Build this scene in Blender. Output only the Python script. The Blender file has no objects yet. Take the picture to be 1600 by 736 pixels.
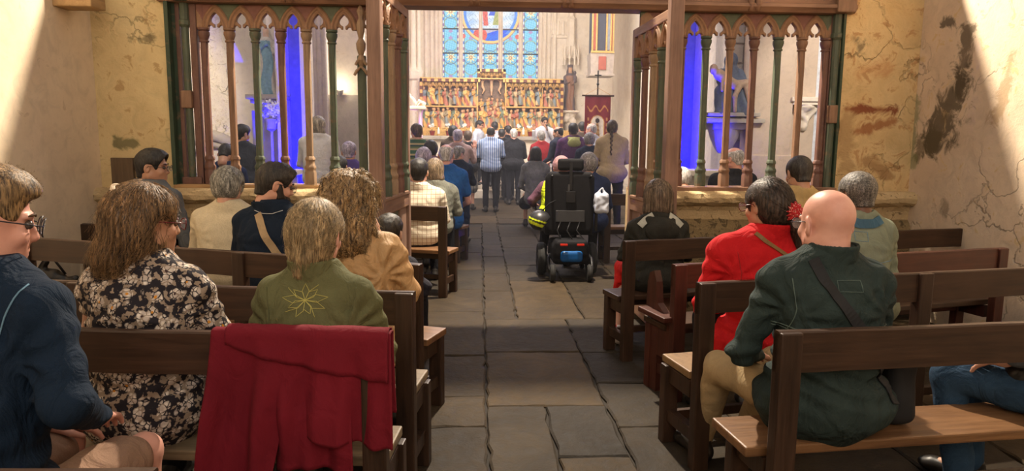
import bpy, bmesh, math, random
import numpy as np
from mathutils import Vector, Matrix
from mathutils.bvhtree import BVHTree

C = bpy.context.scene.collection
SC = bpy.context.scene
PI = math.pi

# ------------------------------------------------------------------ camera
F = 1080.0
YAW = -math.atan(52.0 / 1080.0)
PITCH = math.atan(148.0 / 1080.0)
CAM = Vector((0.0, 0.0, 1.43))
RC = Matrix.Rotation(YAW, 3, 'Z') @ Matrix.Rotation(PI / 2 - PITCH, 3, 'X') @ Matrix.Rotation(0.009, 3, 'Z')
cd = bpy.data.cameras.new('camera')
cam = bpy.data.objects.new('camera', cd)
C.objects.link(cam)
cam.matrix_world = Matrix.Translation(CAM) @ RC.to_4x4()
cd.sensor_width = 36.0
cd.lens = 36.0 * F / 1600.0
cd.clip_start = 0.05
SC.camera = cam
SC.view_settings.view_transform = 'Standard'
SC.view_settings.look = 'None'
SC.view_settings.gamma = 1.0
SC.view_settings.use_curve_mapping = False
SC.view_settings.exposure = 0.15

# ------------------------------------------------------------------ light
W = bpy.data.worlds.new('world')
SC.world = W
W.use_nodes = True
W.node_tree.nodes['Background'].inputs[0].default_value = (1.0, 0.94, 0.87, 1)
W.node_tree.nodes['Background'].inputs[1].default_value = 0.50


def light(name, kind, loc, target, power, color, size=0.3, spot=None, blend=0.3, size_y=None):
    d = bpy.data.lights.new(name, kind)
    d.energy = power
    d.color = color
    if kind == 'AREA':
        d.size = size
        if size_y:
            d.shape = 'RECTANGLE'
            d.size_y = size_y
    else:
        d.shadow_soft_size = size
    if kind == 'SPOT':
        d.spot_size = math.radians(spot)
        d.spot_blend = blend
    o = bpy.data.objects.new(name, d)
    C.objects.link(o)
    o.location = loc
    v = Vector(target) - Vector(loc)
    o.rotation_euler = v.to_track_quat('-Z', 'Y').to_euler()
    return o


# floodlight behind the unseen blocker above the wooden screen, shining down into the nave
light('nave_floodlight', 'SPOT', (0.55, 6.5, 4.75), (0.3, 1.0, 0.6), 2200, (1.0, 0.85, 0.66), 0.07, 150, 0.3)
# added fill from behind the camera, brightens the screens and walls
light('rear_fill_light', 'AREA', (0.3, -2.6, 3.6), (0.3, 5.0, 1.9), 95, (1.0, 0.88, 0.74), 2.6)
# choir floodlights
light('choir_floodlight', 'AREA', (0.33, 12.5, 5.2), (0.33, 21.0, 2.4), 430, (1.0, 0.86, 0.70), 1.6)
light('choir_roof_light', 'AREA', (0.33, 14.5, 6.0), (0.33, 14.0, 0.0), 330, (0.85, 0.86, 1.0), 4.0)
light('chapel_floodlight', 'SPOT', (-5.0, 7.6, 3.9), (-5.2, 11.0, 2.2), 700, (1.0, 0.86, 0.70), .15, 50, .7)
light('chapel_fill_light', 'AREA', (-2.6, 7.4, 4.4), (-2.6, 8.8, 0.0), 34, (1.0, 0.92, 0.82), .5)  # added fill, no known fixture; brightens people behind the left screen
light('chapel_fill_light', 'AREA', (3.4, 7.4, 4.4), (3.4, 8.8, 0.0), 30, (1.0, 0.92, 0.82), .5)  # the same added fill on the right side
light('chapel_floodlight', 'SPOT', (5.4, 7.6, 3.9), (5.4, 11.0, 2.0), 420, (1.0, 0.88, 0.76), .15, 54, .7)

# ------------------------------------------------------------------ points from the photograph's frame


def ray(px, py):
    return RC @ Vector(((px - 800.0) / F, -(py - 368.0) / F, -1.0))


def ptY(px, py, Y):
    d = ray(px, py)
    return CAM + d * ((Y - CAM.y) / d.y)


def ptZ(px, py, Z):
    d = ray(px, py)
    return CAM + d * ((Z - CAM.z) / d.z)


# ------------------------------------------------------------------ scene helpers
def tag(o, label=None, cat=None, group=None, kind=None):
    if label:
        o['label'] = label
    if cat:
        o['category'] = cat
    if group:
        o['group'] = group
    if kind:
        o['kind'] = kind
    return o


def empty(name, loc=(0, 0, 0), rz=0.0, label=None, cat=None, group=None, parent=None):
    o = bpy.data.objects.new(name, None)
    C.objects.link(o)
    o.location = loc
    o.rotation_euler = (0, 0, rz)
    o.empty_display_size = 0.1
    if parent:
        o.parent = parent
    return tag(o, label, cat, group)


class MB:
    """Collects boxes, tubes and lathes and links them as one mesh object."""

    def __init__(self):
        self.v = []
        self.f = []
        self.mi = []

    def add(self, vs, fs, mi=0):
        n = len(self.v)
        self.v += [tuple(v) for v in vs]
        self.f += [tuple(i + n for i in f) for f in fs]
        self.mi += [mi] * len(fs)
        return self

    def box(self, c, s, rz=0.0, mi=0, R=None, bev=0.0):
        hx, hy, hz = s[0] / 2, s[1] / 2, s[2] / 2
        M = R if R is not None else Matrix.Rotation(rz, 3, 'Z')
        c = Vector(c)
        b = min(bev, hx * .45, hy * .45, hz * .45)
        if b <= 0:
            vs = [c + M @ Vector((x * hx, y * hy, z * hz)) for z in (-1, 1) for y in (-1, 1) for x in (-1, 1)]
            fs = [(0, 2, 3, 1), (4, 5, 7, 6), (0, 1, 5, 4), (2, 6, 7, 3), (0, 4, 6, 2), (1, 3, 7, 5)]
            return self.add(vs, fs, mi)
        bm = bmesh.new()
        bmesh.ops.create_cube(bm, size=1.0)
        for v in bm.verts:
            v.co = Vector((v.co.x * hx * 2, v.co.y * hy * 2, v.co.z * hz * 2))
        bmesh.ops.bevel(bm, geom=bm.edges[:], offset=b, segments=2, affect='EDGES', profile=0.6)
        bm.verts.ensure_lookup_table()
        vs = [c + M @ v.co for v in bm.verts]
        fs = [[v.index for v in f.verts] for f in bm.faces]
        bm.free()
        return self.add(vs, fs, mi)

    def tube(self, pts, r, n=10, cap=True, mi=0, flat=1.0):
        pts = [Vector(p) for p in pts]
        rs = r if isinstance(r, (list, tuple)) else [r] * len(pts)
        up = Vector((0, 0, 1))
        vs = []
        px = None
        for i, p in enumerate(pts):
            t = (pts[min(i + 1, len(pts) - 1)] - pts[max(i - 1, 0)])
            if t.length < 1e-9:
                t = Vector((0, 0, 1))
            t.normalize()
            if px is None:
                a = up if abs(t.z) < 0.9 else Vector((1, 0, 0))
                x = a.cross(t).normalized()
            else:
                x = (px - t * px.dot(t)).normalized()
            px = x
            y = t.cross(x)
            for k in range(n):
                a = 2 * PI * k / n
                vs.append(p + (x * math.cos(a) + y * math.sin(a) * flat) * rs[i])
        fs = []
        for i in range(len(pts) - 1):
            for k in range(n):
                k2 = (k + 1) % n
                fs.append((i * n + k, i * n + k2, (i + 1) * n + k2, (i + 1) * n + k))
        if cap:
            fs.append(tuple(range(n - 1, -1, -1)))
            fs.append(tuple((len(pts) - 1) * n + k for k in range(n)))
        return self.add(vs, fs, mi)

    def lathe(self, prof, c=(0, 0, 0), n=16, mi=0, M=None, sy=1.0):
        c = Vector(c)
        vs = []
        for (r, z) in prof:
            for k in range(n):
                a = 2 * PI * k / n
                p = Vector((r * math.cos(a), r * math.sin(a) * sy, z))
                vs.append(c + (M @ p if M is not None else p))
        fs = []
        for i in range(len(prof) - 1):
            for k in range(n):
                k2 = (k + 1) % n
                fs.append((i * n + k, i * n + k2, (i + 1) * n + k2, (i + 1) * n + k))
        fs.append(tuple(range(n - 1, -1, -1)))
        fs.append(tuple((len(prof) - 1) * n + k for k in range(n)))
        return self.add(vs, fs, mi)

    def prism(self, poly, y0, y1, mi=0, M=None):
        """poly in (x,z), extruded along y"""
        n = len(poly)
        vs = [Vector((x, y0, z)) for x, z in poly] + [Vector((x, y1, z)) for x, z in poly]
        if M is not None:
            vs = [M @ v for v in vs]
        fs = [tuple(range(n)), tuple(range(2 * n - 1, n - 1, -1))]
        fs += [(i, i + n, (i + 1) % n + n, (i + 1) % n) for i in range(n)]
        return self.add(vs, fs, mi)

    def build(self, name, mats, parent=None, smooth=False, loc=None):
        me = bpy.data.meshes.new(name)
        me.from_pydata(self.v, [], self.f)
        if not isinstance(mats, (list, tuple)):
            mats = [mats]
        for m in mats:
            me.materials.append(m)
        if len(mats) > 1:
            me.polygons.foreach_set('material_index', self.mi)
        if smooth:
            me.polygons.foreach_set('use_smooth', [True] * len(me.polygons))
        me.update()
        o = bpy.data.objects.new(name, me)
        C.objects.link(o)
        if parent:
            o.parent = parent
        if loc is not None:
            o.location = loc
        if smooth == 'auto':
            try:
                me.set_sharp_from_angle(angle=math.radians(35))
            except Exception:
                pass
        return o


def np_mesh(name, V, Fq, mats, parent=None, smooth=True, mi=None, col=None, face_n=4):
    me = bpy.data.meshes.new(name)
    V = np.asarray(V, dtype=np.float32)
    Fq = np.asarray(Fq, dtype=np.int32)
    me.vertices.add(len(V))
    me.vertices.foreach_set('co', V.ravel())
    me.loops.add(Fq.size)
    me.loops.foreach_set('vertex_index', Fq.ravel())
    me.polygons.add(len(Fq))
    me.polygons.foreach_set('loop_start', np.arange(0, Fq.size, face_n, dtype=np.int32))
    if not isinstance(mats, (list, tuple)):
        mats = [mats]
    for m in mats:
        me.materials.append(m)
    if mi is not None:
        me.polygons.foreach_set('material_index', np.asarray(mi, dtype=np.int32))
    if smooth:
        me.polygons.foreach_set('use_smooth', np.ones(len(Fq), dtype=bool))
    if col is not None:
        ca = me.color_attributes.new('Col', 'FLOAT_COLOR', 'POINT')
        c4 = np.ones((len(V), 4), dtype=np.float32)
        c4[:, :3] = col
        ca.data.foreach_set('color', c4.ravel())
    me.update(calc_edges=True)
    me.validate()
    o = bpy.data.objects.new(name, me)
    C.objects.link(o)
    if parent:
        o.parent = parent
    return o


def copy_tree(o, parent=None):
    c = o.copy()
    C.objects.link(c)
    if parent:
        c.parent = parent
    for ch in list(o.children):
        copy_tree(ch, c)
    return c


# ------------------------------------------------------------------ implicit surfaces on a grid
class Grid:
    def __init__(self, lo, hi, h):
        self.h = h
        self.lo = np.array(lo, dtype=np.float64)
        self.n = np.maximum(((np.array(hi) - self.lo) / h).astype(int) + 2, 4)
        self.ax = [(self.lo[i] + h * np.arange(self.n[i])).astype(np.float32) for i in range(3)]
        self.D = np.full(tuple(self.n), 0.5, dtype=np.float32)

    def sl(self, lo, hi):
        r = []
        for i in range(3):
            a = int(math.floor((lo[i] - self.lo[i]) / self.h))
            b = int(math.ceil((hi[i] - self.lo[i]) / self.h)) + 1
            a = max(0, min(a, self.n[i]))
            b = max(a, min(b, self.n[i]))
            r.append(slice(a, b))
        return tuple(r)

    def pts(self, s):
        return (self.ax[0][s[0]][:, None, None], self.ax[1][s[1]][None, :, None], self.ax[2][s[2]][None, None, :])

    def comb(self, s, d, k, op):
        A = self.D[s]
        if A.size == 0:
            return
        if op == '+':
            if k > 0:
                h = np.maximum(k - np.abs(A - d), 0) / k
                R = np.minimum(A, d) - h * h * k * 0.25
            else:
                R = np.minimum(A, d)
        elif op == '-':
            d = -d
            if k > 0:
                h = np.maximum(k - np.abs(A - d), 0) / k
                R = np.maximum(A, d) + h * h * k * 0.25
            else:
                R = np.maximum(A, d)
        self.D[s] = R

    def cone(self, a, b, r1, r2, k=0.02, op='+', flat=None):
        a = np.array(a, dtype=np.float64)
        b = np.array(b, dtype=np.float64)
        m = max(r1, r2) + k + 4 * self.h
        s = self.sl(np.minimum(a, b) - m, np.maximum(a, b) + m)
        X, Y, Z = self.pts(s)
        ba = b - a
        L = float(ba @ ba) + 1e-12
        t = np.clip(((X - a[0]) * ba[0] + (Y - a[1]) * ba[1] + (Z - a[2]) * ba[2]) / L, 0, 1)
        d = np.sqrt((X - a[0] - t * ba[0]) ** 2 + (Y - a[1] - t * ba[1]) ** 2 + (Z - a[2] - t * ba[2]) ** 2) - (r1 + (r2 - r1) * t)
        self.comb(s, d.astype(np.float32), k, op)
        return self

    def ell(self, c, r, k=0.02, op='+', R=None):
        c = np.array(c, dtype=np.float64)
        r = np.array(r, dtype=np.float64)
        ext = r if R is None else np.array([max(r)] * 3)
        m = k + 4 * self.h
        s = self.sl(c - ext - m, c + ext + m)
        X, Y, Z = self.pts(s)
        X, Y, Z = X - c[0], Y - c[1], Z - c[2]
        if R is not None:
            Q = np.array(R.transposed())
            X, Y, Z = (Q[0][0] * X + Q[0][1] * Y + Q[0][2] * Z, Q[1][0] * X + Q[1][1] * Y + Q[1][2] * Z, Q[2][0] * X + Q[2][1] * Y + Q[2][2] * Z)
        k0 = np.sqrt((X / r[0]) ** 2 + (Y / r[1]) ** 2 + (Z / r[2]) ** 2)
        k1 = np.sqrt((X / r[0] ** 2) ** 2 + (Y / r[1] ** 2) ** 2 + (Z / r[2] ** 2) ** 2) + 1e-9
        d = k0 * (k0 - 1.0) / k1
        d = np.where(k0 < 1e-4, -float(min(r)), d)
        self.comb(s, d.astype(np.float32), k, op)
        return self

    def box(self, c, hs, rr=0.0, k=0.0, op='+', R=None):
        c = np.array(c, dtype=np.float64)
        hs = np.array(hs, dtype=np.float64)
        e = np.array([float(np.linalg.norm(hs))] * 3) if R is not None else hs
        m = k + 4 * self.h
        s = self.sl(c - e - m, c + e + m)
        X, Y, Z = self.pts(s)
        X, Y, Z = X - c[0], Y - c[1], Z - c[2]
        if R is not None:
            Q = np.array(R.transposed())
            X, Y, Z = (Q[0][0] * X + Q[0][1] * Y + Q[0][2] * Z, Q[1][0] * X + Q[1][1] * Y + Q[1][2] * Z, Q[2][0] * X + Q[2][1] * Y + Q[2][2] * Z)
        qx, qy, qz = np.abs(X) - hs[0] + rr, np.abs(Y) - hs[1] + rr, np.abs(Z) - hs[2] + rr
        d = np.sqrt(np.maximum(qx, 0) ** 2 + np.maximum(qy, 0) ** 2 + np.maximum(qz, 0) ** 2) + np.minimum(np.maximum(qx, np.maximum(qy, qz)), 0) - rr
        self.comb(s, d.astype(np.float32), k, op)
        return self

    def torso(self, zs, ws, ds, xs, ys, k=0.04, p=2.4, infl=0.0):
        """stack of superelliptic sections along z; xs, ys are the centre line"""
        zz = self.ax[2].astype(np.float64)
        zs = np.array(zs)

        def sm(a):
            f = np.linspace(zs[0] - .1, zs[-1] + .1, 240)
            g = np.interp(f, zs, a)
            kk = np.exp(-np.linspace(-2, 2, 15) ** 2)
            kk /= kk.sum()
            g = np.convolve(np.pad(g, 7, mode='edge'), kk, 'valid')
            return np.interp(zz, f, g).astype(np.float32)[None, None, :]
        w, d_, cx, cy = sm(np.array(ws) + infl), sm(np.array(ds) + infl), sm(xs), sm(ys)
        X = self.ax[0][:, None, None]
        Y = self.ax[1][None, :, None]
        q = (np.abs((X - cx) / w) ** p + np.abs((Y - cy) / d_) ** p) ** (1.0 / p)
        d = (q - 1.0) * np.minimum(w, d_) * 0.9
        top = (self.ax[2] - (zs[-1] + infl))[None, None, :]
        bot = ((zs[0] - infl) - self.ax[2])[None, None, :]
        e = np.maximum(top, bot)
        kk = 0.05
        h = np.maximum(kk - np.abs(d - e), 0) / kk
        d = np.maximum(d, e) + h * h * kk * .25
        self.comb((slice(None),) * 3, d.astype(np.float32), k, '+')
        return self

    def disp(self, fn, band=0.05):
        X, Y, Z = np.meshgrid(*self.ax, indexing='ij', sparse=True)
        self.D = self.D + fn(X, Y, Z).astype(np.float32)
        return self

    def mesh(self, smooth=0):
        D = self.D
        lo = self.lo
        h = self.h
        # keep the border outside
        D[0] = D[-1] = 0.1
        D[:, 0] = D[:, -1] = 0.1
        D[:, :, 0] = D[:, :, -1] = 0.1
        S = D < 0
        nx, ny, nz = S.shape
        cnt = np.zeros((nx - 1, ny - 1, nz - 1), dtype=np.int8)
        off = [(i, j, k) for i in (0, 1) for j in (0, 1) for k in (0, 1)]
        for (i, j, k) in off:
            cnt += S[i:nx - 1 + i, j:ny - 1 + j, k:nz - 1 + k]
        act = (cnt > 0) & (cnt < 8)
        idx = np.argwhere(act)
        if len(idx) == 0:
            return np.zeros((0, 3)), np.zeros((0, 4), dtype=int)
        V = np.stack([D[idx[:, 0] + i, idx[:, 1] + j, idx[:, 2] + k] for (i, j, k) in off], 1)
        acc = np.zeros((len(idx), 3))
        num = np.zeros(len(idx))
        offa = np.array(off, dtype=np.float64)
        for a in range(8):
            for b in range(a + 1, 8):
                if np.abs(offa[a] - offa[b]).sum() != 1:
                    continue
                va, vb = V[:, a], V[:, b]
                m = (va < 0) != (vb < 0)
                t = va[m] / (va[m] - vb[m])
                acc[m] += offa[a] + (offa[b] - offa[a]) * t[:, None]
                num[m] += 1
        P = lo + h * (idx + acc / num[:, None])
        ids = np.full(act.shape, -1, dtype=np.int64)
        ids[tuple(idx.T)] = np.arange(len(idx))
        faces = []
        for ax in range(3):
            sl0 = [slice(1, -1)] * 3
            sl1 = [slice(1, -1)] * 3
            sl0[ax] = slice(0, -1)
            sl1[ax] = slice(1, None)
            A = S[tuple(sl0)]
            B = S[tuple(sl1)]
            e = np.argwhere(A != B)
            if len(e) == 0:
                continue
            ain = A[tuple(e.T)]
            base = e.copy()
            for q in range(3):
                if q != ax:
                    base[:, q] += 1
            u, v = [(1, 2), (2, 0), (0, 1)][ax]

            def cid(du, dv):
                c = base.copy()
                c[:, u] -= du
                c[:, v] -= dv
                return ids[tuple(c.T)]
            q = np.stack([cid(1, 1), cid(0, 1), cid(0, 0), cid(1, 0)], 1)
            q[~ain] = q[~ain][:, ::-1]
            faces.append(q)
        Fq = np.concatenate(faces)
        Fq = Fq[(Fq >= 0).all(1)]
        for _ in range(smooth):
            s = np.zeros_like(P)
            n = np.zeros(len(P))
            for a in range(4):
                i, j = Fq[:, a], Fq[:, (a + 1) % 4]
                np.add.at(s, i, P[j])
                np.add.at(n, i, 1)
                np.add.at(s, j, P[i])
                np.add.at(n, j, 1)
            P = P * .5 + .5 * s / np.maximum(n, 1)[:, None]
        return P, Fq


def wob(X, Y, Z, f, s=0.0):
    """cheap smooth noise in about -1..1"""
    return (np.sin(f * (X * 1.0 + 0.6 * Y) + 1.3 + s + 1.7 * np.sin(f * .6 * Z + s)) * np.sin(f * (0.9 * Z - 0.4 * X) + 2.1 + s + 1.5 * np.sin(f * .7 * X)) + np.sin(f * (1.1 * Y + 0.5 * Z) + .7 * s + 1.6 * np.sin(f * .8 * X + .5))) * 0.5
# ------------------------------------------------------------------ materials
class NT:
    def __init__(self, name):
        self.m = bpy.data.materials.new(name)
        self.m.use_nodes = True
        self.t = self.m.node_tree
        self.b = self.t.nodes['Principled BSDF']

    def n(self, typ, **kw):
        nd = self.t.nodes.new(typ)
        for k, v in kw.items():
            if k.startswith('i_'):
                nd.inputs[k[2:].replace('_', ' ')].default_value = v
            else:
                setattr(nd, k, v)
        return nd

    def l(self, a, b):
        self.t.links.new(a, b)

    def coord(self, kind='Object', scale=(1, 1, 1), rot=(0, 0, 0)):
        tc = self.n('ShaderNodeTexCoord')
        mp = self.n('ShaderNodeMapping')
        mp.inputs['Scale'].default_value = scale
        mp.inputs['Rotation'].default_value = rot
        self.l(tc.outputs[kind], mp.inputs[0])
        return mp.outputs[0]

    def noise(self, co, scale, detail=4, rough=.55, dist=0.0):
        nd = self.n('ShaderNodeTexNoise')
        nd.inputs['Scale'].default_value = scale
        nd.inputs['Detail'].default_value = detail
        nd.inputs['Roughness'].default_value = rough
        nd.inputs['Distortion'].default_value = dist
        if co is not None:
            self.l(co, nd.inputs['Vector'])
        return nd.outputs['Fac']

    def vor(self, co, scale, feature='F1', rnd=1.0, out='Distance'):
        nd = self.n('ShaderNodeTexVoronoi', feature=feature)
        nd.inputs['Scale'].default_value = scale
        nd.inputs['Randomness'].default_value = rnd
        if co is not None:
            self.l(co, nd.inputs['Vector'])
        return nd.outputs[out]

    def ramp(self, fac, stops, interp='LINEAR'):
        nd = self.n('ShaderNodeValToRGB')
        cr = nd.color_ramp
        cr.interpolation = interp
        while len(cr.elements) > 1:
            cr.elements.remove(cr.elements[0])
        for i, (p, c) in enumerate(stops):
            e = cr.elements[0] if i == 0 else cr.elements.new(p)
            e.position = p
            if not isinstance(c, (tuple, list)):
                c = (c, c, c)
            e.color = (c[0], c[1], c[2], 1)
        self.l(fac, nd.inputs[0])
        return nd.outputs[0]

    def mix(self, fac, a, b, mode='MIX'):
        nd = self.n('ShaderNodeMix', data_type='RGBA', blend_type=mode)
        for sock, v in ((nd.inputs[0], fac), (nd.inputs[6], a), (nd.inputs[7], b)):
            if isinstance(v, (int, float)):
                sock.default_value = v
            elif isinstance(v, (tuple, list)):
                sock.default_value = (v[0], v[1], v[2], 1)
            else:
                self.l(v, sock)
        return nd.outputs[2]

    def math(self, op, a, b=None, c=None, clamp=False):
        nd = self.n('ShaderNodeMath', operation=op)
        nd.use_clamp = clamp
        for i, v in enumerate((a, b, c)):
            if v is None:
                continue
            if isinstance(v, (int, float)):
                nd.inputs[i].default_value = v
            else:
                self.l(v, nd.inputs[i])
        return nd.outputs[0]

    def sep(self, co):
        nd = self.n('ShaderNodeSeparateXYZ')
        self.l(co, nd.inputs[0])
        return nd.outputs

    def bump(self, h, strength=.3, dist=.01):
        nd = self.n('ShaderNodeBump')
        nd.inputs['Strength'].default_value = strength
        nd.inputs['Distance'].default_value = dist
        self.l(h, nd.inputs['Height'])
        self.l(nd.outputs[0], self.b.inputs['Normal'])

    def fin(self, color=None, rough=None, metal=None, spec=None, sheen=None):
        for key, v in (('Base Color', color), ('Roughness', rough), ('Metallic', metal), ('Specular IOR Level', spec)):
            if v is None:
                continue
            s = self.b.inputs[key]
            if isinstance(v, (int, float)):
                s.default_value = v
            elif isinstance(v, (tuple, list)):
                s.default_value = (v[0], v[1], v[2], 1)
            else:
                self.l(v, s)
        if sheen:
            self.b.inputs['Sheen Weight'].default_value = sheen
            self.b.inputs['Sheen Roughness'].default_value = .5
        return self.m


def s2l(c):
    return tuple(((v / 255.0) / 12.92 if v / 255.0 <= .04045 else ((v / 255.0 + .055) / 1.055) ** 2.4) for v in c)


def mul(c, k):
    return tuple(min(1, v * k) for v in c)


MC = {}


def wood(name, c1, c2, axis='X', rough=.55, scale=1.0, bump=.25):
    key = ('wood', name)
    if key in MC:
        return MC[key]
    a = NT(name)
    sc = {'X': (.6, 9, 9), 'Y': (9, .6, 9), 'Z': (9, 9, .6)}[axis]
    co = a.coord('Object', tuple(v * scale for v in sc))
    n1 = a.noise(co, 3.0, 6, .6, .6)
    n2 = a.noise(co, 14.0, 3, .6)
    n3 = a.noise(a.coord('Object'), 2.3, 3)
    base = a.ramp(n1, [(.3, c1), (.7, c2)])
    base = a.mix(a.ramp(n3, [(.35, 0.0), (.7, 1.0)]), base, mul(c1, .6), 'MIX') if False else base
    base = a.mix(.45, base, a.ramp(n2, [(.3, .35), (.75, 1.0)]), 'MULTIPLY')
    base = a.mix(a.math('MULTIPLY', a.ramp(n3, [(.4, 0.0), (.72, 1.0)]), .45), base, mul(c2, 1.35))
    a.bump(n1, bump, .004)
    MC[key] = a.fin(base, a.ramp(n2, [(.2, rough - .12), (.8, rough + .15)]), spec=.35)
    return MC[key]


def paint_wood(name, c, worn=(.20, .12, .07)):
    key = ('pw', name)
    if key in MC:
        return MC[key]
    a = NT(name)
    co = a.coord('Object', (7, 7, 1.0))
    n1 = a.noise(co, 4.0, 5, .65, .4)
    n2 = a.noise(a.coord('Object'), 16.0, 4, .6)
    base = a.ramp(n1, [(.25, mul(c, .62)), (.55, c), (.85, mul(c, 1.35))])
    base = a.mix(a.ramp(n2, [(.56, 0.0), (.74, .75)]), base, worn)
    a.bump(n2, .25, .003)
    MC[key] = a.fin(base, .55, spec=.35)
    return MC[key]


def plain(name, c, rough=.6, metal=0.0, spec=.4, var=.15, nscale=12.0, bump=.1):
    key = ('plain', name)
    if key in MC:
        return MC[key]
    a = NT(name)
    n = a.noise(a.coord('Object'), nscale, 4)
    base = a.ramp(n, [(.3, mul(c, 1 - var)), (.7, mul(c, 1 + var))])
    if bump:
        a.bump(n, bump, .004)
    MC[key] = a.fin(base, rough, metal, spec)
    return MC[key]


def fabric(name, c, var=.18, weave=450, rough=.85, sheen=.0, fold=.35):
    key = ('fab', name)
    if key in MC:
        return MC[key]
    a = NT(name)
    co = a.coord('Object')
    n = a.noise(co, 5.0, 4, .6)
    w = a.noise(co, weave, 2)
    f = a.noise(a.coord('Object', (1, 1, .6)), 12.0, 4, .5, 1.3)
    base = a.ramp(n, [(.3, mul(c, 1 - var)), (.72, mul(c, 1 + var))])
    base = a.mix(.35, base, a.ramp(w, [(.25, .55), (.75, 1.25)]), 'MULTIPLY')
    h = a.math('ADD', a.math('MULTIPLY', f, 1.0), a.math('MULTIPLY', w, .05))
    a.bump(h, min(1.0, fold * 1.5), .035)
    MC[key] = a.fin(base, rough, spec=.2, sheen=sheen)
    return MC[key]


def skin(name, c):
    key = ('skin', name)
    if key in MC:
        return MC[key]
    a = NT(name)
    co = a.coord('Object')
    n = a.noise(co, 14.0, 4)
    n2 = a.noise(co, 160.0, 3)
    base = a.ramp(n, [(.3, (c[0] * .92, c[1] * .80, c[2] * .76)), (.7, mul(c, 1.06))])
    a.bump(n2, .12, .0015)
    a.b.inputs['Subsurface Weight'].default_value = .0
    MC[key] = a.fin(base, .46, spec=.4)
    return MC[key]


def hairmat(name, c1, c2, dirz=.12, scale=240.0, rough=.5, bump=.5):
    key = ('hair', name)
    if key in MC:
        return MC[key]
    a = NT(name)
    co = a.coord('Object', (1, 1, dirz))
    n = a.noise(co, scale, 3, .6, .3)
    n2 = a.noise(a.coord('Object', (1, 1, .35)), 22.0, 3)
    base = a.ramp(n, [(.38, mul(c1, .7)), (.62, c2)])
    n3 = a.noise(a.coord('Object', (1, 1, .10)), 70.0, 2)
    base = a.mix(.8, base, a.ramp(n3, [(.3, .35), (.55, 1.0), (.72, 1.9)]), 'MULTIPLY')
    base = a.mix(.6, base, a.ramp(n2, [(.3, .5), (.7, 1.25)]), 'MULTIPLY')
    a.bump(n, bump, .004)
    MC[key] = a.fin(base, rough, spec=.45)
    return MC[key]


def attr_mat(name, rough=.7, emit=0.0, bump=0.0, metal=0.0, ns=30):
    key = ('attr', name)
    if key in MC:
        return MC[key]
    a = NT(name)
    at = a.n('ShaderNodeAttribute', attribute_name='Col')
    if emit:
        a.l(at.outputs['Color'], a.b.inputs['Emission Color'])
        a.b.inputs['Emission Strength'].default_value = emit
        MC[key] = a.fin((.02, .02, .02), .9, spec=0.0)
        return MC[key]
    n = a.noise(a.coord('Object'), ns, 4)
    base = a.mix(.5, at.outputs['Color'], a.ramp(n, [(.25, .6), (.75, 1.3)]), 'MULTIPLY')
    if bump:
        a.bump(n, bump, .004)
    MC[key] = a.fin(base, rough, metal)
    return MC[key]


def floral():
    a = NT('floral_print')
    co = a.coord('Object')
    nd = a.n('ShaderNodeTexNoise')
    nd.inputs['Scale'].default_value = 30
    a.l(co, nd.inputs['Vector'])
    dco = a.n('ShaderNodeVectorMath', operation='MULTIPLY_ADD')
    a.l(nd.outputs['Color'], dco.inputs[0])
    dco.inputs[1].default_value = (.016, .016, .016)
    a.l(co, dco.inputs[2])
    cc = dco.outputs[0]
    d1 = a.vor(cc, 24.0, 'F1', .75)
    d2 = a.vor(cc, 62.0, 'F1', .9)
    e2 = a.vor(cc, 58.0, 'DISTANCE_TO_EDGE', .9)
    flower = a.ramp(d1, [(0.0, 1.0), (.42, 1.0), (.50, 0.0)])
    centre = a.ramp(d1, [(0.0, 1.0), (.10, 1.0), (.14, 0.0)])
    pet = a.ramp(e2, [(0.0, 0.0), (.05, 0.0), (.11, 1.0)])
    leaf = a.ramp(a.noise(cc, 46, 2), [(.52, 0.0), (.56, 1.0)])
    bg = a.mix(leaf, (.020, .017, .022), (.30, .23, .17))
    c1 = a.mix(a.ramp(d2, [(.2, 0.0), (.6, 1.0)]), (.78, .70, .60), (.50, .42, .36))
    pm = a.math('MULTIPLY', flower, pet)
    base = a.mix(pm, bg, c1)
    col = a.vor(cc, 24.0, 'F1', .75, 'Color')
    sx = a.sep(col)
    oc = a.mix(a.ramp(sx[0], [(.48, 0.0), (.5, 1.0)]), (.62, .26, .03), (.06, .03, .03))
    base = a.mix(centre, base, oc)
    a.bump(a.noise(a.coord('Object', (1, 1, .5)), 12, 3, .5, .8), .4, .02)
    return a.fin(base, .8, spec=.2)


def checkmat(name, base_c, line_c, f=22.0, w=.14, line2=None):
    a = NT(name)
    co = a.sep(a.coord('Object'))
    fx = a.math('FRACT', a.math('MULTIPLY', co[0], f))
    fz = a.math('FRACT', a.math('MULTIPLY', co[2], f))
    gx = a.math('LESS_THAN', fx, w)
    base = a.mix(gx, base_c, line_c)
    if line2 != 'none':
        gz = a.math('LESS_THAN', fz, w)
        base = a.mix(gz, base, line2 or line_c)
    a.bump(a.noise(a.coord('Object', (1, 1, .5)), 12, 3, .5, .8), .4, .02)
    return a.fin(base, .8, spec=.2)


def stripemat(name, cols, f):
    a = NT(name)
    co = a.sep(a.coord('Object'))
    fz = a.math('FRACT', a.math('MULTIPLY', co[2], f))
    n = len(cols)
    base = a.ramp(fz, [(i / n, c) for i, c in enumerate(cols)], 'CONSTANT')
    return a.fin(base, .85, spec=.2)


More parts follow.
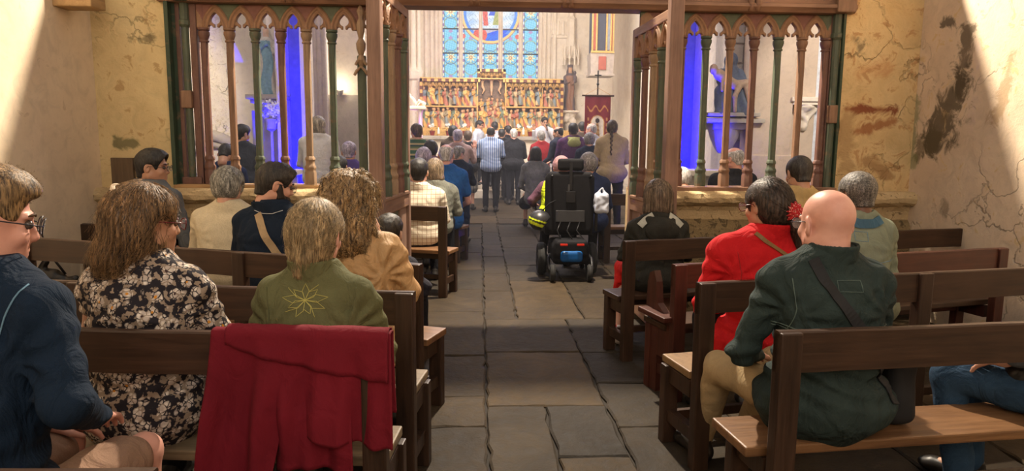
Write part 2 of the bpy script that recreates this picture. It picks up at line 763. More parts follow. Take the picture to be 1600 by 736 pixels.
def plaster(name, c1, c2, patch=None, stain=None, bump=.35, scale=1.0, patch_at=.62, cracks=True):
    """aged lime plaster; stain = list of (a, b, radius, colour, amount) world-space strokes with ragged edges"""
    a = NT(name)
    geo = a.n('ShaderNodeNewGeometry')
    co = geo.outputs['Position']
    n1 = a.noise(co, 1.6 * scale, 6, .6, .5)
    n2 = a.noise(co, 7.0 * scale, 6, .65, .8)
    n3 = a.noise(co, 42.0 * scale, 5, .65)
    base = a.ramp(n1, [(.3, c1), (.7, c2)])
    base = a.mix(.45, base, a.ramp(n2, [(.25, .62), (.5, 1.0), (.8, 1.15)]), 'MULTIPLY')
    if patch:
        f = a.math('MULTIPLY', a.ramp(n2, [(patch_at, 0.0), (patch_at + .06, 1.0)]), .7)
        base = a.mix(f, base, patch)
    hgt = a.math('ADD', a.math('MULTIPLY', n2, .8), a.math('MULTIPLY', n3, .35))
    if cracks:
        wn = a.n('ShaderNodeTexNoise')
        wn.inputs['Scale'].default_value = 3
        wn.inputs['Detail'].default_value = 5
        a.l(co, wn.inputs['Vector'])
        wv = a.n('ShaderNodeVectorMath', operation='MULTIPLY_ADD')
        a.l(wn.outputs['Color'], wv.inputs[0])
        wv.inputs[1].default_value = (.9, .9, .9)
        a.l(co, wv.inputs[2])
        e = a.vor(wv.outputs[0], 1.1 * scale, 'DISTANCE_TO_EDGE')
        cr = a.ramp(e, [(0.0, 1.0), (.008, .8), (.014, 0.0)])
        cr = a.math('MULTIPLY', cr, a.ramp(n1, [(.45, 0.0), (.6, 1.0)]))
        base = a.mix(a.math('MULTIPLY', cr, .55), base, mul(c1, .35))
        hgt = a.math('SUBTRACT', hgt, a.math('MULTIPLY', cr, 1.2))
    for (p, q, r, col, amt) in (stain or []):
        p, q = Vector(p), Vector(q)
        sb = a.n('ShaderNodeVectorMath', operation='SUBTRACT')
        a.l(co, sb.inputs[0])
        sb.inputs[1].default_value = p
        d = q - p
        dt = a.n('ShaderNodeVectorMath', operation='DOT_PRODUCT')
        a.l(sb.outputs[0], dt.inputs[0])
        dt.inputs[1].default_value = d / max(d.length_squared, 1e-6)
        t = a.math('MAXIMUM', a.math('MINIMUM', dt.outputs['Value'], 1.0), 0.0)
        sc_ = a.n('ShaderNodeVectorMath', operation='SCALE')
        sc_.inputs[0].default_value = d
        a.l(t, sc_.inputs['Scale'])
        s2 = a.n('ShaderNodeVectorMath', operation='SUBTRACT')
        a.l(sb.outputs[0], s2.inputs[0])
        a.l(sc_.outputs[0], s2.inputs[1])
        ln = a.n('ShaderNodeVectorMath', operation='LENGTH')
        a.l(s2.outputs[0], ln.inputs[0])
        dd = a.math('ADD', a.math('DIVIDE', ln.outputs['Value'], r), a.math('ADD', a.math('MULTIPLY', a.math('SUBTRACT', n2, .5), 4.2), a.math('MULTIPLY', a.math('SUBTRACT', n1, .5), 2.5)))
        m = a.math('MULTIPLY', a.ramp(dd, [(.35, 1.0), (1.0, 0.0)]), amt)
        base = a.mix(m, base, col)
    a.bump(hgt, bump, .03)
    return a.fin(base, .9, spec=.15)
# ------------------------------------------------------------------ the building
YS = 5.8           # plane of the wooden screen
XL, XR = ptY(160, 220, YS).x, ptY(1420, 220, YS).x
HXL, HXR = ptY(637, 220, YS).x, ptY(986, 220, YS).x     # the two door hinges


def wx(px, Y=YS, py=180):
    return ptY(px, py, Y).x


def wz(py, Y=YS, px=400):
    return ptY(px, py, Y).z


rs = ptY
m_left = plaster('plaster_left', s2l((212, 192, 166)), s2l((228, 210, 184)), s2l((194, 172, 146)), bump=.10, cracks=False)
p1, p2 = ptY(207, 235, 5.75), ptY(190, 238, 5.75)
m_lback = plaster('plaster_left_back', s2l((205, 180, 132)), s2l((226, 206, 158)), s2l((176, 140, 96)),
                  [(ptY(185, 222, 5.75), ptY(206, 224, 5.75), .05, (.08, .09, .04), .7),
                   (ptY(205, 62, 5.75), ptY(236, 60, 5.75), .045, (.09, .07, .04), .6)], bump=.4, patch_at=.58)
SR = YS - .05
st = [(ptY(1322, 170, SR), ptY(1400, 172, SR), .045, s2l((120, 44, 26)), .85),
      (ptY(1340, 205, SR), ptY(1395, 190, SR), .05, s2l((140, 70, 34)), .7),
      (ptY(1350, 250, SR), ptY(1385, 270, SR), .08, s2l((128, 78, 40)), .5),
      (ptY(1350, 110, SR), ptY(1380, 100, SR), .10, s2l((186, 104, 56)), .3),
      (ptY(1335, 60, SR), ptY(1345, 75, SR), .07, (.05, .04, .03), .6),
      (ptY(1322, 180, SR), ptY(1322, 260, SR), .10, s2l((150, 116, 78)), .5)]
m_rback = plaster('plaster_right_back', s2l((200, 168, 118)), s2l((224, 198, 150)), s2l((176, 130, 86)), st, bump=.6, patch_at=.56)


def onx(px, py):      # point of the right side wall seen at a pixel
    d = ray(px, py)
    return CAM + d * ((XR - CAM.x) / d.x)


def onl(px, py):
    d = ray(px, py)
    return CAM + d * ((XL - CAM.x) / d.x)


st = [(onx(1512, 50), onx(1500, 130), .10, s2l((92, 80, 66)), .8), (onx(1500, 130), onx(1462, 215), .15, s2l((86, 76, 60)), .85),
      (onx(1462, 215), onx(1436, 230), .09, s2l((92, 82, 60)), .7), (onx(1476, 35), onx(1490, 34), .05, (.06, .05, .04), .8),
      (onx(1432, 150), onx(1424, 260), .05, s2l((120, 128, 84)), .6), (onx(1560, 180), onx(1580, 90), .07, s2l((150, 116, 70)), .5),
      (onx(1475, 330), onx(1476, 320), .05, s2l((96, 84, 64)), .5)]
m_right = plaster('plaster_right', s2l((206, 184, 160)), s2l((224, 204, 180)), s2l((206, 178, 128)), st, bump=.45, patch_at=.60)
m_white = plaster('plaster_choir', s2l((222, 208, 188)), s2l((236, 226, 210)), s2l((208, 190, 166)), bump=.12, cracks=False)
m_rough = plaster('plaster_rough', s2l((224, 212, 192)), s2l((238, 228, 210)), s2l((200, 184, 160)), bump=1.0, scale=2.0, patch_at=.55)
m_stone = plaster('pale_stone', s2l((170, 160, 148)), s2l((190, 182, 168)), s2l((150, 138, 124)), bump=.25, cracks=False)
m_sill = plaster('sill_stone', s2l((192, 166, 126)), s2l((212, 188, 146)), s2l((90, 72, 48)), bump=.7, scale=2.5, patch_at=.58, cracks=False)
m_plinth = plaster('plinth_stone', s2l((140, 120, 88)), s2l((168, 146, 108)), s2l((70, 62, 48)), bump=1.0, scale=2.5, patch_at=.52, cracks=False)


def structure(mb, name, m, smooth=False):
    return tag(mb.build(name, m, smooth=smooth), kind='structure')


# floor of worn slabs: one mesh, joints are real gaps
def floor_mat():
    a = NT('flagstone')
    geo = a.n('ShaderNodeNewGeometry')
    co = geo.outputs['Position']
    r = geo.outputs['Random Per Island']
    tint = a.ramp(r, [(0.0, s2l((46, 38, 28))), (.3, s2l((60, 49, 34))), (.55, s2l((45, 40, 33))), (.8, s2l((68, 55, 37))), (1.0, s2l((42, 37, 31)))])
    n1 = a.noise(co, 2.6, 7, .65, .6)
    n2 = a.noise(co, 17.0, 6, .7, .4)
    base = a.mix(.75, tint, a.ramp(n1, [(.25, .5), (.52, 1.0), (.75, 1.7)]), 'MULTIPLY')
    base = a.mix(.6, base, a.ramp(n2, [(.3, .45), (.7, 1.5)]), 'MULTIPLY')
    h = a.math('ADD', a.math('MULTIPLY', n1, 1.4), a.math('MULTIPLY', n2, .4))
    a.bump(h, .55, .025)
    return a.fin(base, a.ramp(n2, [(.2, .6), (.8, .9)]), spec=.22)


def slabs():
    rnd = random.Random(5)
    bm = bmesh.new()

    def slab(x0, x1, y0, y1, y0b=None, y1b=None, z=0.0):
        """y0/y1 on the left side, y0b/y1b on the right side"""
        g = .006
        y0b = y0 if y0b is None else y0b
        y1b = y1 if y1b is None else y1b
        pts = []

        def edge(a, b, n):
            for i in range(n):
                t = i / n
                j = 0.0 if i == 0 else rnd.uniform(-.010, .010)
                p = Vector(a).lerp(Vector(b), t)
                d = (Vector(b) - Vector(a)).normalized()
                pts.append((p.x - d.y * j, p.y + d.x * j))
        A, B_, C_, D_ = (x0 + g, y0 + g), (x1 - g, y0b + g), (x1 - g, y1b - g), (x0 + g, y1 - g)
        nx = max(2, int(abs(x1 - x0) / .09))
        ny = max(2, int(abs(y1 - y0) / .09))
        edge(A, B_, nx)
        edge(B_, C_, ny)
        edge(C_, D_, nx)
        edge(D_, A, ny)
        cx = sum(p[0] for p in pts) / len(pts)
        cy = sum(p[1] for p in pts) / len(pts)
        tilt = (rnd.uniform(-.004, .004), rnd.uniform(-.004, .004))
        rings = []
        for ins, dz in ((0.0, -.03), (0.0, -.008), (.012, 0.0)):
            ring = []
            for (x, y) in pts:
                k = 1 - ins / max(.1, math.hypot(x - cx, y - cy))
                xx, yy = cx + (x - cx) * k, cy + (y - cy) * k
                ring.append(bm.verts.new((xx, yy, z + dz + tilt[0] * (xx - cx) + tilt[1] * (yy - cy))))
            rings.append(ring)
        for a_, b_ in zip(rings[:-1], rings[1:]):
            for i in range(len(pts)):
                j = (i + 1) % len(pts)
                bm.faces.new((a_[i], a_[j], b_[j], b_[i]))
        bm.faces.new(rings[-1])
    # the aisle: measured joints, near to far
    def col(x0, x1, ys, sk=None):
        for a_, b_ in zip(ys[:-1], ys[1:]):
            slab(x0, x1, a_, b_, z=rnd.uniform(-.004, .002))
    J1, J2 = .045, .70
    col(-.58, J1, [1.2, 2.1, 2.75, 3.33, 3.75, 4.5, 5.7, 6.6, 7.6, 8.8, 10.1, 11.5])
    # the middle run, one slab cracked across
    for a_, b_ in ((1.3, 2.4), (3.6, 4.57), (4.57, 5.45)):
        slab(J1, J2, a_, b_, z=rnd.uniform(-.004, .002))
    slab(J1, .36, 2.4, 3.6)
    slab(.36, J2, 2.4, 2.98)
    slab(.36, J2, 2.98, 3.6)
    col(J1, .31, [5.45, 6.5, 7.4, 8.5, 9.5, 10.8, 12.2])
    col(.31, .86, [5.45, 7.0, 7.9, 9.2, 10.3, 11.6])
    slab(J2, 1.32, 3.0, 3.3)
    col(J2, 1.32, [1.4, 2.3, 3.3, 3.95, 4.55, 5.45])
    col(.86, 1.45, [5.45, 6.2, 7.1, 8.3, 9.4, 10.6])
    # everything else
    def field(xa, xb, ya, yb):
        x = xa
        while x < xb - .2:
            w = min(rnd.uniform(.5, .85), xb - x)
            if xb - x - w < .3:
                w = xb - x
            y = ya
            while y < yb - .15:
                h = min(rnd.uniform(.6, 1.3), yb - y)
                if yb - y - h < .3:
                    h = yb - y
                slab(x, x + w, y, y + h, z=rnd.uniform(-.004, .002))
                y += h
            x += w
    field(XL - .1, -.58, -1.5, 12.0)
    field(1.32, XR + .1, -1.5, 5.45)
    field(1.45, XR + .1, 5.45, 12.0)
    field(-.58, 1.32, -1.5, 1.2)
    field(-6.6, XL - .1, 6.2, 12.0)
    field(XR + .1, 7.2, 6.2, 12.0)
    field(-3.6, 4.2, 12.0, 18.0)
    me = bpy.data.meshes.new('floor')
    bm.normal_update()
    bm.to_mesh(me)
    bm.free()
    me.materials.append(floor_mat())
    o = bpy.data.objects.new('floor', me)
    C.objects.link(o)
    return tag(o, kind='structure')


slabs()
mb = MB().box((.4, 9.0, -.045), (16, 26, .05))
structure(mb, 'floor_bed', plain('joint_earth', (.03, .024, .018), .95))

# nave walls
WT = .55
structure(MB().box((XL - .25, 1.7, 2.25), (.5, 8.2, 4.6)), 'wall_left', m_left)
structure(MB().box((XR + .25, 1.7, 2.25), (.5, 8.2, 4.6)), 'wall_right', m_right)
structure(MB().box((.3, -3.2, 2.25), (XR - XL + 1.0, .3, 4.6)), 'wall_rear', m_left)
# walls beside the screen
XA, XB = wx(272, YS, 150), wx(1306, YS, 150)
structure(MB().box(((XL + XA) / 2 - .2, YS + .01, 2.25), (XA - XL + .4, .12, 4.6)), 'wall_screen_left', m_lback)
# right one with a slightly bellied arris
mb = MB()
poly = []
for i in range(24):
    z = 4.5 * i / 23
    poly.append((XB + .02 * math.sin(z * 5) + .015 * math.sin(z * 17 + 1), z))
mb.prism(poly + [(XR + .3, 4.5), (XR + .3, 0)], YS - .05, YS + .07)
structure(mb, 'wall_screen_right', m_rback)
# low wall and moulded stone sill below the screen
ZS = 1.03


def sillwall(x0, x1, name):
    prof = [(YS + .28, 0), (YS + .28, ZS), (YS - .14, ZS), (YS - .175, ZS - .02), (YS - .19, ZS - .055), (YS - .18, ZS - .09), (YS - .14, ZS - .115),
            (YS - .10, ZS - .13), (YS - .08, ZS - .17), (YS - .08, ZS - .24), (YS - .11, ZS - .27), (YS - .13, ZS - .32), (YS - .14, ZS - .40), (YS - .15, 0)]
    n = max(2, int((x1 - x0) / .06))
    mb = MB()
    rnd = random.Random(int(x0 * 100))
    vs = []
    for i in range(n + 1):
        x = x0 + (x1 - x0) * i / n
        for (y, z) in prof:
            e = .006 if 0 < z < ZS and y < YS else 0
            vs.append((x, y + rnd.uniform(-e, e), z + rnd.uniform(-e, e)))
    k = len(prof)
    fs = [(i * k + j, i * k + (j + 1) % k, (i + 1) * k + (j + 1) % k, (i + 1) * k + j) for i in range(n) for j in range(k)]
    fs += [tuple(range(k - 1, -1, -1)), tuple(n * k + j for j in range(k))]
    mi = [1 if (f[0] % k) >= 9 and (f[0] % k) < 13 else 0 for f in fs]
    mb.v, mb.f, mb.mi = vs, fs, mi
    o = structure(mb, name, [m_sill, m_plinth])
    return o


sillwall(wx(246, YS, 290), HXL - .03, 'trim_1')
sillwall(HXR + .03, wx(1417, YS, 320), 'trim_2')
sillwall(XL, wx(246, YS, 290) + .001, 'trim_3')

# wood colours of the screen
RB = paint_wood('red_brown_paint', s2l((112, 80, 70)))
OR_ = paint_wood('orange_brown_paint', s2l((138, 106, 84)))
TN = paint_wood('tan_paint', s2l((152, 126, 100)))
GR = paint_wood('green_paint', s2l((86, 94, 78)))
GD = paint_wood('dark_green_paint', s2l((56, 72, 56)))
OW = wood('oak_rail', s2l((110, 80, 64)), s2l((156, 120, 96)), 'X')
OWZ = wood('oak_stile', s2l((112, 84, 72)), s2l((154, 122, 104)), 'Z')
CM = {'r': RB, 'o': OR_, 't': TN, 'g': GR}


def screen_column(parent, x, z0, z1, m, r=.030, y=0.0):
    """clustered shaft with moulded base and round capital"""
    prof_base = [(r * 1.62, z0), (r * 1.62, z0 + .10), (r * 1.45, z0 + .112), (r * 1.45, z0 + .125), (r * 1.62, z0 + .135), (r * 1.58, z0 + .15), (r * 1.25, z0 + .165),
                 (r * 1.2, z0 + .195), (r * 1.42, z0 + .205), (r * 1.36, z0 + .22), (r * 1.02, z0 + .235)]
    mb = MB()
    mb.lathe(prof_base, (x, y, 0), 8)
    # shaft: four small rolls round a core
    mb.lathe([(r * .82, z0 + .22), (r * .82, z1 - .10)], (x, y, 0), 10)
    for a in (45, 135, 225, 315):
        a = math.radians(a)
        mb.tube([(x + math.cos(a) * r * .58, y + math.sin(a) * r * .58, z0 + .22), (x + math.cos(a) * r * .58, y + math.sin(a) * r * .58, z1 - .10)], r * .47, 8)
    mb.lathe([(r * .9, z1 - .11), (r * 1.25, z1 - .108), (r * 1.28, z1 - .098), (r * 1.05, z1 - .09), (r * 1.3, z1 - .07), (r * 1.52, z1 - .05), (r * 1.5, z1 - .028),
              (r * 1.2, z1 - .022), (r * 1.55, z1 - .014), (r * 1.55, z1)], (x, y, 0), 12)
    return mb.build('column', m, parent, smooth='auto')


def arch_board(name, parent, x0, w, n, z0, hh, mats_cols, thick=.05, h=.0062, y=0.0, left_ext=0.0, right_ext=0.0):
    """tracery board: n bays of width w from x0; z0 capital top, hh full height"""
    k = w / .2
    g = Grid((x0 - left_ext - .02, y - thick, z0 - .03), (x0 + n * w + right_ext + .02, y + thick, z0 + hh + .02), h)
    X, Y, Z = np.meshgrid(*g.ax, indexing='ij')
    u = ((X - x0) / w) % 1.0
    u = (u - .5) * w / k
    inb = (X > x0) & (X < x0 + n * w)
    v = (Z - z0) / k
    zt = hh / k
    # opening in 2D
    o = np.sqrt(u ** 2 + (v - .068) ** 2) - .037
    c1 = np.sqrt((u - .022) ** 2 + (v - .078) ** 2) - .048
    c2 = np.sqrt((u + .022) ** 2 + (v - .078) ** 2) - .048
    o = np.minimum(o, np.maximum(c1, c2) + .002)
    o = np.minimum(o, np.maximum(np.abs(u) - .009, np.abs(v - .02) - .03))
    o = np.minimum(o, np.sqrt((np.abs(u) - .042) ** 2 + (v - .006) ** 2) - .017)
    o = np.minimum(o, np.maximum(np.abs(u) - .056, v - .006))
    o = np.where(inb, o, 1.0) * k
    # ribs
    cc, R = .105, .20
    da = np.abs(np.sqrt((np.abs(u) + cc) ** 2 + np.maximum(v - .0, 0) ** 2) - R)
    rib = np.clip(1 - da / .012, 0, 1)
    da2 = np.abs(np.sqrt((np.abs(u) + cc) ** 2 + np.maximum(v, 0) ** 2) - R + .034)
    rib2 = np.clip(1 - da2 / .010, 0, 1)
    rib = np.maximum(rib, .8 * rib2)
    inside = np.sqrt((np.abs(u) + cc) ** 2 + np.maximum(v, 0) ** 2) < R
    th = thick * .5 * (np.where(inside, .62, .45) + .55 * np.sqrt(rib))
    th = np.where(inb, th, thick * .35)
    box = np.maximum(np.abs(Y - y) - th, np.maximum(z0 - Z, Z - (z0 + hh)))
    box = np.maximum(box, np.maximum(x0 - left_ext - X, X - (x0 + n * w + right_ext)))
    g.D = np.maximum(box, -o).astype(np.float32)
    P, Q = g.mesh()
    # surface pattern: green and red spandrels, brown tracery
    uu = (((P[:, 0] - x0) / w) % 1.0 - .5) * w / k
    vv = (P[:, 2] - z0) / k
    d = np.sqrt((np.abs(uu) + cc) ** 2 + np.maximum(vv, 0) ** 2) - R
    bay = np.floor((P[:, 0] - x0) / w + .5).astype(int)
    col = np.tile(np.array(mats_cols[0]), (len(P), 1))
    sp = d > .011
    col[sp & (bay % 2 == 0)] = mats_cols[1]
    col[sp & (bay % 2 == 1)] = mats_cols[2]
    return np_mesh(name, P, Q, attr_mat('tracery_paint', .6, bump=.3), parent, smooth=False, col=col)


TC = [s2l((146, 110, 82)), s2l((124, 80, 68)), s2l((88, 94, 72))]
ZC0, ZCT = 1.055, 2.298      # column foot and capital top
ZB = 2.485                  # underside of the beam

# left screen
xs0 = wx(324.8)
BW = (wx(1282.6) - wx(1061)) / 6.0
nL = int((HXL - xs0) / BW)
scr = empty('wooden_screen', (0, YS, 0), label='left painted wooden choir screen of slim columns under pointed arches', cat='screen')
colorsL = 'rogrtgrg' + 'r' * 4
XP = wx(566)
for i in range(nL + 1):
    x = xs0 + i * BW
    if abs(x - XP) < .07:
        continue
    screen_column(scr, x, ZC0, ZCT, CM[colorsL[i]])
arch_board('arch_tracery', scr, xs0, BW, nL, ZCT, ZB - ZCT, TC, left_ext=.05, right_ext=max(0.0, HXL - xs0 - nL * BW - .04))
MB().box(((wx(288) + XA) / 2 + .01, .02, (ZC0 + ZB + .1) / 2), (wx(288) - XA, .09, ZB - ZC0 + .1), bev=.006).build('panel_board', RB, scr)
MB().box((wx(281), .03, (ZC0 + ZB + .1) / 2), (.03, .12, ZB - ZC0 + .1)).box((XA + .012, -.02, (ZC0 + ZB + .1) / 2), (.03, .16, ZB - ZC0 + .1)).build('dark_edge_strip', GD, scr)
mb = MB().tube([(wx(298), -.02, ZC0 + .06), (wx(298), -.02, ZB - .02)], .028, 10).lathe([(.03, ZCT), (.045, ZCT + .02), (.045, ZCT + .05), (.036, ZCT + .06), (.036, ZB)], (wx(298), -.02, 0), 10)
mb.build('side_shaft', GR, scr, smooth='auto')
MB().box((wx(297), -.04, wz(157)), (.085, .05, .14), bev=.012).build('shaft_block', OR_, scr)
MB().box((wx(310), .01, (ZC0 + ZB) / 2), (.055, .07, ZB - ZC0), bev=.01).build('stile', RB, scr)
MB().box((wx(298), -.005, ZC0 + .03), (.16, .08, .06), bev=.01).build('base_block', RB, scr)
MB().box(((XA + HXL) / 2, .0, ZC0 - .012), (HXL - XA, .20, .03), bev=.008).build('bottom_rail', wood('rail_worn', s2l((150, 116, 78)), s2l((186, 150, 106))), scr)
# post with crocketed finial beside the left door
mb = MB().box((XP + .01, -.03, (ZC0 + 2.1) / 2), (.07, .05, 2.1 - ZC0), bev=.012)
mb.build('finial_post', GR, scr)
mb = MB()
for z, s in ((1.94, 1.0), (2.02, .8)):
    for sx in (-1, 1):
        mb.tube([(XP + .01, -.07, z + .07 * s), (XP + .01 + sx * .035 * s, -.07, z + .035 * s), (XP + .01 + sx * .055 * s, -.07, z)], [.008, .013, .011], 8)
mb.lathe([(.012, 2.00), (.035, 2.06), (.02, 2.10), (.036, 2.15), (.04, 2.19), (.018, 2.23), (.03, 2.28), (.034, 2.34), (.016, 2.39), (.03, 2.44), (.01, 2.485)], (XP + .01, -.055, 0), 8)
mb.build('finial', TN, scr, smooth='auto')

# right screen
xr1 = wx(1282.6)
nR = int((xr1 - HXR) / BW)
xr0 = xr1 - nR * BW
scr2 = empty('wooden_screen', (0, YS, 0), label='right painted wooden choir screen in front of the seated stone figure', cat='screen')
colorsR = 'roogrogogor'
seq = {6: 'r', 5: 'o', 4: 'g', 3: 'r', 2: 'o', 1: 'g', 0: 'r', -1: 'o', -2: 'g'}
for i in range(nR + 1):
    screen_column(scr2, xr0 + i * BW, ZC0, ZCT, CM[seq.get(i - (nR - 6), 'r')])
arch_board('arch_tracery', scr2, xr0, BW, nR, ZCT, ZB - ZCT, TC, left_ext=max(0.0, xr0 - HXR - .04), right_ext=.06)
MB().box((wx(1293), .02, (ZC0 + ZB) / 2), (.06, .09, ZB - ZC0), bev=.01).build('stile', RB, scr2)
mb = MB().tube([(XB - .045, -.03, ZC0), (XB - .045, -.03, ZB - .02)], .034, 10).lathe([(.035, ZCT - .02), (.05, ZCT), (.05, ZCT + .03), (.04, ZCT + .04), (.04, ZB)], (XB - .045, -.03, 0), 10)
mb.build('side_shaft', GR, scr2, smooth='auto')
MB().box((XB - .045, -.05, wz(178, px=1200)), (.08, .06, .15), bev=.012).build('shaft_block', OR_, scr2)
MB().box((XB - .006, .0, (ZC0 + ZB) / 2), (.02, .16, ZB - ZC0)).build('dark_edge_strip', GD, scr2)
MB().box(((XB + HXR) / 2, -.02, ZC0 - .015), (XB - HXR, .22, .045), bev=.01).build('bottom_rail', OW, scr2)

# moulded beam over everything
beam = empty('carved_beam', (0, YS, 0), label='long moulded oak beam spanning the top of both screens', cat='beam')
mb = MB()
prof = [(-.10, ZB), (.10, ZB), (.10, ZB + .32), (-.13, ZB + .32), (-.13, ZB + .24), (-.10, ZB + .20), (-.10, ZB + .075), (-.135, ZB + .06), (-.14, ZB + .035), (-.115, ZB + .015)]
vs = [(x, y, z) for x in (XA - .05, XB + .06) for (y, z) in prof]
k = len(prof)
mb.add(vs, [(j, (j + 1) % k, k + (j + 1) % k, k + j) for j in range(k)] + [tuple(range(k - 1, -1, -1)), tuple(range(k, 2 * k))])
mb.build('beam', OW, beam)
for px in (455, 741, 884, 1170):
    x = wx(px, YS, 20)
    mb = MB()
    for sx in (-1, 1):
        mb.tube([(x + sx * .028, -.11, ZB + .005), (x + sx * .03, -.125, ZB + .06), (x + sx * .024, -.115, ZB + .12), (x + sx * .03, -.11, ZB + .2)], [.02, .028, .02, .03], 8)
    mb.build('carved_boss', OW, beam, smooth=True)
MB().box((XB - .03, -.04, ZB + .12), (.16, .22, .24), bev=.015).build('end_block', OR_, beam)
MB().box((wx(300), -.04, ZB + .12), (.10, .22, .24), bev=.015).build('end_block', GR, beam)

MB().box(((XL + XR) / 2, .0, ZB + .62), (XR - XL, .10, .62), bev=.01).build('unseen_light_blocker', OW, beam)  # unseen board, added to cut the floodlight's edge on the side walls
# stub of a beam on the left wall
b = MB().box((0, 0, 0), (.30, .2, .2), bev=.01)
o = b.build('beam_end', wood('beam_end_wood', s2l((150, 116, 76)), s2l((190, 156, 110)), 'Y'))
pz = onl(88, 2)
o.location = (XL + .12, pz.y + .05, pz.z + .06)
tag(o, 'short sawn beam end jutting from the top of the left wall', 'beam')


# door leaves, opened towards the nave
def leaf(label, hinge, ang, W_, ztop, zrail, cols, mirror):
    """local x runs from the hinge to the free edge"""
    t = empty('screen_door', (hinge, YS - .06, 0), ang, label, 'door', None)
    T = .055
    sw = .085
    zcap = ztop - .235
    MB().box((sw / 2 - .01, 0, (ztop + .06) / 2), (sw * .8, T, ztop - .06), bev=.008).build('hinge_stile', OWZ, t)
    mb = MB().box((W_ - sw * .5, 0, (ztop + .08) / 2 + .02), (sw, T * 1.7, ztop), bev=.01)
    mb.box((W_ - sw * 1.12, -T * .25, (ztop + .04) / 2), (.03, T, ztop - .1), bev=.006).box((W_ - sw * 1.12, T * .25, (ztop + .04) / 2), (.03, T, ztop - .1), bev=.006)
    mb.build('free_stile', OWZ, t)
    mb = MB()
    L = W_ - 2 * sw + .02
    cx = W_ / 2
    mb.box((cx, 0, ztop - .035), (L + .04, T, .07), bev=.008).build('top_rail', OW, t)
    MB().box((cx, 0, zrail - .06), (L, T, .13), bev=.01).box((cx, 0, zrail - .01), (L, T * 1.35, .03), bev=.008).build('middle_rail', OW, t)
    MB().box((cx, 0, .14), (L, T, .18), bev=.01).build('bottom_rail', OW, t)
    n = len(cols) - 1
    w = (L - .04) / n
    x0 = cx - w * n / 2
    arch_board('arch_tracery', t, x0, w, n, zcap, ztop - .06 - zcap, [s2l((142, 104, 76)), s2l((128, 82, 66)), s2l((104, 104, 76))], thick=.05, h=.0065)
    for i, c in enumerate(cols):
        screen_column(t, x0 + i * w, zrail, zcap, CM[c], r=.026)
    pw = (L) / 3
    for i in range(3):
        MB().box((cx - L / 2 + pw * (i + .5), 0, (zrail + .1) / 2 + .02), (pw - .05, .02, zrail - .32), bev=.004).build('lower_panel', GR if i % 2 else OWZ, t)
    mb = MB()
    for i in (1, 2):
        mb.box((cx - L / 2 + pw * i, 0, (zrail + .1) / 2 + .02), (.05, T * .9, zrail - .30), bev=.006)
    mb.build('muntin', OWZ, t)
    return t


leaf('left open door leaf of the wooden screen, beside the curly-haired woman', HXL, math.radians(-96), 1.03, 2.455, 1.02, 'grtgr', False)
leaf('right open door leaf of the wooden screen, above the girl with bobbed hair', HXR, math.radians(-87.5), 1.05, 2.33, .995, 'grtgr', True)

# ------------------------------------------------------------------ choir and chapels
CX0, CX1 = -3.3, 3.95
YB = 20.8
s = MB().box(((CX0 + CX1) / 2, YB + .9, .15), (1, 1, .1))


# back wall with five lancets cut through
def wallholes():
    mb = MB()
    return mb


LZ0, LZ1 = ptY(770, 124, YB).z, 7.4
lan = [(691, 716), (723, 748), (754, 779), (786, 811), (818, 842)]
lx = [(ptY(a, 60, YB).x, ptY(b_, 60, YB).x) for a, b_ in lan]
mb = MB()
xs_ = [CX0 - .3] + [v for p in lx for v in p] + [CX1 + .3]
mb.box(((xs_[0] + xs_[-1]) / 2, YB + .3, LZ0 / 2), (xs_[-1] - xs_[0], .6, LZ0))
mb.box(((xs_[0] + xs_[-1]) / 2, YB + .3, LZ1 + .3), (xs_[-1] - xs_[0], .6, .6))
for a, b_ in ((xs_[0], xs_[1]), (xs_[-2], xs_[-1])):
    mb.box(((a + b_) / 2, YB + .3, (LZ0 + LZ1) / 2), (b_ - a, .6, LZ1 - LZ0))
structure(mb, 'wall_back', m_white)
mb = MB()
for i in range(4):
    a, b_ = lx[i][1], lx[i + 1][0]
    c, w = (a + b_) / 2, (b_ - a)
    zc, zh = (LZ0 + LZ1) / 2, LZ1 - LZ0
    mb.box((c, YB + .32, zc), (w, .2, zh))
    mb.box((c, YB + .20, zc), (w * .62, .14, zh), bev=.02)
    mb.tube([(c, YB + .12, LZ0), (c, YB + .12, LZ1)], w * .22, 8)
structure(mb, 'trim_4', m_white)
mb = MB()
for sx, x in ((-1, lx[0][0]), (1, lx[4][1])):
    for j, (dx, r) in enumerate(((.06, .04), (.17, .05), (.30, .055), (.46, .06))):
        mb.tube([(x + sx * dx, YB - .01 - .015 * j, LZ0 - (.0 if j < 3 else 1.2)), (x + sx * dx, YB - .01 - .015 * j, LZ1)], r, 10)
mb.box(((lx[0][0] + lx[4][1]) / 2, YB + .02, LZ0 - .05), (lx[4][1] - lx[0][0] + .5, .16, .1), bev=.03)
structure(mb, 'trim_5', m_white, smooth='auto')


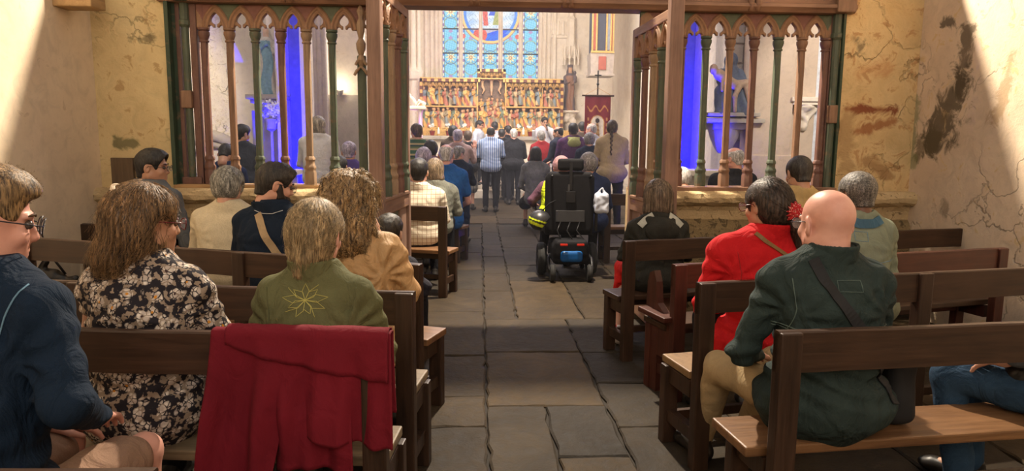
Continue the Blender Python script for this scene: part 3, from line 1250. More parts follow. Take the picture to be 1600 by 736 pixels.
# leaded glass: the design is laid on the pane itself
def glasscol(U, V, lancet, x, z):
    """U -1..1 across, V metres from the foot; x,z world"""
    H = 1.31
    v = (V % H) / H * 2 - 1
    hw = (lx[0][1] - lx[0][0]) / 2
    n = np.sin(x * 61 + z * 37) * np.sin(z * 53 - x * 29)
    col = np.zeros(U.shape + (3,))
    base = np.stack([.24 + .08 * n, .62 + .09 * n, .80 + .06 * n], -1)
    col[:] = base
    uu, vv = U * hw, v * H / 2
    r = np.sqrt(uu ** 2 + vv ** 2)
    # interlaced lozenges
    for s_ in (1, -1):
        q = np.abs(np.abs(np.abs(vv) - .33) + np.abs(uu) * 1.0 - .235)
        col = np.where((q < .010)[..., None], (.12, .22, .45), col)
        q = np.abs(np.sqrt((np.abs(uu) - .02) ** 2 + (np.abs(vv) - .33) ** 2) - .17)
        col = np.where((q < .012)[..., None], (.40, .50, .25), col)
    q = np.abs(r - .20)
    col = np.where((q < .012)[..., None], (.10, .20, .42), col)
    th = np.arctan2(vv, uu)
    petal = r < .115 + .045 * np.cos(8 * th)
    col = np.where(petal[..., None], (.85, .82, .52), col)
    col = np.where((np.abs(r - (.115 + .045 * np.cos(8 * th))) < .007)[..., None], (.2, .25, .3), col)
    col = np.where((r < .055)[..., None], (.62, .26, .12), col)
    col = np.where((r < .026)[..., None], (.85, .75, .4), col)
    flu = (np.abs(np.abs(vv) - .56) + np.abs(uu) * .8) < .06
    col = np.where(flu[..., None], (.45, .30, .55), col)
    # border of alternating quarries
    edge = np.abs(U) > .80
    k = np.floor(z / .085).astype(int)
    bc = np.array([(.35, .18, .40), (.75, .85, .90), (.12, .22, .60), (.80, .75, .55)])
    col = np.where(edge[..., None], bc[k % 4], col)
    col = np.where((np.abs(np.abs(U) - .80) < .03)[..., None], (.03, .03, .05), col)
    # the great roundel across the three middle lancets: generic sky and figure colours
    cx = (lx[2][0] + lx[2][1]) / 2
    cz = ptY(767, 18, YB).z
    R = (ptY(811, 30, YB).x - cx) * 1.0
    d = np.sqrt((x - cx) ** 2 + (z - cz) ** 2)
    if 1 <= lancet <= 3:
        ins = d < R
        cloud = np.sin(x * 9 + 2 * np.sin(z * 7)) * np.sin(z * 11 + 2 * np.sin(x * 6))
        sky = np.stack([.62 + .22 * cloud, .74 + .16 * cloud, .88 + .06 * cloud], -1)
        zz = (z - cz) / R
        sea = zz < -.66 + .10 * np.sin((x - cx) * 4)
        sky = np.where(sea[..., None], np.stack([.02 + 0 * x, .16 + .05 * cloud, .86 + 0 * x], -1), sky)
        haze_ = (zz < -.52) & ~sea
        sky = np.where(haze_[..., None], (.58, .50, .58), sky)
        rim = (d > R * .86) & (zz > -.7)
        sky = np.where(rim[..., None], (.10, .30, .85), sky)
        xr = (x - cx)
        red = (np.abs(xr + .16 - (z - cz) * -.08) < .07) & (zz > -.42) & (zz < .6)
        red |= (np.sqrt((xr + .30) ** 2 + (z - cz + .62) ** 2) < .20)
        blue = (np.abs(xr - .02 - .1 * np.sin(z * 5)) < .11) & (zz > -.08)
        olive = (np.abs(xr - .22 + (z - cz) * -.2) < .09) & (zz > -.40) & (zz < .3)
        sky = np.where(blue[..., None], (.05, .12, .70), sky)
        sky = np.where(olive[..., None], (.45, .45, .12), sky)
        sky = np.where(red[..., None], (.80, .12, .08), sky)
        lead = (np.abs(((x * 1.7 + .3 * np.sin(z * 9)) % .17) - .085) < .004) | (np.abs(((z * 1.3 + .3 * np.sin(x * 8)) % .19) - .09) < .004)
        sky = np.where(lead[..., None], sky * .25, sky)
        col = np.where(ins[..., None], sky, col)
        ring = np.abs(d - R) < .035
        col = np.where(ring[..., None], (.85, .62, .22), col)
        col = np.where((np.abs(d - R - .045) < .010)[..., None], (.55, .12, .10), col)
        ros = np.sqrt((np.abs(x - cx) - R * .97) ** 2 + (z - cz + R * .80) ** 2) < .07
        col = np.where(ros[..., None], (.75, .15, .12), col)
    return np.clip(col, 0, 1)


gm = attr_mat('leaded_glass', emit=1.1)
wn = 0
for i, (a, b_) in enumerate(lx):
    t = empty('stained_glass_window', (0, YB + .3, 0), 0, ['leftmost blue patterned stained glass lancet above the altarpiece', 'second stained glass lancet from the left, left part of the roundel',
              'middle stained glass lancet with the red and blue robed scene', 'fourth stained glass lancet from the left, right part of the roundel', 'rightmost blue patterned stained glass lancet above the altarpiece'][i], 'window', 'lancets of the east window')
    nx_, nz_ = 44, int((min(LZ1, 5.2) - LZ0) / .012)
    xs2 = np.linspace(a, b_, nx_)
    zs2 = np.linspace(LZ0, min(LZ1, 5.2), nz_)
    XX, ZZ = np.meshgrid(xs2, zs2, indexing='ij')
    cl = glasscol((XX - (a + b_) / 2) / ((b_ - a) / 2), ZZ - LZ0, i, XX, ZZ)
    P = np.stack([XX, 0 * XX, ZZ], -1).reshape(-1, 3)
    ii = np.arange(nx_ * nz_).reshape(nx_, nz_)
    Q = np.stack([ii[:-1, :-1], ii[1:, :-1], ii[1:, 1:], ii[:-1, 1:]], -1).reshape(-1, 4)
    np_mesh('glass', P, Q, gm, t, smooth=False, col=cl.reshape(-1, 3))
    MB().box(((a + b_) / 2, .0, (5.2 + LZ1) / 2), (b_ - a, .01, LZ1 - 5.2)).build('upper_glass', plain('dim_glass', (.2, .5, .65), .3), t)
    mb = MB()
    for py in (84, 46, 8):
        z = ptY(770, py, YB + .27).z
        mb.box(((a + b_) / 2, -.03, z), (b_ - a, .03, .035))
    mb.build('saddle_bar', plain('black_iron', (.015, .015, .017), .5, .6), t)

# choir side walls and chapel end walls
YC = 11.2
structure(MB().box((.4, 14.0, 6.25), (16, 15.0, .2)), 'ceiling', m_white)
structure(MB().box((CX0 - .3, (YC + YB) / 2 + .3, 2.9), (.6, YB - YC + .6, 6.4)), 'wall_choir_left', m_white)
structure(MB().box((CX1 + .3, (YC + YB) / 2 + .3, 2.9), (.6, YB - YC + .6, 6.4)), 'wall_choir_right', m_white)
structure(MB().box((7.9, 8.5, 2.25), (.4, 6.0, 4.6)), 'wall_chapel_right', m_white)
structure(MB().box((-7.0, 8.5, 2.25), (.4, 6.0, 4.6)), 'wall_chapel_left', m_white)


def cpx(px, py, Y):
    return ptY(px, py, Y)


# left chapel wall (rough plaster), with a blind stone arch
structure(MB().box(((-7.0 + CX0) / 2, YC + .25, 2.25), (CX0 + 7.0, .5, 4.6)), 'wall_chapel_end_left', m_rough)
acx, acz = cpx(330, 218, YC).x, .75
ra = cpx(388, 200, YC).x - acx
mb = MB()
for r_, dy, wd in ((ra, .05, .09), (ra - .10, .03, .06)):
    pts = [(acx + r_ * math.cos(math.radians(a)), YC - dy, acz + r_ * 1.22 * math.sin(math.radians(a))) for a in range(0, 181, 9)]
    pts = [(pts[0][0], pts[0][1], 0.0)] + pts + [(pts[-1][0], pts[-1][1], 0.0)]
    mb.tube(pts, wd, 8)
structure(mb, 'trim_6', m_stone, smooth=True)
# grey dado right of the arch and the pier that carries the statue
xa, xb = cpx(396, 200, 10.9).x, cpx(445, 200, 10.9).x
structure(MB().box(((xa + xb) / 2, YC - .1, .75), (xb - xa, .5, 1.5 + .7)), 'trim_7', m_stone)

# blue lit niches: recess between strips, shaped to confine the light, lamp standing on the floor
def blue_niche(px0, px1, Y, side):
    x0, x1 = cpx(px0, 150, Y).x, cpx(px1, 150, Y).x
    mb = MB()
    mb.box((x0 - .05, Y + .05, 1.9), (.08, .5, 3.8), bev=.02).box((x1 + .05, Y + .05, 1.9), (.08, .5, 3.8), bev=.02).box(((x0 + x1) / 2, Y + .3, 1.9), (x1 - x0 + .1, .1, 3.8), mi=1)
    structure(mb, 'trim_8' if side < 0 else 'trim_9', [m_white, plain('darkened_niche_back', (.16, .15, .17), .9)])  # back darkened in colour so white light does not wash out the blue
    xc = (x0 + x1) / 2
    w = x1 - x0
    light('blue_uplight', 'SPOT', (xc, Y - .45, .35), (xc, Y + .3, 1.8), 3000, (.0, .0, 1.0), .03, 60, .8)
    light('blue_uplight', 'AREA', (xc, Y - .02, .25), (xc, Y + .14, 2.6), 200, (.0, .0, 1.0), .16)
    t = empty('uplight', (xc, Y - .30, 0), 0, 'small floor spotlight washing the %s chapel niche in blue' % ('left' if side < 0 else 'right'), 'lamp')
    MB().lathe([(.06, .12), (.075, .14), (.075, .30), (.06, .31)], (0, 0, 0), 14).build('lamp_housing', plain('black_housing', (.02, .02, .02), .4), t, smooth='auto')
    MB().box((0, 0, .01), (.2, .14, .02)).tube([(-.08, 0, .01), (-.085, 0, .22)], .008, 6).tube([(.08, 0, .01), (.085, 0, .22)], .008, 6).build('bracket', plain('black_housing', (.02, .02, .02), .4), t)


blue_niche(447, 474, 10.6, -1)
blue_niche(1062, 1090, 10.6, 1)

# pale fluted pier, pilaster with sconce, dado in the left chapel
x0, x1 = cpx(482, 150, 12.0).x, cpx(512, 150, 12.0).x
mb = MB()
for i in range(4):
    x = x0 + (x1 - x0) * (i + .5) / 4
    mb.tube([(x, 12.0, 0), (x, 12.0, 5.6)], (x1 - x0) / 7.0, 12)
structure(mb, 'trim_10', m_white, smooth=True)
x0, x1 = cpx(514, 150, 12.6).x, cpx(566, 150, 12.6).x
structure(MB().box(((x0 + x1) / 2, 12.8, 2.8), (x1 - x0, .4, 5.6)), 'trim_11', m_white)
zz_ = cpx(540, 148, 12.5).z
structure(MB().box(((x0 + x1) / 2, 12.56, zz_ / 2), (x1 - x0 + .04, .1, zz_), bev=.01), 'trim_12', m_stone)


def sconce(p, label, power=6, n=(0, -1, 0)):
    t = empty('wall_uplight', p, 0, label, 'lamp')
    MB().lathe([(.02, -.07), (.05, -.03), (.065, .03), (.055, .03), (.03, -.01)], (0, -.05, 0), 12).build('bowl', plain('sconce_metal', (.5, .48, .45), .4, .5), t, smooth='auto')
    MB().box((0, .0, -.01), (.05, .06, .08), bev=.008).build('wall_plate', plain('sconce_metal', (.5, .48, .45), .4, .5), t)
    a = NT('lamp_glow')
    a.b.inputs['Emission Color'].default_value = (1, .85, .6, 1)
    a.b.inputs['Emission Strength'].default_value = 12
    MB().lathe([(.03, .0), (.045, .02), (.03, .035)], (0, -.05, 0), 10).build('bulb', a.m, t, smooth=True)
    light('sconce_light', 'POINT', (p[0], p[1] - .14, p[2] + .10), (p[0], p[1], 5), power, (1.0, .84, .60), .04)


pp = cpx(532, 144, 12.5)
sconce((pp.x, 12.5, pp.z), 'small uplight on the pale pier behind the blonde woman', 6)
pp = cpx(963, 176, 13.0)
sconce((CX1 - .5, 15.2, cpx(964, 180, 15.2).z), 'small uplight on the choir wall right of the red banner', 14)

# right chapel end wall, quoins, pilasters, stone bracket
structure(MB().box(((7.9 + CX1) / 2, YC + .25, 2.25), (7.9 - CX1, .5, 4.6)), 'wall_chapel_end_right', m_rough)
x0, x1 = cpx(1176, 150, 10.6).x, cpx(1238, 150, 10.6).x
mb = MB().box(((x0 + x1) / 2, 10.8, 2.2), (x1 - x0, .5, 4.4), bev=.02).box(((x0 + x1) / 2, 10.78, .65), (x1 - x0 + .1, .5, 1.2), bev=.02)
mb.box((x1 + .22, 10.9, 2.2), (.4, .4, 4.4), bev=.02)
structure(mb, 'trim_13', plaster('pilaster_stone', s2l((196, 176, 156)), s2l((208, 190, 170)), s2l((176, 156, 138)), bump=.2, cracks=False))
mb = MB()
for i in range(9):
    z = .9 + i * .3
    w = .42 if i % 2 else .24
    mb.box((cpx(1133, 100, YC).x + w / 2 + .02, YC - .03, z + .14), (w, .08, .27), bev=.015)
structure(mb, 'trim_14', m_stone)
x = cpx(1262, 170, 10.6).x
structure(MB().box((x + .05, 10.95, 2.2), (.5, .3, 4.4)), 'trim_15', plain('blueish_white', (.72, .76, .82), .8))
t = empty('stone_bracket', (x - .02, 10.7, cpx(1255, 165, 10.6).z), 0, 'carved white stone wall bracket beside the right pilaster', 'bracket')
MB().box((0, 0, .09), (.55, .4, .07), bev=.02).box((0, 0, .03), (.48, .34, .05), bev=.02).build('shelf', m_white, t)
g = Grid((-.3, -.25, -.5), (.3, .25, .05), .014)
g.cone((0, 0, 0), (0, .03, -.18), .17, .07, .04).cone((-.12, -.06, -.05), (.02, -.05, -.22), .05, .04, .03).cone((.14, -.06, -.05), (.0, -.03, -.26), .05, .03, .03).ell((0, -.02, -.30), (.07, .06, .09), .03)
g.disp(lambda X, Y, Z: .010 * wob(X, Y, Z, 45))
P, Q = g.mesh()
np_mesh('corbel', P, Q, m_white, t)

# step up to the altar
structure(MB().box((.33, 19.2, .10), (7.3, 4.0, .2), bev=.015).box((.33, 19.5, .25), (7.2, 3.4, .12), bev=.015), 'floor_step', m_stone)
# ------------------------------------------------------------------ benches
DW = wood('dark_bench_wood', s2l((38, 26, 20)), s2l((74, 52, 38)), 'X', .42)
DWZ = wood('dark_bench_post', s2l((36, 25, 19)), s2l((68, 48, 36)), 'Z', .42)
RW = wood('reddish_bench_wood', s2l((58, 30, 24)), s2l((88, 50, 38)), 'X', .42)
RWZ = wood('reddish_bench_post', s2l((56, 29, 23)), s2l((84, 46, 36)), 'Z', .42)
SW_ = wood('seat_wood', s2l((88, 60, 40)), s2l((134, 98, 66)), 'X', .42)
GW = wood('grey_worn_seat', s2l((96, 82, 64)), s2l((142, 124, 98)), 'X', .5)
OWN = wood('worn_side_wood', s2l((110, 84, 56)), s2l((150, 120, 84)), 'Z', .5)


def bench(label, A, B_, zr, seat=.42, ov=(.0, .0), depth=.25, gap=.10, posts=(0.0, 1.0), rh=.135, mats=None, side_panel=None, foot=True, name='church_bench', group='wooden benches of the nave'):
    """A, B_: ends of the back rail in plan (left, right) seen from behind"""
    m_r, m_p, m_s = mats or (DW, DWZ, SW_)
    A, B_ = Vector((A[0], A[1], 0)), Vector((B_[0], B_[1], 0))
    d = B_ - A
    L = d.length
    t = empty(name, A, math.atan2(d.y, d.x), label, 'bench', group)
    rnd = random.Random(int(A.x * 1000 + A.y * 77))
    T = .034
    # back rail with slightly uneven edges
    n = max(6, int(L / .12))
    mb = MB()
    vs = []
    for i in range(n + 1):
        x = L * i / n
        e = rnd.uniform(-.0018, .0018)
        for (y, z) in ((-T / 2, zr - rh), (-T / 2, zr - .005), (-T / 2 + .005, zr), (T / 2 - .005, zr), (T / 2, zr - .005), (T / 2, zr - rh)):
            vs.append((x, y, z + e))
    fs = [(i * 6 + j, (i + 1) * 6 + j, (i + 1) * 6 + (j + 1) % 6, i * 6 + (j + 1) % 6) for i in range(n) for j in range(6)]
    fs += [tuple(range(6)), tuple(n * 6 + j for j in range(5, -1, -1))]
    mb.add(vs, fs)
    mb.build('back_rail', m_r, t)
    PW = .075
    for p in posts:
        x = PW / 2 + (L - PW) * p
        MB().box((x, -.006, zr / 2 - .002), (PW, .052, zr), bev=.006).build('post', m_p, t)
    # seat board
    y0 = gap - .06
    MB().box((L / 2 + (ov[1] - ov[0]) / 2, y0 + depth / 2, seat - .018), (L + ov[0] + ov[1], depth, .036), bev=.007).build('seat', m_s, t)
    for p in (posts[0], posts[-1]) if L > .6 else ():
        x = PW / 2 + (L - PW) * p
        MB().box((x, y0 + depth - .05, (seat - .036) / 2), (.07, .055, seat - .036), bev=.005).build('leg', m_p, t)
        MB().box((x, y0 + depth / 2 - .04, .14), (.04, depth - .02, .06), bev=.005).build('side_stretcher', m_p, t)
        MB().box((x, y0 + depth / 2 - .03, seat - .08), (.035, depth - .05, .08), bev=.005).build('seat_bracket', m_p, t)
    MB().box((L / 2, y0 + depth - .06, seat - .08), (L - .08, .024, .07), bev=.004).build('apron', m_r, t)
    if foot:
        MB().box((L / 2, y0 + depth - .05, .13), (L - .10, .03, .045), bev=.004).build('stretcher', m_p, t)
    if side_panel:
        x = side_panel
        mb = MB()
        pr = [(.16, .0), (.30, .0), (.30, seat + .02), (.29, seat + .20), (.27, seat + .26), (.22, seat + .28), (.19, seat + .22), (.17, seat + .10), (.03, seat + .02), (.03, seat - .2), (.16, seat - .2)]
        M = Matrix(((0, 1, 0), (1, 0, 0), (0, 0, 1)))
        mb.prism(pr, x - .02, x + .02, M=M)
        mb.box((x - .035, .14, seat + .045), (.09, .30, .03), bev=.008)
        mb.build('bench_end', m_p, t)
    return t


def rail(pa, pb, zr):
    a, b_ = ptZ(pa[0], pa[1], zr), ptZ(pb[0], pb[1], zr)
    return a, b_


def ext(a, b_, x0=None, x1=None):
    d = b_ - a
    A, B2 = a, b_
    if x0 is not None:
        A = a + d * ((x0 - a.x) / d.x)
    if x1 is not None:
        B2 = a + d * ((x1 - a.x) / d.x)
    return A, B2


a, b_ = rail((165, 514), (604, 524), .84)
a, b_ = ext(a, b_, x0=-2.75)
L1 = (a, b_)
bench('nearest left bench, back rail partly hidden by the hanging dark red coat', a, b_, .84, mats=(DW, DWZ, GW), ov=(.05, -.02), posts=(0, .55, 1), gap=.12)
a, b_ = rail((245, 443), (648, 456), .84)
a, b_ = ext(a, b_, x0=-2.8)
L2 = (a, b_)
bench('second left bench from the camera, behind the curly-haired woman in the beige coat', a, b_, .84, mats=(DW, DWZ, GW), ov=(.05, -.02), posts=(0, .45, 1), gap=.12)
a, b_ = rail((35, 370), (659, 412), .825)
L3 = (a, b_)
bench('third left bench, its back rail behind the bearded man in navy', a, b_, .825, ov=(.04, .0), posts=(0, .60, 1), side_panel=None, gap=.12)
a, b_ = rail((130, 349), (545, 362), .80)
L4 = (a, b_)
bench('front left bench, nearest to the screen, where the grey-haired woman in white sits', a, b_, .80, posts=(0, 1), gap=.12)
a, b_ = rail((1214, 517), (1600, 503), .84)
a, b_ = ext(a, b_, x1=3.3)
R1 = (a, b_)
bench('nearest right bench, behind the bald man, with a sunlit seat', a, b_, .84, ov=(.045, .05), posts=(0, 1), gap=.13, depth=.26)
a, b_ = rail((1090, 441), (1600, 418), .84)
a, b_ = ext(a, b_, x1=3.35)
R2 = (a, b_)
bench('second right bench from the camera, its dark post beside the red jacket', a, b_, .84, ov=(-.02, .05), posts=(0, .47, 1), gap=.13, depth=.27, mats=(DW, DWZ, OWN))
a, b_ = rail((1052, 413), (1600, 385), .775)
a, b_ = ext(a, b_, x1=3.4)
R3 = (a, b_)
bench('reddish right bench with a scrolled bench end, just behind the girl', a, b_, .775, ov=(.0, .05), posts=(0, 1), side_panel=.03, mats=(RW, RWZ, DW), gap=.12)
a, b_ = rail((975, 376), (1551, 355), .80)
R4 = (a, b_)
bench('front right bench, where the girl with bobbed hair sits', a, b_, .80, posts=(0, 1), gap=.12, mats=(DW, DWZ, DW))
# the row of the photographer: its left bench carries the man in the denim jacket
bench('rearmost left bench under the man in the denim jacket', (-2.7, 1.30), (-.62, 1.28), .80, mats=(DW, DWZ, GW), gap=.12)
bench('choir bench under the man in the checked shirt', *rail((560, 318), (698, 323), .835), .835, group='benches in the choir', gap=.12)
a, b_ = rail((600, 298), (718, 302), .82)
bench('choir bench beneath the man in the blue polo shirt', a, b_, .82, group='benches in the choir', gap=.12)
a, b_ = rail((945, 303), (1070, 303), .82)
bench('choir bench right of the power wheelchair', a, b_, .82, group='benches in the choir', gap=.12)

# tall wooden panel at the left wall
pa, pb = ptY(161, 247, 5.3), ptY(196, 247, 5.3)
t = empty('bench_end_panel', ((pa.x + pb.x) / 2, 5.42, 0), 0, 'tall plank of grey-brown wood standing in the left corner by the wall', 'panel')
MB().box((0, 0, pa.z / 2), (pb.x - pa.x, .04, pa.z), bev=.004).build('board', wood('old_plank', s2l((74, 56, 42)), s2l((104, 84, 62)), 'Z'), t)
MB().box(((pb.x - pa.x) / 2 + .02, .02, pa.z - .07), (.09, .05, .045), bev=.004).build('bracket', DW, t)

# ------------------------------------------------------------------ altar retable
GOLD = attr_mat('gilt_polychrome', .42, bump=.25)
gold = plain('gilding', s2l((206, 164, 96)), .4, .3, nscale=60, var=.35)
YR = 19.9


def rx(px):
    return ptY(px, 160, YR).x


def rz(py, px=767):
    return ptY(px, py, YR).z


xl_, xr_ = rx(656), rx(880)
xm0, xm1 = rx(746), rx(790)
z0_, zs_, zt_ = rz(203), rz(124), rz(108)
ret = empty('altarpiece', ((xl_ + xr_) / 2, YR, 0), 0, 'wide gilded carved altarpiece with a raised centre full of small painted figures', 'altarpiece')
ox = (xl_ + xr_) / 2
# case
mb = MB()
mb.box((0, .28, (z0_ + zs_) / 2), (xr_ - xl_, .04, zs_ - z0_))
mb.box(((xm0 + xm1) / 2 - ox, .28, (zs_ + zt_) / 2), (xm1 - xm0, .04, zt_ - zs_))
mb.build('back_panel', plain('gilt_and_slate_ground', s2l((128, 104, 84)), .6, nscale=14, var=.5), ret)
fr = .075


def chequer(mb, x0, x1, za, zb, horiz=True):
    """frame member with alternating gold and dark blocks (material 0 and 1)"""
    n = max(2, int((x1 - x0 if horiz else zb - za) / .10))
    for i in range(n):
        if horiz:
            w = (x1 - x0) / n
            mb.box((x0 + w * (i + .5), 0.02, (za + zb) / 2), (w * 1.0, .10, zb - za), mi=i % 2)
        else:
            w = (zb - za) / n
            mb.box(((x0 + x1) / 2, 0.02, za + w * (i + .5)), (x1 - x0, .10, w * 1.0), mi=i % 2)


mb = MB()
X0, X1, M0, M1 = xl_ - ox, xr_ - ox, xm0 - ox, xm1 - ox
chequer(mb, X0, X0 + fr, z0_, zs_, False)
chequer(mb, X1 - fr, X1, z0_, zs_, False)
chequer(mb, X0, M0 + .02, zs_ - fr, zs_)
chequer(mb, M1 - .02, X1, zs_ - fr, zs_)
chequer(mb, M0, M0 + fr, zs_ - fr, zt_, False)
chequer(mb, M1 - fr, M1, zs_ - fr, zt_, False)
chequer(mb, M0, M1, zt_ - fr, zt_)
mb.build('frame', [gold, plain('dark_red_brown_gilt', s2l((110, 58, 40)), .5)], ret)
mb = MB()
mb.box(((X0 + X1) / 2, .12, z0_ + .02), (X1 - X0, .32, .07), bev=.01)
zm_ = rz(167)
mb.box(((X0 + M0) / 2, .14, zm_), (M0 - X0, .26, .045), bev=.008).box(((M1 + X1) / 2, .14, zm_), (X1 - M1, .26, .045), bev=.008)
mb.box(((X0 + X1) / 2, .14, zs_ + .02), (X1 - X0 - .05, .36, .03))
mb.build('shelf', gold, ret)
# divisions between the scenes
for f_ in (.33, .64):
    for (a, b_) in ((X0, M0), (M1, X1)):
        x = a + (b_ - a) * f_
        mb = MB().tube([(x, .08, z0_ + .05), (x, .08, zs_ - fr)], .018, 8)
        mb.build('colonnette', gold, ret, smooth=True)
for x in (M0, M1):
    MB().box((x, .14, (z0_ + zs_) / 2), (.035, .26, zs_ - z0_)).build('colonnette', gold, ret)
# row of canopies
def canopies(x0, x1, z, n):
    for i in range(n):
        w = (x1 - x0) / n
        x = x0 + w * (i + .5)
        mb = MB().tube([(x - w * .42, .05, z - .20), (x - w * .42, .05, z)], .012, 6).tube([(x + w * .42, .05, z - .20), (x + w * .42, .05, z)], .012, 6)
        mb.tube([(x - w * .4, .05, z - .17), (x - w * .25, .04, z - .09), (x, .04, z - .05), (x + w * .25, .04, z - .09), (x + w * .4, .05, z - .17)], .012, 6)
        mb.lathe([(w * .30, z - .12), (w * .34, z - .04), (w * .2, z - .0)], (x, .10, 0), 8)
        mb.build('carved_canopy', gold, ret, smooth=True)


canopies(X0 + fr, M0, zs_ - fr, 8)
canopies(M1, X1 - fr, zs_ - fr, 8)
canopies(M0 + fr, M1 - fr, zt_ - fr, 4)


def small_figure(seed, h_=.36):
    rnd = random.Random(seed)
    g = Grid((-.09, -.07, -.01), (.09, .08, h_ + .02), .010)
    lean = rnd.uniform(-.03, .03)
    g.cone((0, 0, .0), (lean, 0, h_ * .62), h_ * .15, h_ * .11, .02)
    g.ell((lean, 0, h_ * .68), (h_ * .15, h_ * .11, h_ * .11), .02)
    g.ell((lean * 1.2, -.005, h_ * .90), (h_ * .075, h_ * .08, h_ * .10), .012)
    s_ = rnd.choice((-1, 1))
    g.cone((lean + s_ * h_ * .14, 0, h_ * .72), (lean + s_ * h_ * .20, -.03, h_ * .55), h_ * .045, h_ * .04, .01)
    g.cone((lean + s_ * h_ * .20, -.03, h_ * .55), (lean + s_ * h_ * .02, -.06, h_ * .62), h_ * .04, h_ * .035, .01)
    g.cone((lean - s_ * h_ * .14, 0, h_ * .72), (lean - s_ * h_ * .10, -.05, h_ * .52), h_ * .045, h_ * .035, .01)
    g.disp(lambda X, Y, Z: .006 * np.sin(70 * X + 30 * Y + 9 * Z + seed) * (Z < h_ * .6))
    P, Q = g.mesh()
    pal = [s2l(c) for c in ((226, 180, 96), (214, 166, 88), (184, 110, 86), (132, 146, 152), (222, 186, 140), (160, 144, 112), (232, 196, 116), (116, 130, 108))]
    rnd.shuffle(pal)
    z = P[:, 2] / h_
    col = np.tile(np.array(pal[0]), (len(P), 1))
    col[(z > .45) & (z < .78) & (P[:, 0] > lean)] = pal[1]
    col[(z < .5) & (np.sin(P[:, 0] * 40 + P[:, 2] * 20 + seed) > .3)] = pal[2]
    col[z > .80] = s2l((226, 176, 130))
    col[z > .94] = s2l(rnd.choice([(120, 70, 40), (210, 150, 60), (90, 60, 50)]))
    return P, Q, col


protos = []
for k in range(8):
    P, Q, col = small_figure(k)
    o = np_mesh('carved_figure', P, Q, GOLD, ret, col=col)
    protos.append(o)
rnd = random.Random(11)
spots = []
for (a, b_) in ((X0 + .12, M0 - .05), (M1 + .05, X1 - .12)):
    n = 15
    for i in range(n):
        spots.append((a + (b_ - a) * i / (n - 1), rnd.uniform(.08, .16), z0_ + .055, rnd.uniform(1.45, 1.75)))
    n = 13
    for i in range(n):
        spots.append((a + (b_ - a) * i / (n - 1), rnd.uniform(.08, .18), zm_ + .022 + rnd.choice((0, 0, .04)), rnd.uniform(1.3, 1.65)))
for i in range(9):
    spots.append((M0 + .1 + (M1 - M0 - .2) * i / 8, .06, z0_ + .055, rnd.uniform(1.5, 1.8)))
for i in range(6):
    spots.append((M0 + .14 + (M1 - M0 - .28) * i / 5, .16, z0_ + .42, rnd.uniform(1.3, 1.6)))
for i, (x, y, z, s_) in enumerate(spots):
    o = protos[i % 8]
    if i >= 8:
        o = o.copy()
        C.objects.link(o)
        o.parent = ret
    o.location = (x, y, z)
    o.scale = (s_,) * 3
    o.rotation_euler = (0, 0, rnd.uniform(-.5, .5))
# three crosses in the raised middle
flesh = plain('carved_flesh', s2l((220, 178, 134)), .5)
for x, s_, bend in ((0, 1.0, 0), (-.26, .85, .06), (.26, .85, -.06)):
    xc = (M0 + M1) / 2 + x
    zc = (zs_ + zt_) / 2 - .30
    mb = MB().box((xc, .20, zc), (.03, .03, .62 * s_)).box((xc, .20, zc + .22 * s_), (.30 * s_, .03, .03))
    mb.build('cross', DW, ret)
    g = Grid((-.17, -.06, -.3), (.17, .06, .3), .009)
    g.cone((0, 0, -.02), (0, 0, .13), .035, .045, .02).ell((.01, -.02, .20), (.028, .03, .038), .01)
    for sx in (-1, 1):
        g.cone((sx * .04, 0, .14), (sx * .14, 0, .22), .018, .013, .01)
        g.cone((sx * .02, 0, -.03), (sx * .012 + bend, -.02, -.15), .025, .02, .01)
        g.cone((sx * .012 + bend, -.02, -.15), (sx * .008, 0, -.27), .019, .013, .01)
    g.ell((0, 0, -.02), (.042, .035, .03), .01)
    P, Q = g.mesh()
    o = np_mesh('carved_figure', P * s_, Q, flesh, ret)
    o.location = (xc, .15, zc)

# altar table below, with candles and flowers
zA = rz(213)
alt = empty('altar', (ox, 19.3, .3), 0, 'long pale stone altar table under the gilded altarpiece', 'altar')
wA = xr_ - xl_ + .5
MB().box((0, 0, zA - .3 - .05), (wA, .9, .1), bev=.02).build('altar_top', m_stone, alt)
MB().box((0, .05, (zA - .4) / 2), (wA - .3, .7, zA - .4)).build('altar_body', m_white, alt)
for i in range(7):
    x = -wA / 2 + .25 + (wA - .5) * i / 6
    MB().tube([(x, -.34, 0), (x, -.34, zA - .42)], .04, 8).build('altar_colonnette', m_stone, alt, smooth=True)
MB().box((0, .35, zA - .3 + .09), (wA - .2, .25, .18), bev=.01).build('gradine', gold, alt)
lw = plain('white_petal', (.85, .84, .80), .6)
lg = plain('leaf_green', s2l((58, 96, 50)), .6)
pot_m = plain('red_pot', s2l((140, 44, 30)), .5)
rnd = random.Random(3)
fl = [(676, 'leftmost'), (702, 'second'), (727, 'third'), (812, 'fourth')]
proto_f = None
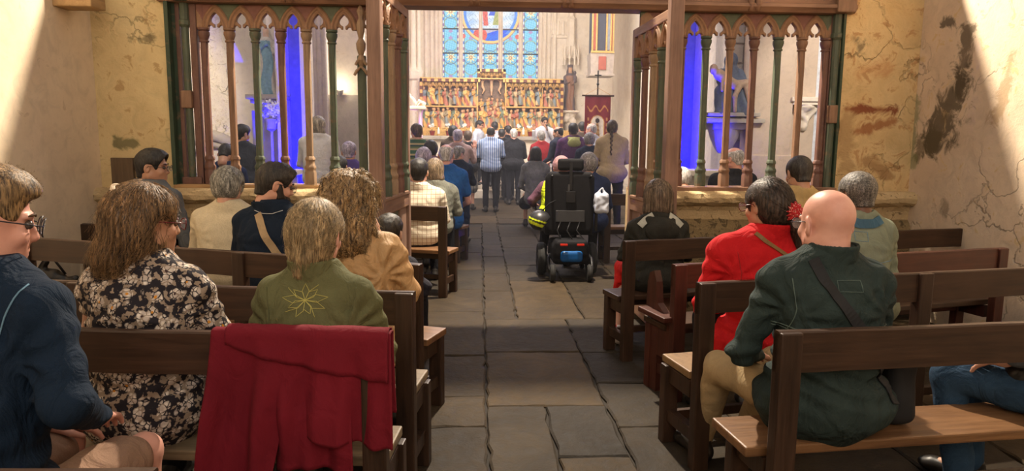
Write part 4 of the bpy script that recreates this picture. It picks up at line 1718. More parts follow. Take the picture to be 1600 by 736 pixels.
for i, px in enumerate((676, 701, 727, 809, 828)):
    x = ptY(px, 205, 19.25).x
    t = empty('potted_flowers', (x, 19.1, zA), 0, ['pot of white flowers at the left end of the altar', 'pot of white flowers second from the left on the altar', 'pot of white flowers just left of the boy in the white shirt',
              'pot of white flowers just left of the priest', 'pot of white flowers at the priest\'s raised hand'][i], 'flowers', 'flower pots on the altar')
    MB().lathe([(.05, 0), (.075, .12), (.08, .13), (.065, .13)], (0, 0, 0), 12).build('pot', pot_m, t, smooth='auto')
    mb = MB()
    for k in range(26):
        a_, r_ = rnd.uniform(0, 6.28), rnd.uniform(.03, .15)
        p = Vector((math.cos(a_) * r_, math.sin(a_) * r_ * .7, .13 + rnd.uniform(.0, .12)))
        s_ = rnd.uniform(.025, .045)
        q = p + Vector((math.cos(a_) * s_ * 2, math.sin(a_) * s_ * 2, rnd.uniform(-.02, .03)))
        sd = Vector((-math.sin(a_), math.cos(a_), .2)) * s_ * .5
        mb.add([p, p + sd + (q - p) * .5, q, p - sd + (q - p) * .5], [(0, 1, 2, 3)])
    mb.build('leaves', lg, t)
    mb = MB()
    for k in range(9):
        a_, r_ = rnd.uniform(0, 6.28), rnd.uniform(.0, .10)
        c = Vector((math.cos(a_) * r_, math.sin(a_) * r_ * .7, .24 + rnd.uniform(.0, .08)))
        for q in range(5):
            aa = q * 1.2566
            u_ = Vector((math.cos(aa), 0, math.sin(aa)))
            v_ = Vector((-math.sin(aa), 0, math.cos(aa)))
            mb.add([c, c + u_ * .022 + v_ * .014 - Vector((0, .012, 0)), c + u_ * .038 - Vector((0, .015, 0)), c + u_ * .022 - v_ * .014 - Vector((0, .012, 0))], [(0, 1, 2, 3)])
    mb.build('blossoms', lw, t)
for i, (px, s_) in enumerate(((686, .8), (736, 1.0), (817, 1.0))):
    x = ptY(px, 205, 19.2).x
    t = empty('altar_candle', (x, 18.98, zA), 0, ['short white candle between the two left flower pots', 'white candle beside the boy in the white shirt', 'white candle left of the priest'][i], 'candle', 'candles on the altar')
    MB().lathe([(.05, 0), (.05, .02), (.03, .03), (.03, .05)], (0, 0, 0), 12).build('holder', gold, t, smooth='auto')
    MB().lathe([(.035, .05), (.035, .05 + .14 * s_), (.01, .05 + .145 * s_)], (0, 0, 0), 12).build('wax', lw, t, smooth='auto')
    a = NT('flame_glow') if i == 0 else None
    if a:
        a.b.inputs['Emission Color'].default_value = (1, .7, .3, 1)
        a.b.inputs['Emission Strength'].default_value = 6
        FLM = a.m
    MB().lathe([(.004, .055 + .14 * s_), (.012, .075 + .14 * s_), (.002, .11 + .14 * s_)], (0, 0, 0), 8).build('flame', FLM, t, smooth=True)


# ------------------------------------------------------------------ statues
def statue_virgin(h, style):
    g = Grid((-.28, -.24, -.02), (.28, .24, 1.52), .014)
    g.cone((0, 0, .02), (0, 0, .75), .21, .15, .05).cone((0, 0, .75), (.01, 0, 1.10), .15, .13, .05)
    g.ell((0, 0, 1.12), (.19, .12, .10), .05).ell((0, -.02, 1.34), (.075, .085, .105), .03)
    g.ell((0, .03, 1.33), (.10, .09, .14), .02).cone((0, .04, 1.25), (0, .05, .8), .12, .17, .05)
    if style == 'pray':
        for s_ in (-1, 1):
            g.cone((s_ * .17, 0, 1.10), (s_ * .17, -.10, .92), .06, .055, .03).cone((s_ * .17, -.10, .92), (s_ * .02, -.17, 1.08), .05, .035, .02)
        g.cone((0, -.18, 1.05), (0, -.17, 1.17), .03, .018, .01)
    else:
        g.cone((-.17, 0, 1.10), (-.18, -.12, .90), .06, .055, .03).cone((-.18, -.12, .90), (-.04, -.17, .95), .05, .035, .02)
        g.cone((.17, 0, 1.10), (.17, -.12, .95), .06, .055, .03)
        g.ell((.14, -.15, 1.05), (.08, .08, .13), .03).ell((.14, -.16, 1.24), (.055, .06, .065), .02).cone((.12, -.18, .95), (.05, -.2, .86), .04, .03, .02)
        g.cone((0, 0, 1.40), (0, 0, 1.47), .09, .10, .01)
    g.disp(lambda X, Y, Z: .014 * np.sin(34 * X + 14 * Y + 5 * Z + 2 * np.sin(6 * Z)) * np.clip((1.1 - Z) * 2, 0, 1) + .004 * wob(X, Y, Z, 40))
    P, Q = g.mesh(1)
    k = h / 1.46
    return P * k, Q, k


def statue_colors(P, k, robe, inner, fl_):
    x, y, z = P[:, 0] / k, P[:, 1] / k, P[:, 2] / k
    col = np.tile(np.array(robe), (len(P), 1))
    f = (y < -.02) & (np.abs(x + .03 * np.sin(z * 7)) < .11) & (z < 1.15)
    col[f] = inner
    col[(y < -.045) & (np.abs(x) < .06) & (z > 1.24) & (z < 1.42)] = fl_
    return col


m_st = attr_mat('statue_paint', .6, bump=.2)
p0 = ptY(419, 148, 10.65)
zt = ptY(414, 42, 10.65).z
t = empty('virgin_statue', (p0.x, 10.65, p0.z), math.radians(15), 'painted praying statue with blue sash on a stone shelf in the left chapel', 'statue')
P, Q, k = statue_virgin(zt - p0.z, 'pray')
np_mesh('figure', P, Q, m_st, t, col=statue_colors(P, k, s2l((206, 200, 188)), s2l((124, 162, 178)), s2l((214, 180, 150))))
t = empty('statue_shelf', (p0.x, 10.70, p0.z - .10), 0, 'moulded grey stone shelf carrying the praying statue', 'shelf')
MB().box((0, 0, .06), (.56, .5, .07), bev=.02).box((0, .03, .0), (.46, .42, .06), bev=.02).lathe([(.05, -.36), (.09, -.30), (.16, -.12), (.20, -.02)], (0, .08, 0), 12).build('console', m_stone, t, smooth='auto')
# blue lit bouquet beneath it
p1 = ptY(428, 178, 10.5)
t = empty('bouquet', (p1.x - .02, 10.42, 0), 0, 'bouquet of flowers lit blue on a slim stand below the praying statue', 'flowers')
MB().lathe([(.14, 0), (.14, .02), (.02, .04), (.02, p1.z - .25), (.07, p1.z - .22), (.09, p1.z - .08), (.06, p1.z - .06)], (0, 0, 0), 12).build('stand', m_stone, t, smooth='auto')
mb = MB()
rnd = random.Random(8)
for k_ in range(60):
    d = Vector((rnd.gauss(0, 1), rnd.gauss(0, 1), rnd.gauss(.4, 1))).normalized()
    c = Vector((0, 0, p1.z + .02)) + Vector((d.x * .20, d.y * .12, d.z * .2)) * rnd.uniform(.5, 1)
    for q in range(4):
        aa = q * PI / 2 + k_
        u_ = d.orthogonal().normalized()
        u_ = Matrix.Rotation(aa, 3, d) @ u_
        w_ = d.cross(u_)
        mb.add([c, c + u_ * .03 + w_ * .02 + d * .01, c + u_ * .05 + d * .02, c + u_ * .03 - w_ * .02 + d * .01], [(0, 1, 2, 3)])
mb.build('blossoms', lw, t)

# virgin and child on the choir wall, with canopy and corbel
p0 = ptY(891, 172, 20.2)
zt = ptY(891, 103, 20.2).z
t = empty('virgin_and_child_statue', (p0.x, 20.4, p0.z), 0, 'brown wooden statue of a crowned woman holding a child, right of the altarpiece', 'statue')
P, Q, k = statue_virgin(zt - p0.z, 'child')
np_mesh('figure', P, Q, m_st, t, col=statue_colors(P, k, s2l((96, 82, 84)), s2l((140, 100, 74)), s2l((190, 146, 110))))
t = empty('carved_corbel', (p0.x, 20.45, p0.z - .01), 0, 'carved white corbel under the brown wooden statue', 'bracket')
g = Grid((-.35, -.35, -.7), (.35, .35, .02), .02)
g.box((0, 0, -.03), (.28, .26, .03), .01).cone((0, 0, -.08), (0, .1, -.6), .20, .08, .03).ell((-.1, -.12, -.25), (.1, .08, .1), .03).ell((.12, -.1, -.33), (.09, .08, .1), .03)
g.disp(lambda X, Y, Z: .016 * wob(X, Y, Z, 30))
P, Q = g.mesh()
np_mesh('corbel_block', P, Q, m_white, t)
t = empty('pinnacle_canopy', (p0.x + .03, 20.5, zt + .04), 0, 'tall white gothic pinnacle canopy over the brown statue', 'canopy')
mb = MB()
for i in range(6):
    a = PI * (i + .0) / 5
    x, y = -.24 * math.cos(a), -.26 * math.sin(a)
    mb.tube([(x, y, 0), (x, y, .42), (x, y, .62)], [.025, .025, .004], 6)
    if i < 5:
        a2 = PI * (i + 1) / 5
        x2, y2 = -.24 * math.cos(a2), -.26 * math.sin(a2)
        mb.tube([(x, y, .12), ((x + x2) / 2, (y + y2) / 2, .33), (x2, y2, .12)], .02, 6)
        mb.tube([((x + x2) / 2, (y + y2) / 2, .33), ((x + x2) / 2, (y + y2) / 2, .45)], [.02, .005], 6)
mb.lathe([(.22, .2), (.20, .45), (.13, .55), (.12, 1.3), (.14, 1.34), (.08, 1.42), (.06, 2.4), (.01, 3.0)], (0, .05, 0), 6)
mb.build('spire', m_white, t)
# tall clustered shaft at the left of the choir
x = ptY(643, 100, 19.6).x
mb = MB()
for dx, r in ((-.16, .07), (0, .10), (.16, .07)):
    mb.lathe([(r, 0), (r, 3.1), (r * 1.6, 3.15), (r * 1.9, 3.35), (r * 1.3, 3.4), (r * .8, 3.5), (r * .8, 6.2)], (x + dx, 20.2, 0), 10)
structure(mb, 'trim_16', m_white, smooth='auto')
# small relief panel high on the wall
p = ptY(876, 44, 20.75)
t = empty('wall_relief', (p.x, 20.78, p.z), 0, 'small carved relief tablet high on the wall right of the stained glass', 'relief')
mb = MB().box((0, -.02, 0), (.6, .05, .55), bev=.02)
for i in range(4):
    mb.lathe([(.06, -.2), (.05, 0), (.06, .1), (.035, .2)], (-.21 + i * .14, -.05, 0), 8)
mb.build('tablet', m_white, t, smooth='auto')

# hanging painted shrine box on the right choir wall
px0, px1, Yh = 923, 955, 17.6
a_, b2 = ptY(px0, 60, Yh), ptY(px1, 60, Yh)
zb = ptY(938, 82, Yh).z
t = empty('wall_shrine', ((a_.x + b2.x) / 2, Yh, zb - .22), 0, 'tall painted wooden shrine box hung high on the right side of the choir', 'shrine')
w = b2.x - a_.x
mb = MB().box((0, 0, 1.3), (w, .5, 2.2))
mb.build('case', plain('shrine_dark', s2l((58, 62, 74)), .6), t)
mb = MB()
for i, x in enumerate((-w / 2, -w * .30, w * .18, w * .38, w / 2)):
    mb.box((x, -.27, 1.3), (.035, .05, 2.2))
mb.box((0, -.27, .2), (w + .06, .06, .05))
mb.build('gilt_mullion', gold, t)
mb = MB().box((-w * .40, -.262, 1.3), (w * .16, .02, 2.1)).box((w * .44, -.262, 1.3), (w * .10, .02, 2.1))
mb.build('red_panel', plain('faded_red', s2l((156, 84, 66)), .6), t)
mb = MB().box((w * .28, -.262, 1.3), (w * .14, .02, 2.1))
mb.build('grey_panel', plain('grey_blue', s2l((132, 140, 150)), .6), t)
mb = MB().prism([(-w / 2 - .04, .18), (w / 2 + .04, .18), (w / 2 + .02, -.32), (-w / 2 - .02, -.32)], -.27, .25)
mb.box((0, -.02, -.35), (w + .1, .6, .06), bev=.01)
mb.build('bottom_box', plain('shrine_grey', s2l((164, 152, 140)), .6), t)
MB().box((0, -.285, -.07), (w * .36, .03, .32), bev=.005).build('red_tablet', plain('faded_red', s2l((156, 84, 66)), .6), t)

# processional banner
Yb = 13.6
a_, b2 = ptY(914, 150, Yb), ptY(955, 150, Yb)
zt = a_.z
w = b2.x - a_.x
zb = zt - 1.30
t = empty('processional_banner', ((a_.x + b2.x) / 2, Yb, 0), math.radians(4), 'dark red processional banner with a pale arched panel, hung from a cross-topped pole', 'banner')
nx_, nz_ = 60, 110
u = np.linspace(-1, 1, nx_)
v = np.linspace(0, 1, nz_)
U, V = np.meshgrid(u, v, indexing='ij')
XX = U * w / 2
ZZ = zt - V * 1.30
YY = .02 * np.sin(U * 7) * (.2 + V)
col = np.tile(np.array(s2l((122, 28, 40))), U.shape + (1,)).reshape(U.shape + (3,))
xm, zm2 = XX / (w / 2), V * 1.30
arch = (np.abs(xm) < .50) & (zm2 > .46) & (zm2 < 1.2)
arch |= (np.sqrt((xm * w / 2) ** 2 + (zm2 - .50) ** 2) < .50 * w / 2)
col[arch] = s2l((214, 204, 188))
edge = (np.abs(np.sqrt((xm * w / 2) ** 2 + np.minimum(zm2 - .50, 0) ** 2) - .50 * w / 2) < .008) & (zm2 < 1.2)
col[edge] = s2l((190, 140, 60))
robe = (np.abs(xm) < .10 + .26 * np.clip((zm2 - .52) / .6, 0, 1)) & (zm2 > .52) & (zm2 < 1.1)
col[robe] = s2l((196, 160, 104))
col[robe & (np.sin(zm2 * 70) > .5)] = s2l((150, 110, 60))
hd = (xm * w / 2) ** 2 + (zm2 - .47) ** 2 < .045 ** 2
col[hd] = s2l((60, 46, 40))
for s_ in (-1, 1):
    pil = (np.abs(xm - s_ * .70) < .07) & (zm2 > .40) & (zm2 < 1.2)
    col[pil & (np.sin(zm2 * 60) > -.2)] = s2l((192, 140, 84))
scroll = (np.abs(zm2 - .24 - .05 * np.sin(xm * 9)) < .02) & (np.abs(xm) < .8)
col[scroll] = s2l((190, 134, 70))
P = np.stack([XX, YY, ZZ], -1).reshape(-1, 3)
ii = np.arange(nx_ * nz_).reshape(nx_, nz_)
Q = np.stack([ii[:-1, :-1], ii[:-1, 1:], ii[1:, 1:], ii[1:, :-1]], -1).reshape(-1, 4)
o = np_mesh('cloth', P, Q, attr_mat('banner_cloth', .8), t, col=col.reshape(-1, 3))
sm_ = o.modifiers.new('s', 'SOLIDIFY')
sm_.thickness = .006
iron = plain('black_iron', (.015, .015, .017), .5, .6)
MB().tube([(-w / 2 - .06, 0, zt + .01), (w / 2 + .06, 0, zt + .01)], .016, 8).build('crossbar', wood('dark_bench_wood', 0, 0), t) if False else MB().tube([(-w / 2 - .06, 0, zt + .01), (w / 2 + .06, 0, zt + .01)], .016, 8).build('crossbar', DW, t)
MB().tube([(0, .04, 0), (0, .04, zt + .25)], .016, 8).build('pole', DW, t)
MB().box((0, .04, zt + .36), (.022, .02, .26)).box((0, .04, zt + .40), (.13, .02, .022)).lathe([(.012, .0), (.03, .03), (.012, .06)], (0, .04, zt + .2), 10).build('cross', iron, t)
MB().tube([(-w / 2, 0, zt + .02), (0, .03, zt + .16), (w / 2, 0, zt + .02)], .004, 5).build('cord', gold, t)
MB().box((0, .04, .03), (.4, .4, .06), bev=.01).build('foot', DW, t)

# small shrine lit purple at the left of the choir
Yp = 15.5
a_, b2 = ptY(636, 190, Yp), ptY(660, 190, Yp)
t = empty('baldachin_shrine', (a_.x + .02, Yp, 0), 0, 'small scrolled white shrine lit purple, left of the altarpiece', 'shrine')
w = .62
zc = ptY(650, 171, Yp).z
zt = ptY(643, 147, Yp).z
mb = MB()
for x in (-.28, .28):
    for y in (-.15, .15):
        mb.lathe([(.045, .8), (.045, .86), (.03, .88), (.028, zc - .08), (.045, zc - .05), (.05, zc)], (x, y, 0), 10)
mb.build('column', m_white, t, smooth='auto')
MB().box((0, 0, .4), (.8, .5, .8), bev=.02).build('base', m_white, t)
MB().box((0, 0, zc + .03), (.78, .48, .07), bev=.02).build('cornice', m_white, t)
mb = MB()
for s_ in (-1, 1):
    for y in (-.15, .15):
        mb.tube([(s_ * .33, y, zc + .06), (s_ * .36, y, zc + .13), (s_ * .26, y, zc + .18), (s_ * .2, y * .6, zc + .10), (s_ * .12, y * .4, zc + .22), (s_ * .07, 0, zt - .06), (0, 0, zt - .02)], [.03, .04, .035, .03, .035, .03, .03], 8)
mb.lathe([(.05, zt - .05), (.08, zt - .01), (.03, zt + .03)], (0, 0, 0), 10)
mb.build('scroll_crown', m_white, t, smooth=True)
P, Q, k = statue_virgin(.60, 'pray')
o = np_mesh('figure', P, Q, m_white, t)
o.location = (0, 0, .8)
light('purple_uplight', 'SPOT', (a_.x - .1, Yp - 1.1, 1.0), (a_.x + .02, Yp, 1.6), 160, (.50, .04, 1.0), .05, 45, .6)

# seated pieta group in the right chapel
p0 = ptY(1137, 183, 10.7)
t = empty('pieta_statue', (p0.x, 10.65, p0.z + .02), 0, 'stone group of a seated mourning woman with a figure across her lap', 'statue')
g = Grid((-.5, -.3, -.02), (.5, .3, 1.0), .014)
g.cone((0, 0, .1), (0, .02, .45), .22, .17, .06).cone((0, .02, .45), (.0, .03, .68), .16, .12, .05).ell((.0, -.01, .84), (.07, .08, .095), .02).ell((.0, .03, .83), (.095, .09, .12), .02)
g.cone((-.16, -.08, .36), (-.18, -.16, .05), .10, .10, .05).cone((.14, -.08, .36), (.20, -.16, .05), .10, .12, .05)
g.cone((.14, .02, .65), (.18, -.12, .48), .055, .05, .03).cone((-.14, .02, .65), (-.2, -.10, .52), .055, .05, .03)
g.disp(lambda X, Y, Z: .010 * np.sin(40 * X + 20 * Y + 8 * Z + 2 * np.sin(8 * Z)) + .004 * wob(X, Y, Z, 40))
P, Q = g.mesh(1)
np_mesh('seated_figure', P, Q, attr_mat('statue_paint'), t, col=np.tile(np.array(s2l((92, 104, 122))), (len(P), 1)))
g = Grid((-.5, -.4, -.02), (.5, .2, .9), .012)
g.cone((-.02, -.18, .46), (-.24, -.17, .60), .075, .085, .04).ell((-.33, -.17, .68), (.06, .065, .08), .02).cone((.0, -.18, .45), (.16, -.2, .48), .07, .055, .03)
g.cone((.16, -.2, .48), (.22, -.24, .20), .05, .035, .02).cone((.08, -.2, .46), (-.02, -.27, .28), .05, .035, .02).cone((-.02, -.27, .28), (.0, -.25, .06), .035, .028, .02)
g.cone((-.2, -.22, .58), (-.22, -.27, .36), .03, .022, .02)
P, Q = g.mesh(1)
np_mesh('lying_figure', P, Q, attr_mat('statue_paint'), t, col=np.tile(np.array(s2l((196, 168, 138))), (len(P), 1)))
MB().box((0, 0, .01), (.8, .5, .06), bev=.02).build('plinth', m_stone, t)
t = empty('statue_shelf', (p0.x, 10.75, p0.z - .06), 0, 'grey stone shelf on a carved bracket carrying the seated group', 'shelf')
MB().box((0, 0, 0), (1.0, .6, .07), bev=.02).box((0, .05, -.08), (.5, .45, .1), bev=.02).lathe([(.08, -.5), (.14, -.42), (.22, -.25), (.26, -.12)], (0, .08, 0), 12).build('console', m_stone, t, smooth='auto')

# side altars with a lit edge
for (xa, xb, lab, s_) in ((368, 440, 'low grey altar table in the left chapel behind the screen', -1), (1062, 1150, 'long pale altar table in the right chapel behind the screen', 1)):
    a_, b2 = ptY(xa, 266, 9.6), ptY(xb, 266, 9.6)
    t = empty('side_altar', ((a_.x + b2.x) / 2, 9.85, 0), 0, lab, 'altar')
    w = b2.x - a_.x + .3
    MB().box((0, 0, a_.z - .04), (w, .6, .08), bev=.015).build('altar_top', m_white, t)
    MB().box((0, .04, (a_.z - .08) / 2), (w - .14, .5, a_.z - .08), bev=.01).build('altar_body', m_stone, t)

# ------------------------------------------------------------------ power wheelchair
BK = plain('black_vinyl', (.008, .008, .010), .75, spec=.15, nscale=30)
BKM = plain('black_metal', (.014, .014, .016), .38, .4)
Yw = 7.15
wc = ptZ(893, 425, 0)
wcx = ptY(890, 330, Yw).x
t = empty('power_wheelchair', (wcx, Yw, 0), 0, 'black electric wheelchair seen from behind in the aisle, with a blue battery cover', 'wheelchair')
g = Grid((-.30, -.12, .42), (.30, .12, 1.14), .012)
g.box((0, 0, .80), (.235, .045, .32), .04).box((-.22, .04, .80), (.035, .06, .28), .03, .03).box((.22, .04, .80), (.035, .06, .28), .03, .03)
P, Q = g.mesh()
np_mesh('backrest', P, Q, BK, t)
hz = ptY(893, 257, Yw).z
g = Grid((-.18, -.08, -.10), (.18, .08, .10), .009)
g.box((0, 0, 0), (.135, .035, .062), .03)
P, Q = g.mesh()
o = np_mesh('headrest', P, Q, BK, t)
o.location = (.0, -.02, hz)
MB().box((0, -.05, hz - .12), (.03, .02, .28)).box((0, -.06, .86), (.10, .03, .12), bev=.01).build('headrest_post', BKM, t)
MB().box((0, .25, .50), (.50, .46, .10), bev=.03).build('seat', BK, t)
for s_ in (-1, 1):
    MB().box((s_ * .30, .20, .70), (.07, .36, .045), bev=.015).build('armrest', BK, t)
    MB().box((s_ * .29, .06, .60), (.03, .04, .22), bev=.004).build('armrest_post', BKM, t)
    # drive wheel: tyre, rim
    M = Matrix.Rotation(PI / 2, 3, 'Y')
    w_ = MB().lathe([(.11, -.04), (.155, -.045), (.175, -.02), (.175, .02), (.155, .045), (.11, .04)], (s_ * .27, .20, .175), 28, M=M).build('drive_wheel', plain('tyre_rubber', (.014, .014, .014), .8), t, smooth='auto')
    MB().lathe([(.02, -.05), (.11, -.03), (.11, .03), (.02, .05)], (s_ * .27, .20, .175), 20, M=M).build('hub', BKM, w_, smooth='auto')
    MB().lathe([(.03, -.024), (.078, -.026), (.09, -.01), (.09, .01), (.078, .026), (.03, .024)], (s_ * .19, -.20, .09), 22, M=M).build('caster_wheel', plain('tyre_rubber', 0), t, smooth='auto')
    MB().tube([(s_ * .19, -.20, .09), (s_ * .225, -.18, .13), (s_ * .225, -.10, .22), (s_ * .2, .0, .25)], .018, 8).build('caster_fork', BKM, t, smooth=True)
    MB().lathe([(.03, -.02), (.062, -.022), (.07, 0), (.062, .022), (.03, .02)], (s_ * .22, .52, .07), 18, M=M).build('caster_wheel', plain('tyre_rubber', 0), t, smooth='auto')
    MB().tube([(s_ * .22, .50, .08), (s_ * .2, .40, .26)], .016, 8).build('caster_fork', BKM, t)
    MB().box((s_ * .085, -.262, .39), (.075, .02, .022), bev=.004).build('rear_light', plain('red_lens', s2l((190, 40, 24)), .3), t)
    MB().tube([(s_ * .2, -.05, 1.06), (s_ * .2, -.13, 1.08)], .014, 8).build('push_handle', BKM, t, smooth=True)
    MB().box((s_ * .17, .58, .16), (.16, .2, .02), bev=.006).build('footplate', BKM, t)
g = Grid((-.24, -.28, .12), (.24, .42, .48), .012)
g.box((0, .08, .28), (.19, .28, .11), .05).box((0, -.1, .34), (.17, .13, .09), .04, .03)
P, Q = g.mesh()
np_mesh('power_base', P, Q, BK, t)
g = Grid((-.16, -.3, .18), (.16, -.1, .36), .009)
g.box((0, -.19, .265), (.115, .065, .06), .035)
P, Q = g.mesh()
np_mesh('battery_cover', P, Q, plain('blue_gloss', s2l((12, 78, 140)), .25), t)
MB().box((0, -.055, .66), (.30, .02, .12), bev=.01).box((-.02, -.06, .93), (.02, .012, .12)).build('back_pocket', plain('dark_grey_cloth', (.03, .03, .033), .8), t)
mb = MB()
for k_ in range(3):
    mb.tube([(-.1 + .1 * k_, -.06, .6), (-.14 + .1 * k_, -.12, .52), (-.1 + .12 * k_, -.14, .42), (-.05 + .06 * k_, -.12, .36)], .007, 6)
mb.build('cable', BKM, t, smooth=True)
# helmet hung from its left side
hp = ptY(843, 344, 7.0)
t = empty('helmet', (hp.x, 7.0, hp.z), 0, 'black and fluorescent yellow helmet hanging at the left of the wheelchair', 'helmet')
g = Grid((-.14, -.14, -.13), (.14, .14, .13), .009)
g.ell((0, 0, 0), (.115, .125, .105), .0).ell((.06, 0, -.04), (.09, .10, .075), .01, '-')
g.box((-.04, 0, .03), (.1, .012, .1), .01, .01, '-')
P, Q = g.mesh()
cl = np.tile(np.array((.015, .015, .017)), (len(P), 1))
band = (np.abs(P[:, 2] + .35 * P[:, 0] + .045) < .016) | (np.abs(P[:, 2] + .3 * P[:, 0] + .0) < .007)
cl[band] = s2l((214, 232, 40))
np_mesh('shell', P, Q, attr_mat('helmet_paint', .4), t, col=cl)
MB().tube([(.02, 0, .09), (.10, .02, .17), (.17, .05, .20)], .006, 6).build('strap', BK, t, smooth=True)
# things lying on the bench by the wheelchair
p = ptZ(942, 322, .74)
bx = ptY(942, 315, 7.3)
t = tag(MB().box((0, 0, 0), (.12, .1, .16), bev=.02).build('carrier_bag', plain('pale_plastic', s2l((170, 176, 190)), .5)), 'small pale plastic bag on the choir bench beside the wheelchair', 'bag')
g = Grid((-.12, -.1, -.02), (.12, .1, .28), .01)
g.box((0, 0, .10), (.075, .05, .10), .03).cone((-.04, 0, .18), (-.01, 0, .25), .02, .012, .02).cone((.04, 0, .18), (.01, 0, .25), .02, .012, .02)
g.disp(lambda X, Y, Z: .008 * wob(X, Y, Z, 60))
P, Q = g.mesh()
bpy.data.objects.remove(t)
t = np_mesh('carrier_bag', P, Q, plain('pale_plastic', 0))
t.location = (bx.x - .06, 7.05, .70)
tag(t, 'small pale plastic bag on the choir bench beside the wheelchair', 'bag')
# ------------------------------------------------------------------ people
def rot_head(yaw, pitch, tilt):
    return Matrix.Rotation(math.radians(yaw), 3, 'Z') @ Matrix.Rotation(math.radians(tilt), 3, 'Y') @ Matrix.Rotation(-math.radians(pitch), 3, 'X')


_hc = {}


def head_geo(h, fat=1.0):
    """head in its own frame: origin between the ears, y forward"""
    key = (h, fat)
    if key in _hc:
        return _hc[key]
    g = Grid((-.11, -.14, -.20), (.11, .145, .135), h)
    g.ell((0, -.012, .03), (.077, .097, .087), 0)
    g.ell((0, .030, -.035), (.060 * fat, .062, .078), .03)
    for s in (-1, 1):
        g.cone((0, .05, -.088), (s * .048 * fat, .0, -.058), .026 * fat, .026 * fat, .03)
        g.ell((s * .036, .070, -.028), (.022, .018, .020), .02)
    g.ell((0, .078, -.100), (.022, .017, .018), .02)
    g.cone((0, -.025, -.05), (0, -.030, -.15), .054 * fat, .054 * fat, .03)
    for s in (-1, 1):
        g.ell((s * .031, .098, .006), (.017, .014, .012), .014, '-')
        g.cone((s * .012, .088, .026), (s * .046, .078, .024), .008, .006, .012)
    g.cone((0, .088, .012), (0, .105, -.026), .007, .010, .012)
    g.ell((0, .102, -.030), (.013, .009, .008), .008)
    g.ell((0, .078, -.056), (.034, .018, .034), .015)
    g.ell((0, .090, -.061), (.021, .009, .0055), .006)
    g.ell((0, .089, -.071), (.018, .009, .006), .006)
    g.ell((0, .101, -.066), (.019, .004, .0014), .003, '-')
    if h < .012:
        for s in (-1, 1):
            R = Matrix.Rotation(s * .35, 3, 'Z') @ Matrix.Rotation(-.15, 3, 'X')
            g.ell((s * .081, -.010, -.006), (.009, .020, .033), .008, '+', R)
            g.ell((s * .090, -.005, -.002), (.006, .011, .019), .004, '-', R)
    else:
        for s in (-1, 1):
            g.ell((s * .081, -.008, -.006), (.011, .018, .030), .008)
    _hc[key] = g.mesh()
    return _hc[key]


_hand = {}


def hand_geo(h, pose='relaxed'):
    """palm down, fingers to +y, thumb on -x (a right hand)"""
    key = (h, pose)
    if key in _hand:
        return _hand[key]
    g = Grid((-.08, -.03, -.09), (.07, .22, .04), h)
    g.ell((0, .045, 0), (.040, .052, .014), 0)
    g.cone((0, -.02, 0), (0, .03, 0), .024, .028, .02)
    curl = {'relaxed': .30, 'flat': .08, 'fist': .75}[pose]
    for i, (x, L) in enumerate(((-.029, .070), (-.010, .078), (.010, .072), (.028, .058))):
        p = Vector((x, .088, 0))
        a = curl * .5
        for j, (f, r) in enumerate(((.44, .0092), (.32, .0085), (.24, .0076))):
            q = p + Vector((x * .12 * f, math.cos(a) * L * f * 1.1, -math.sin(a) * L * f * 1.1))
            g.cone(p, q, r, r * .93, .004)
            p = q
            a += curl
    g.cone((-.026, .022, -.004), (-.052, .052, -.012), .013, .011, .012)
    g.cone((-.052, .052, -.012), (-.060, .084, -.018), .0105, .008, .004)
    _hand[key] = g.mesh()
    return _hand[key]


def place_hand(res, side, wrist, d, up, pose, s=1.0):
    P, Q = hand_geo(res, pose)
    P = P.copy() * s
    Q = Q.copy()
    if side < 0:
        P[:, 0] *= -1
        Q = Q[:, ::-1]
    y = Vector(d).normalized()
    z = Vector(up)
    z = (z - y * z.dot(y)).normalized()
    x = y.cross(z)
    M = np.array([list(x), list(y), list(z)])
    return P @ M + np.array(wrist), Q


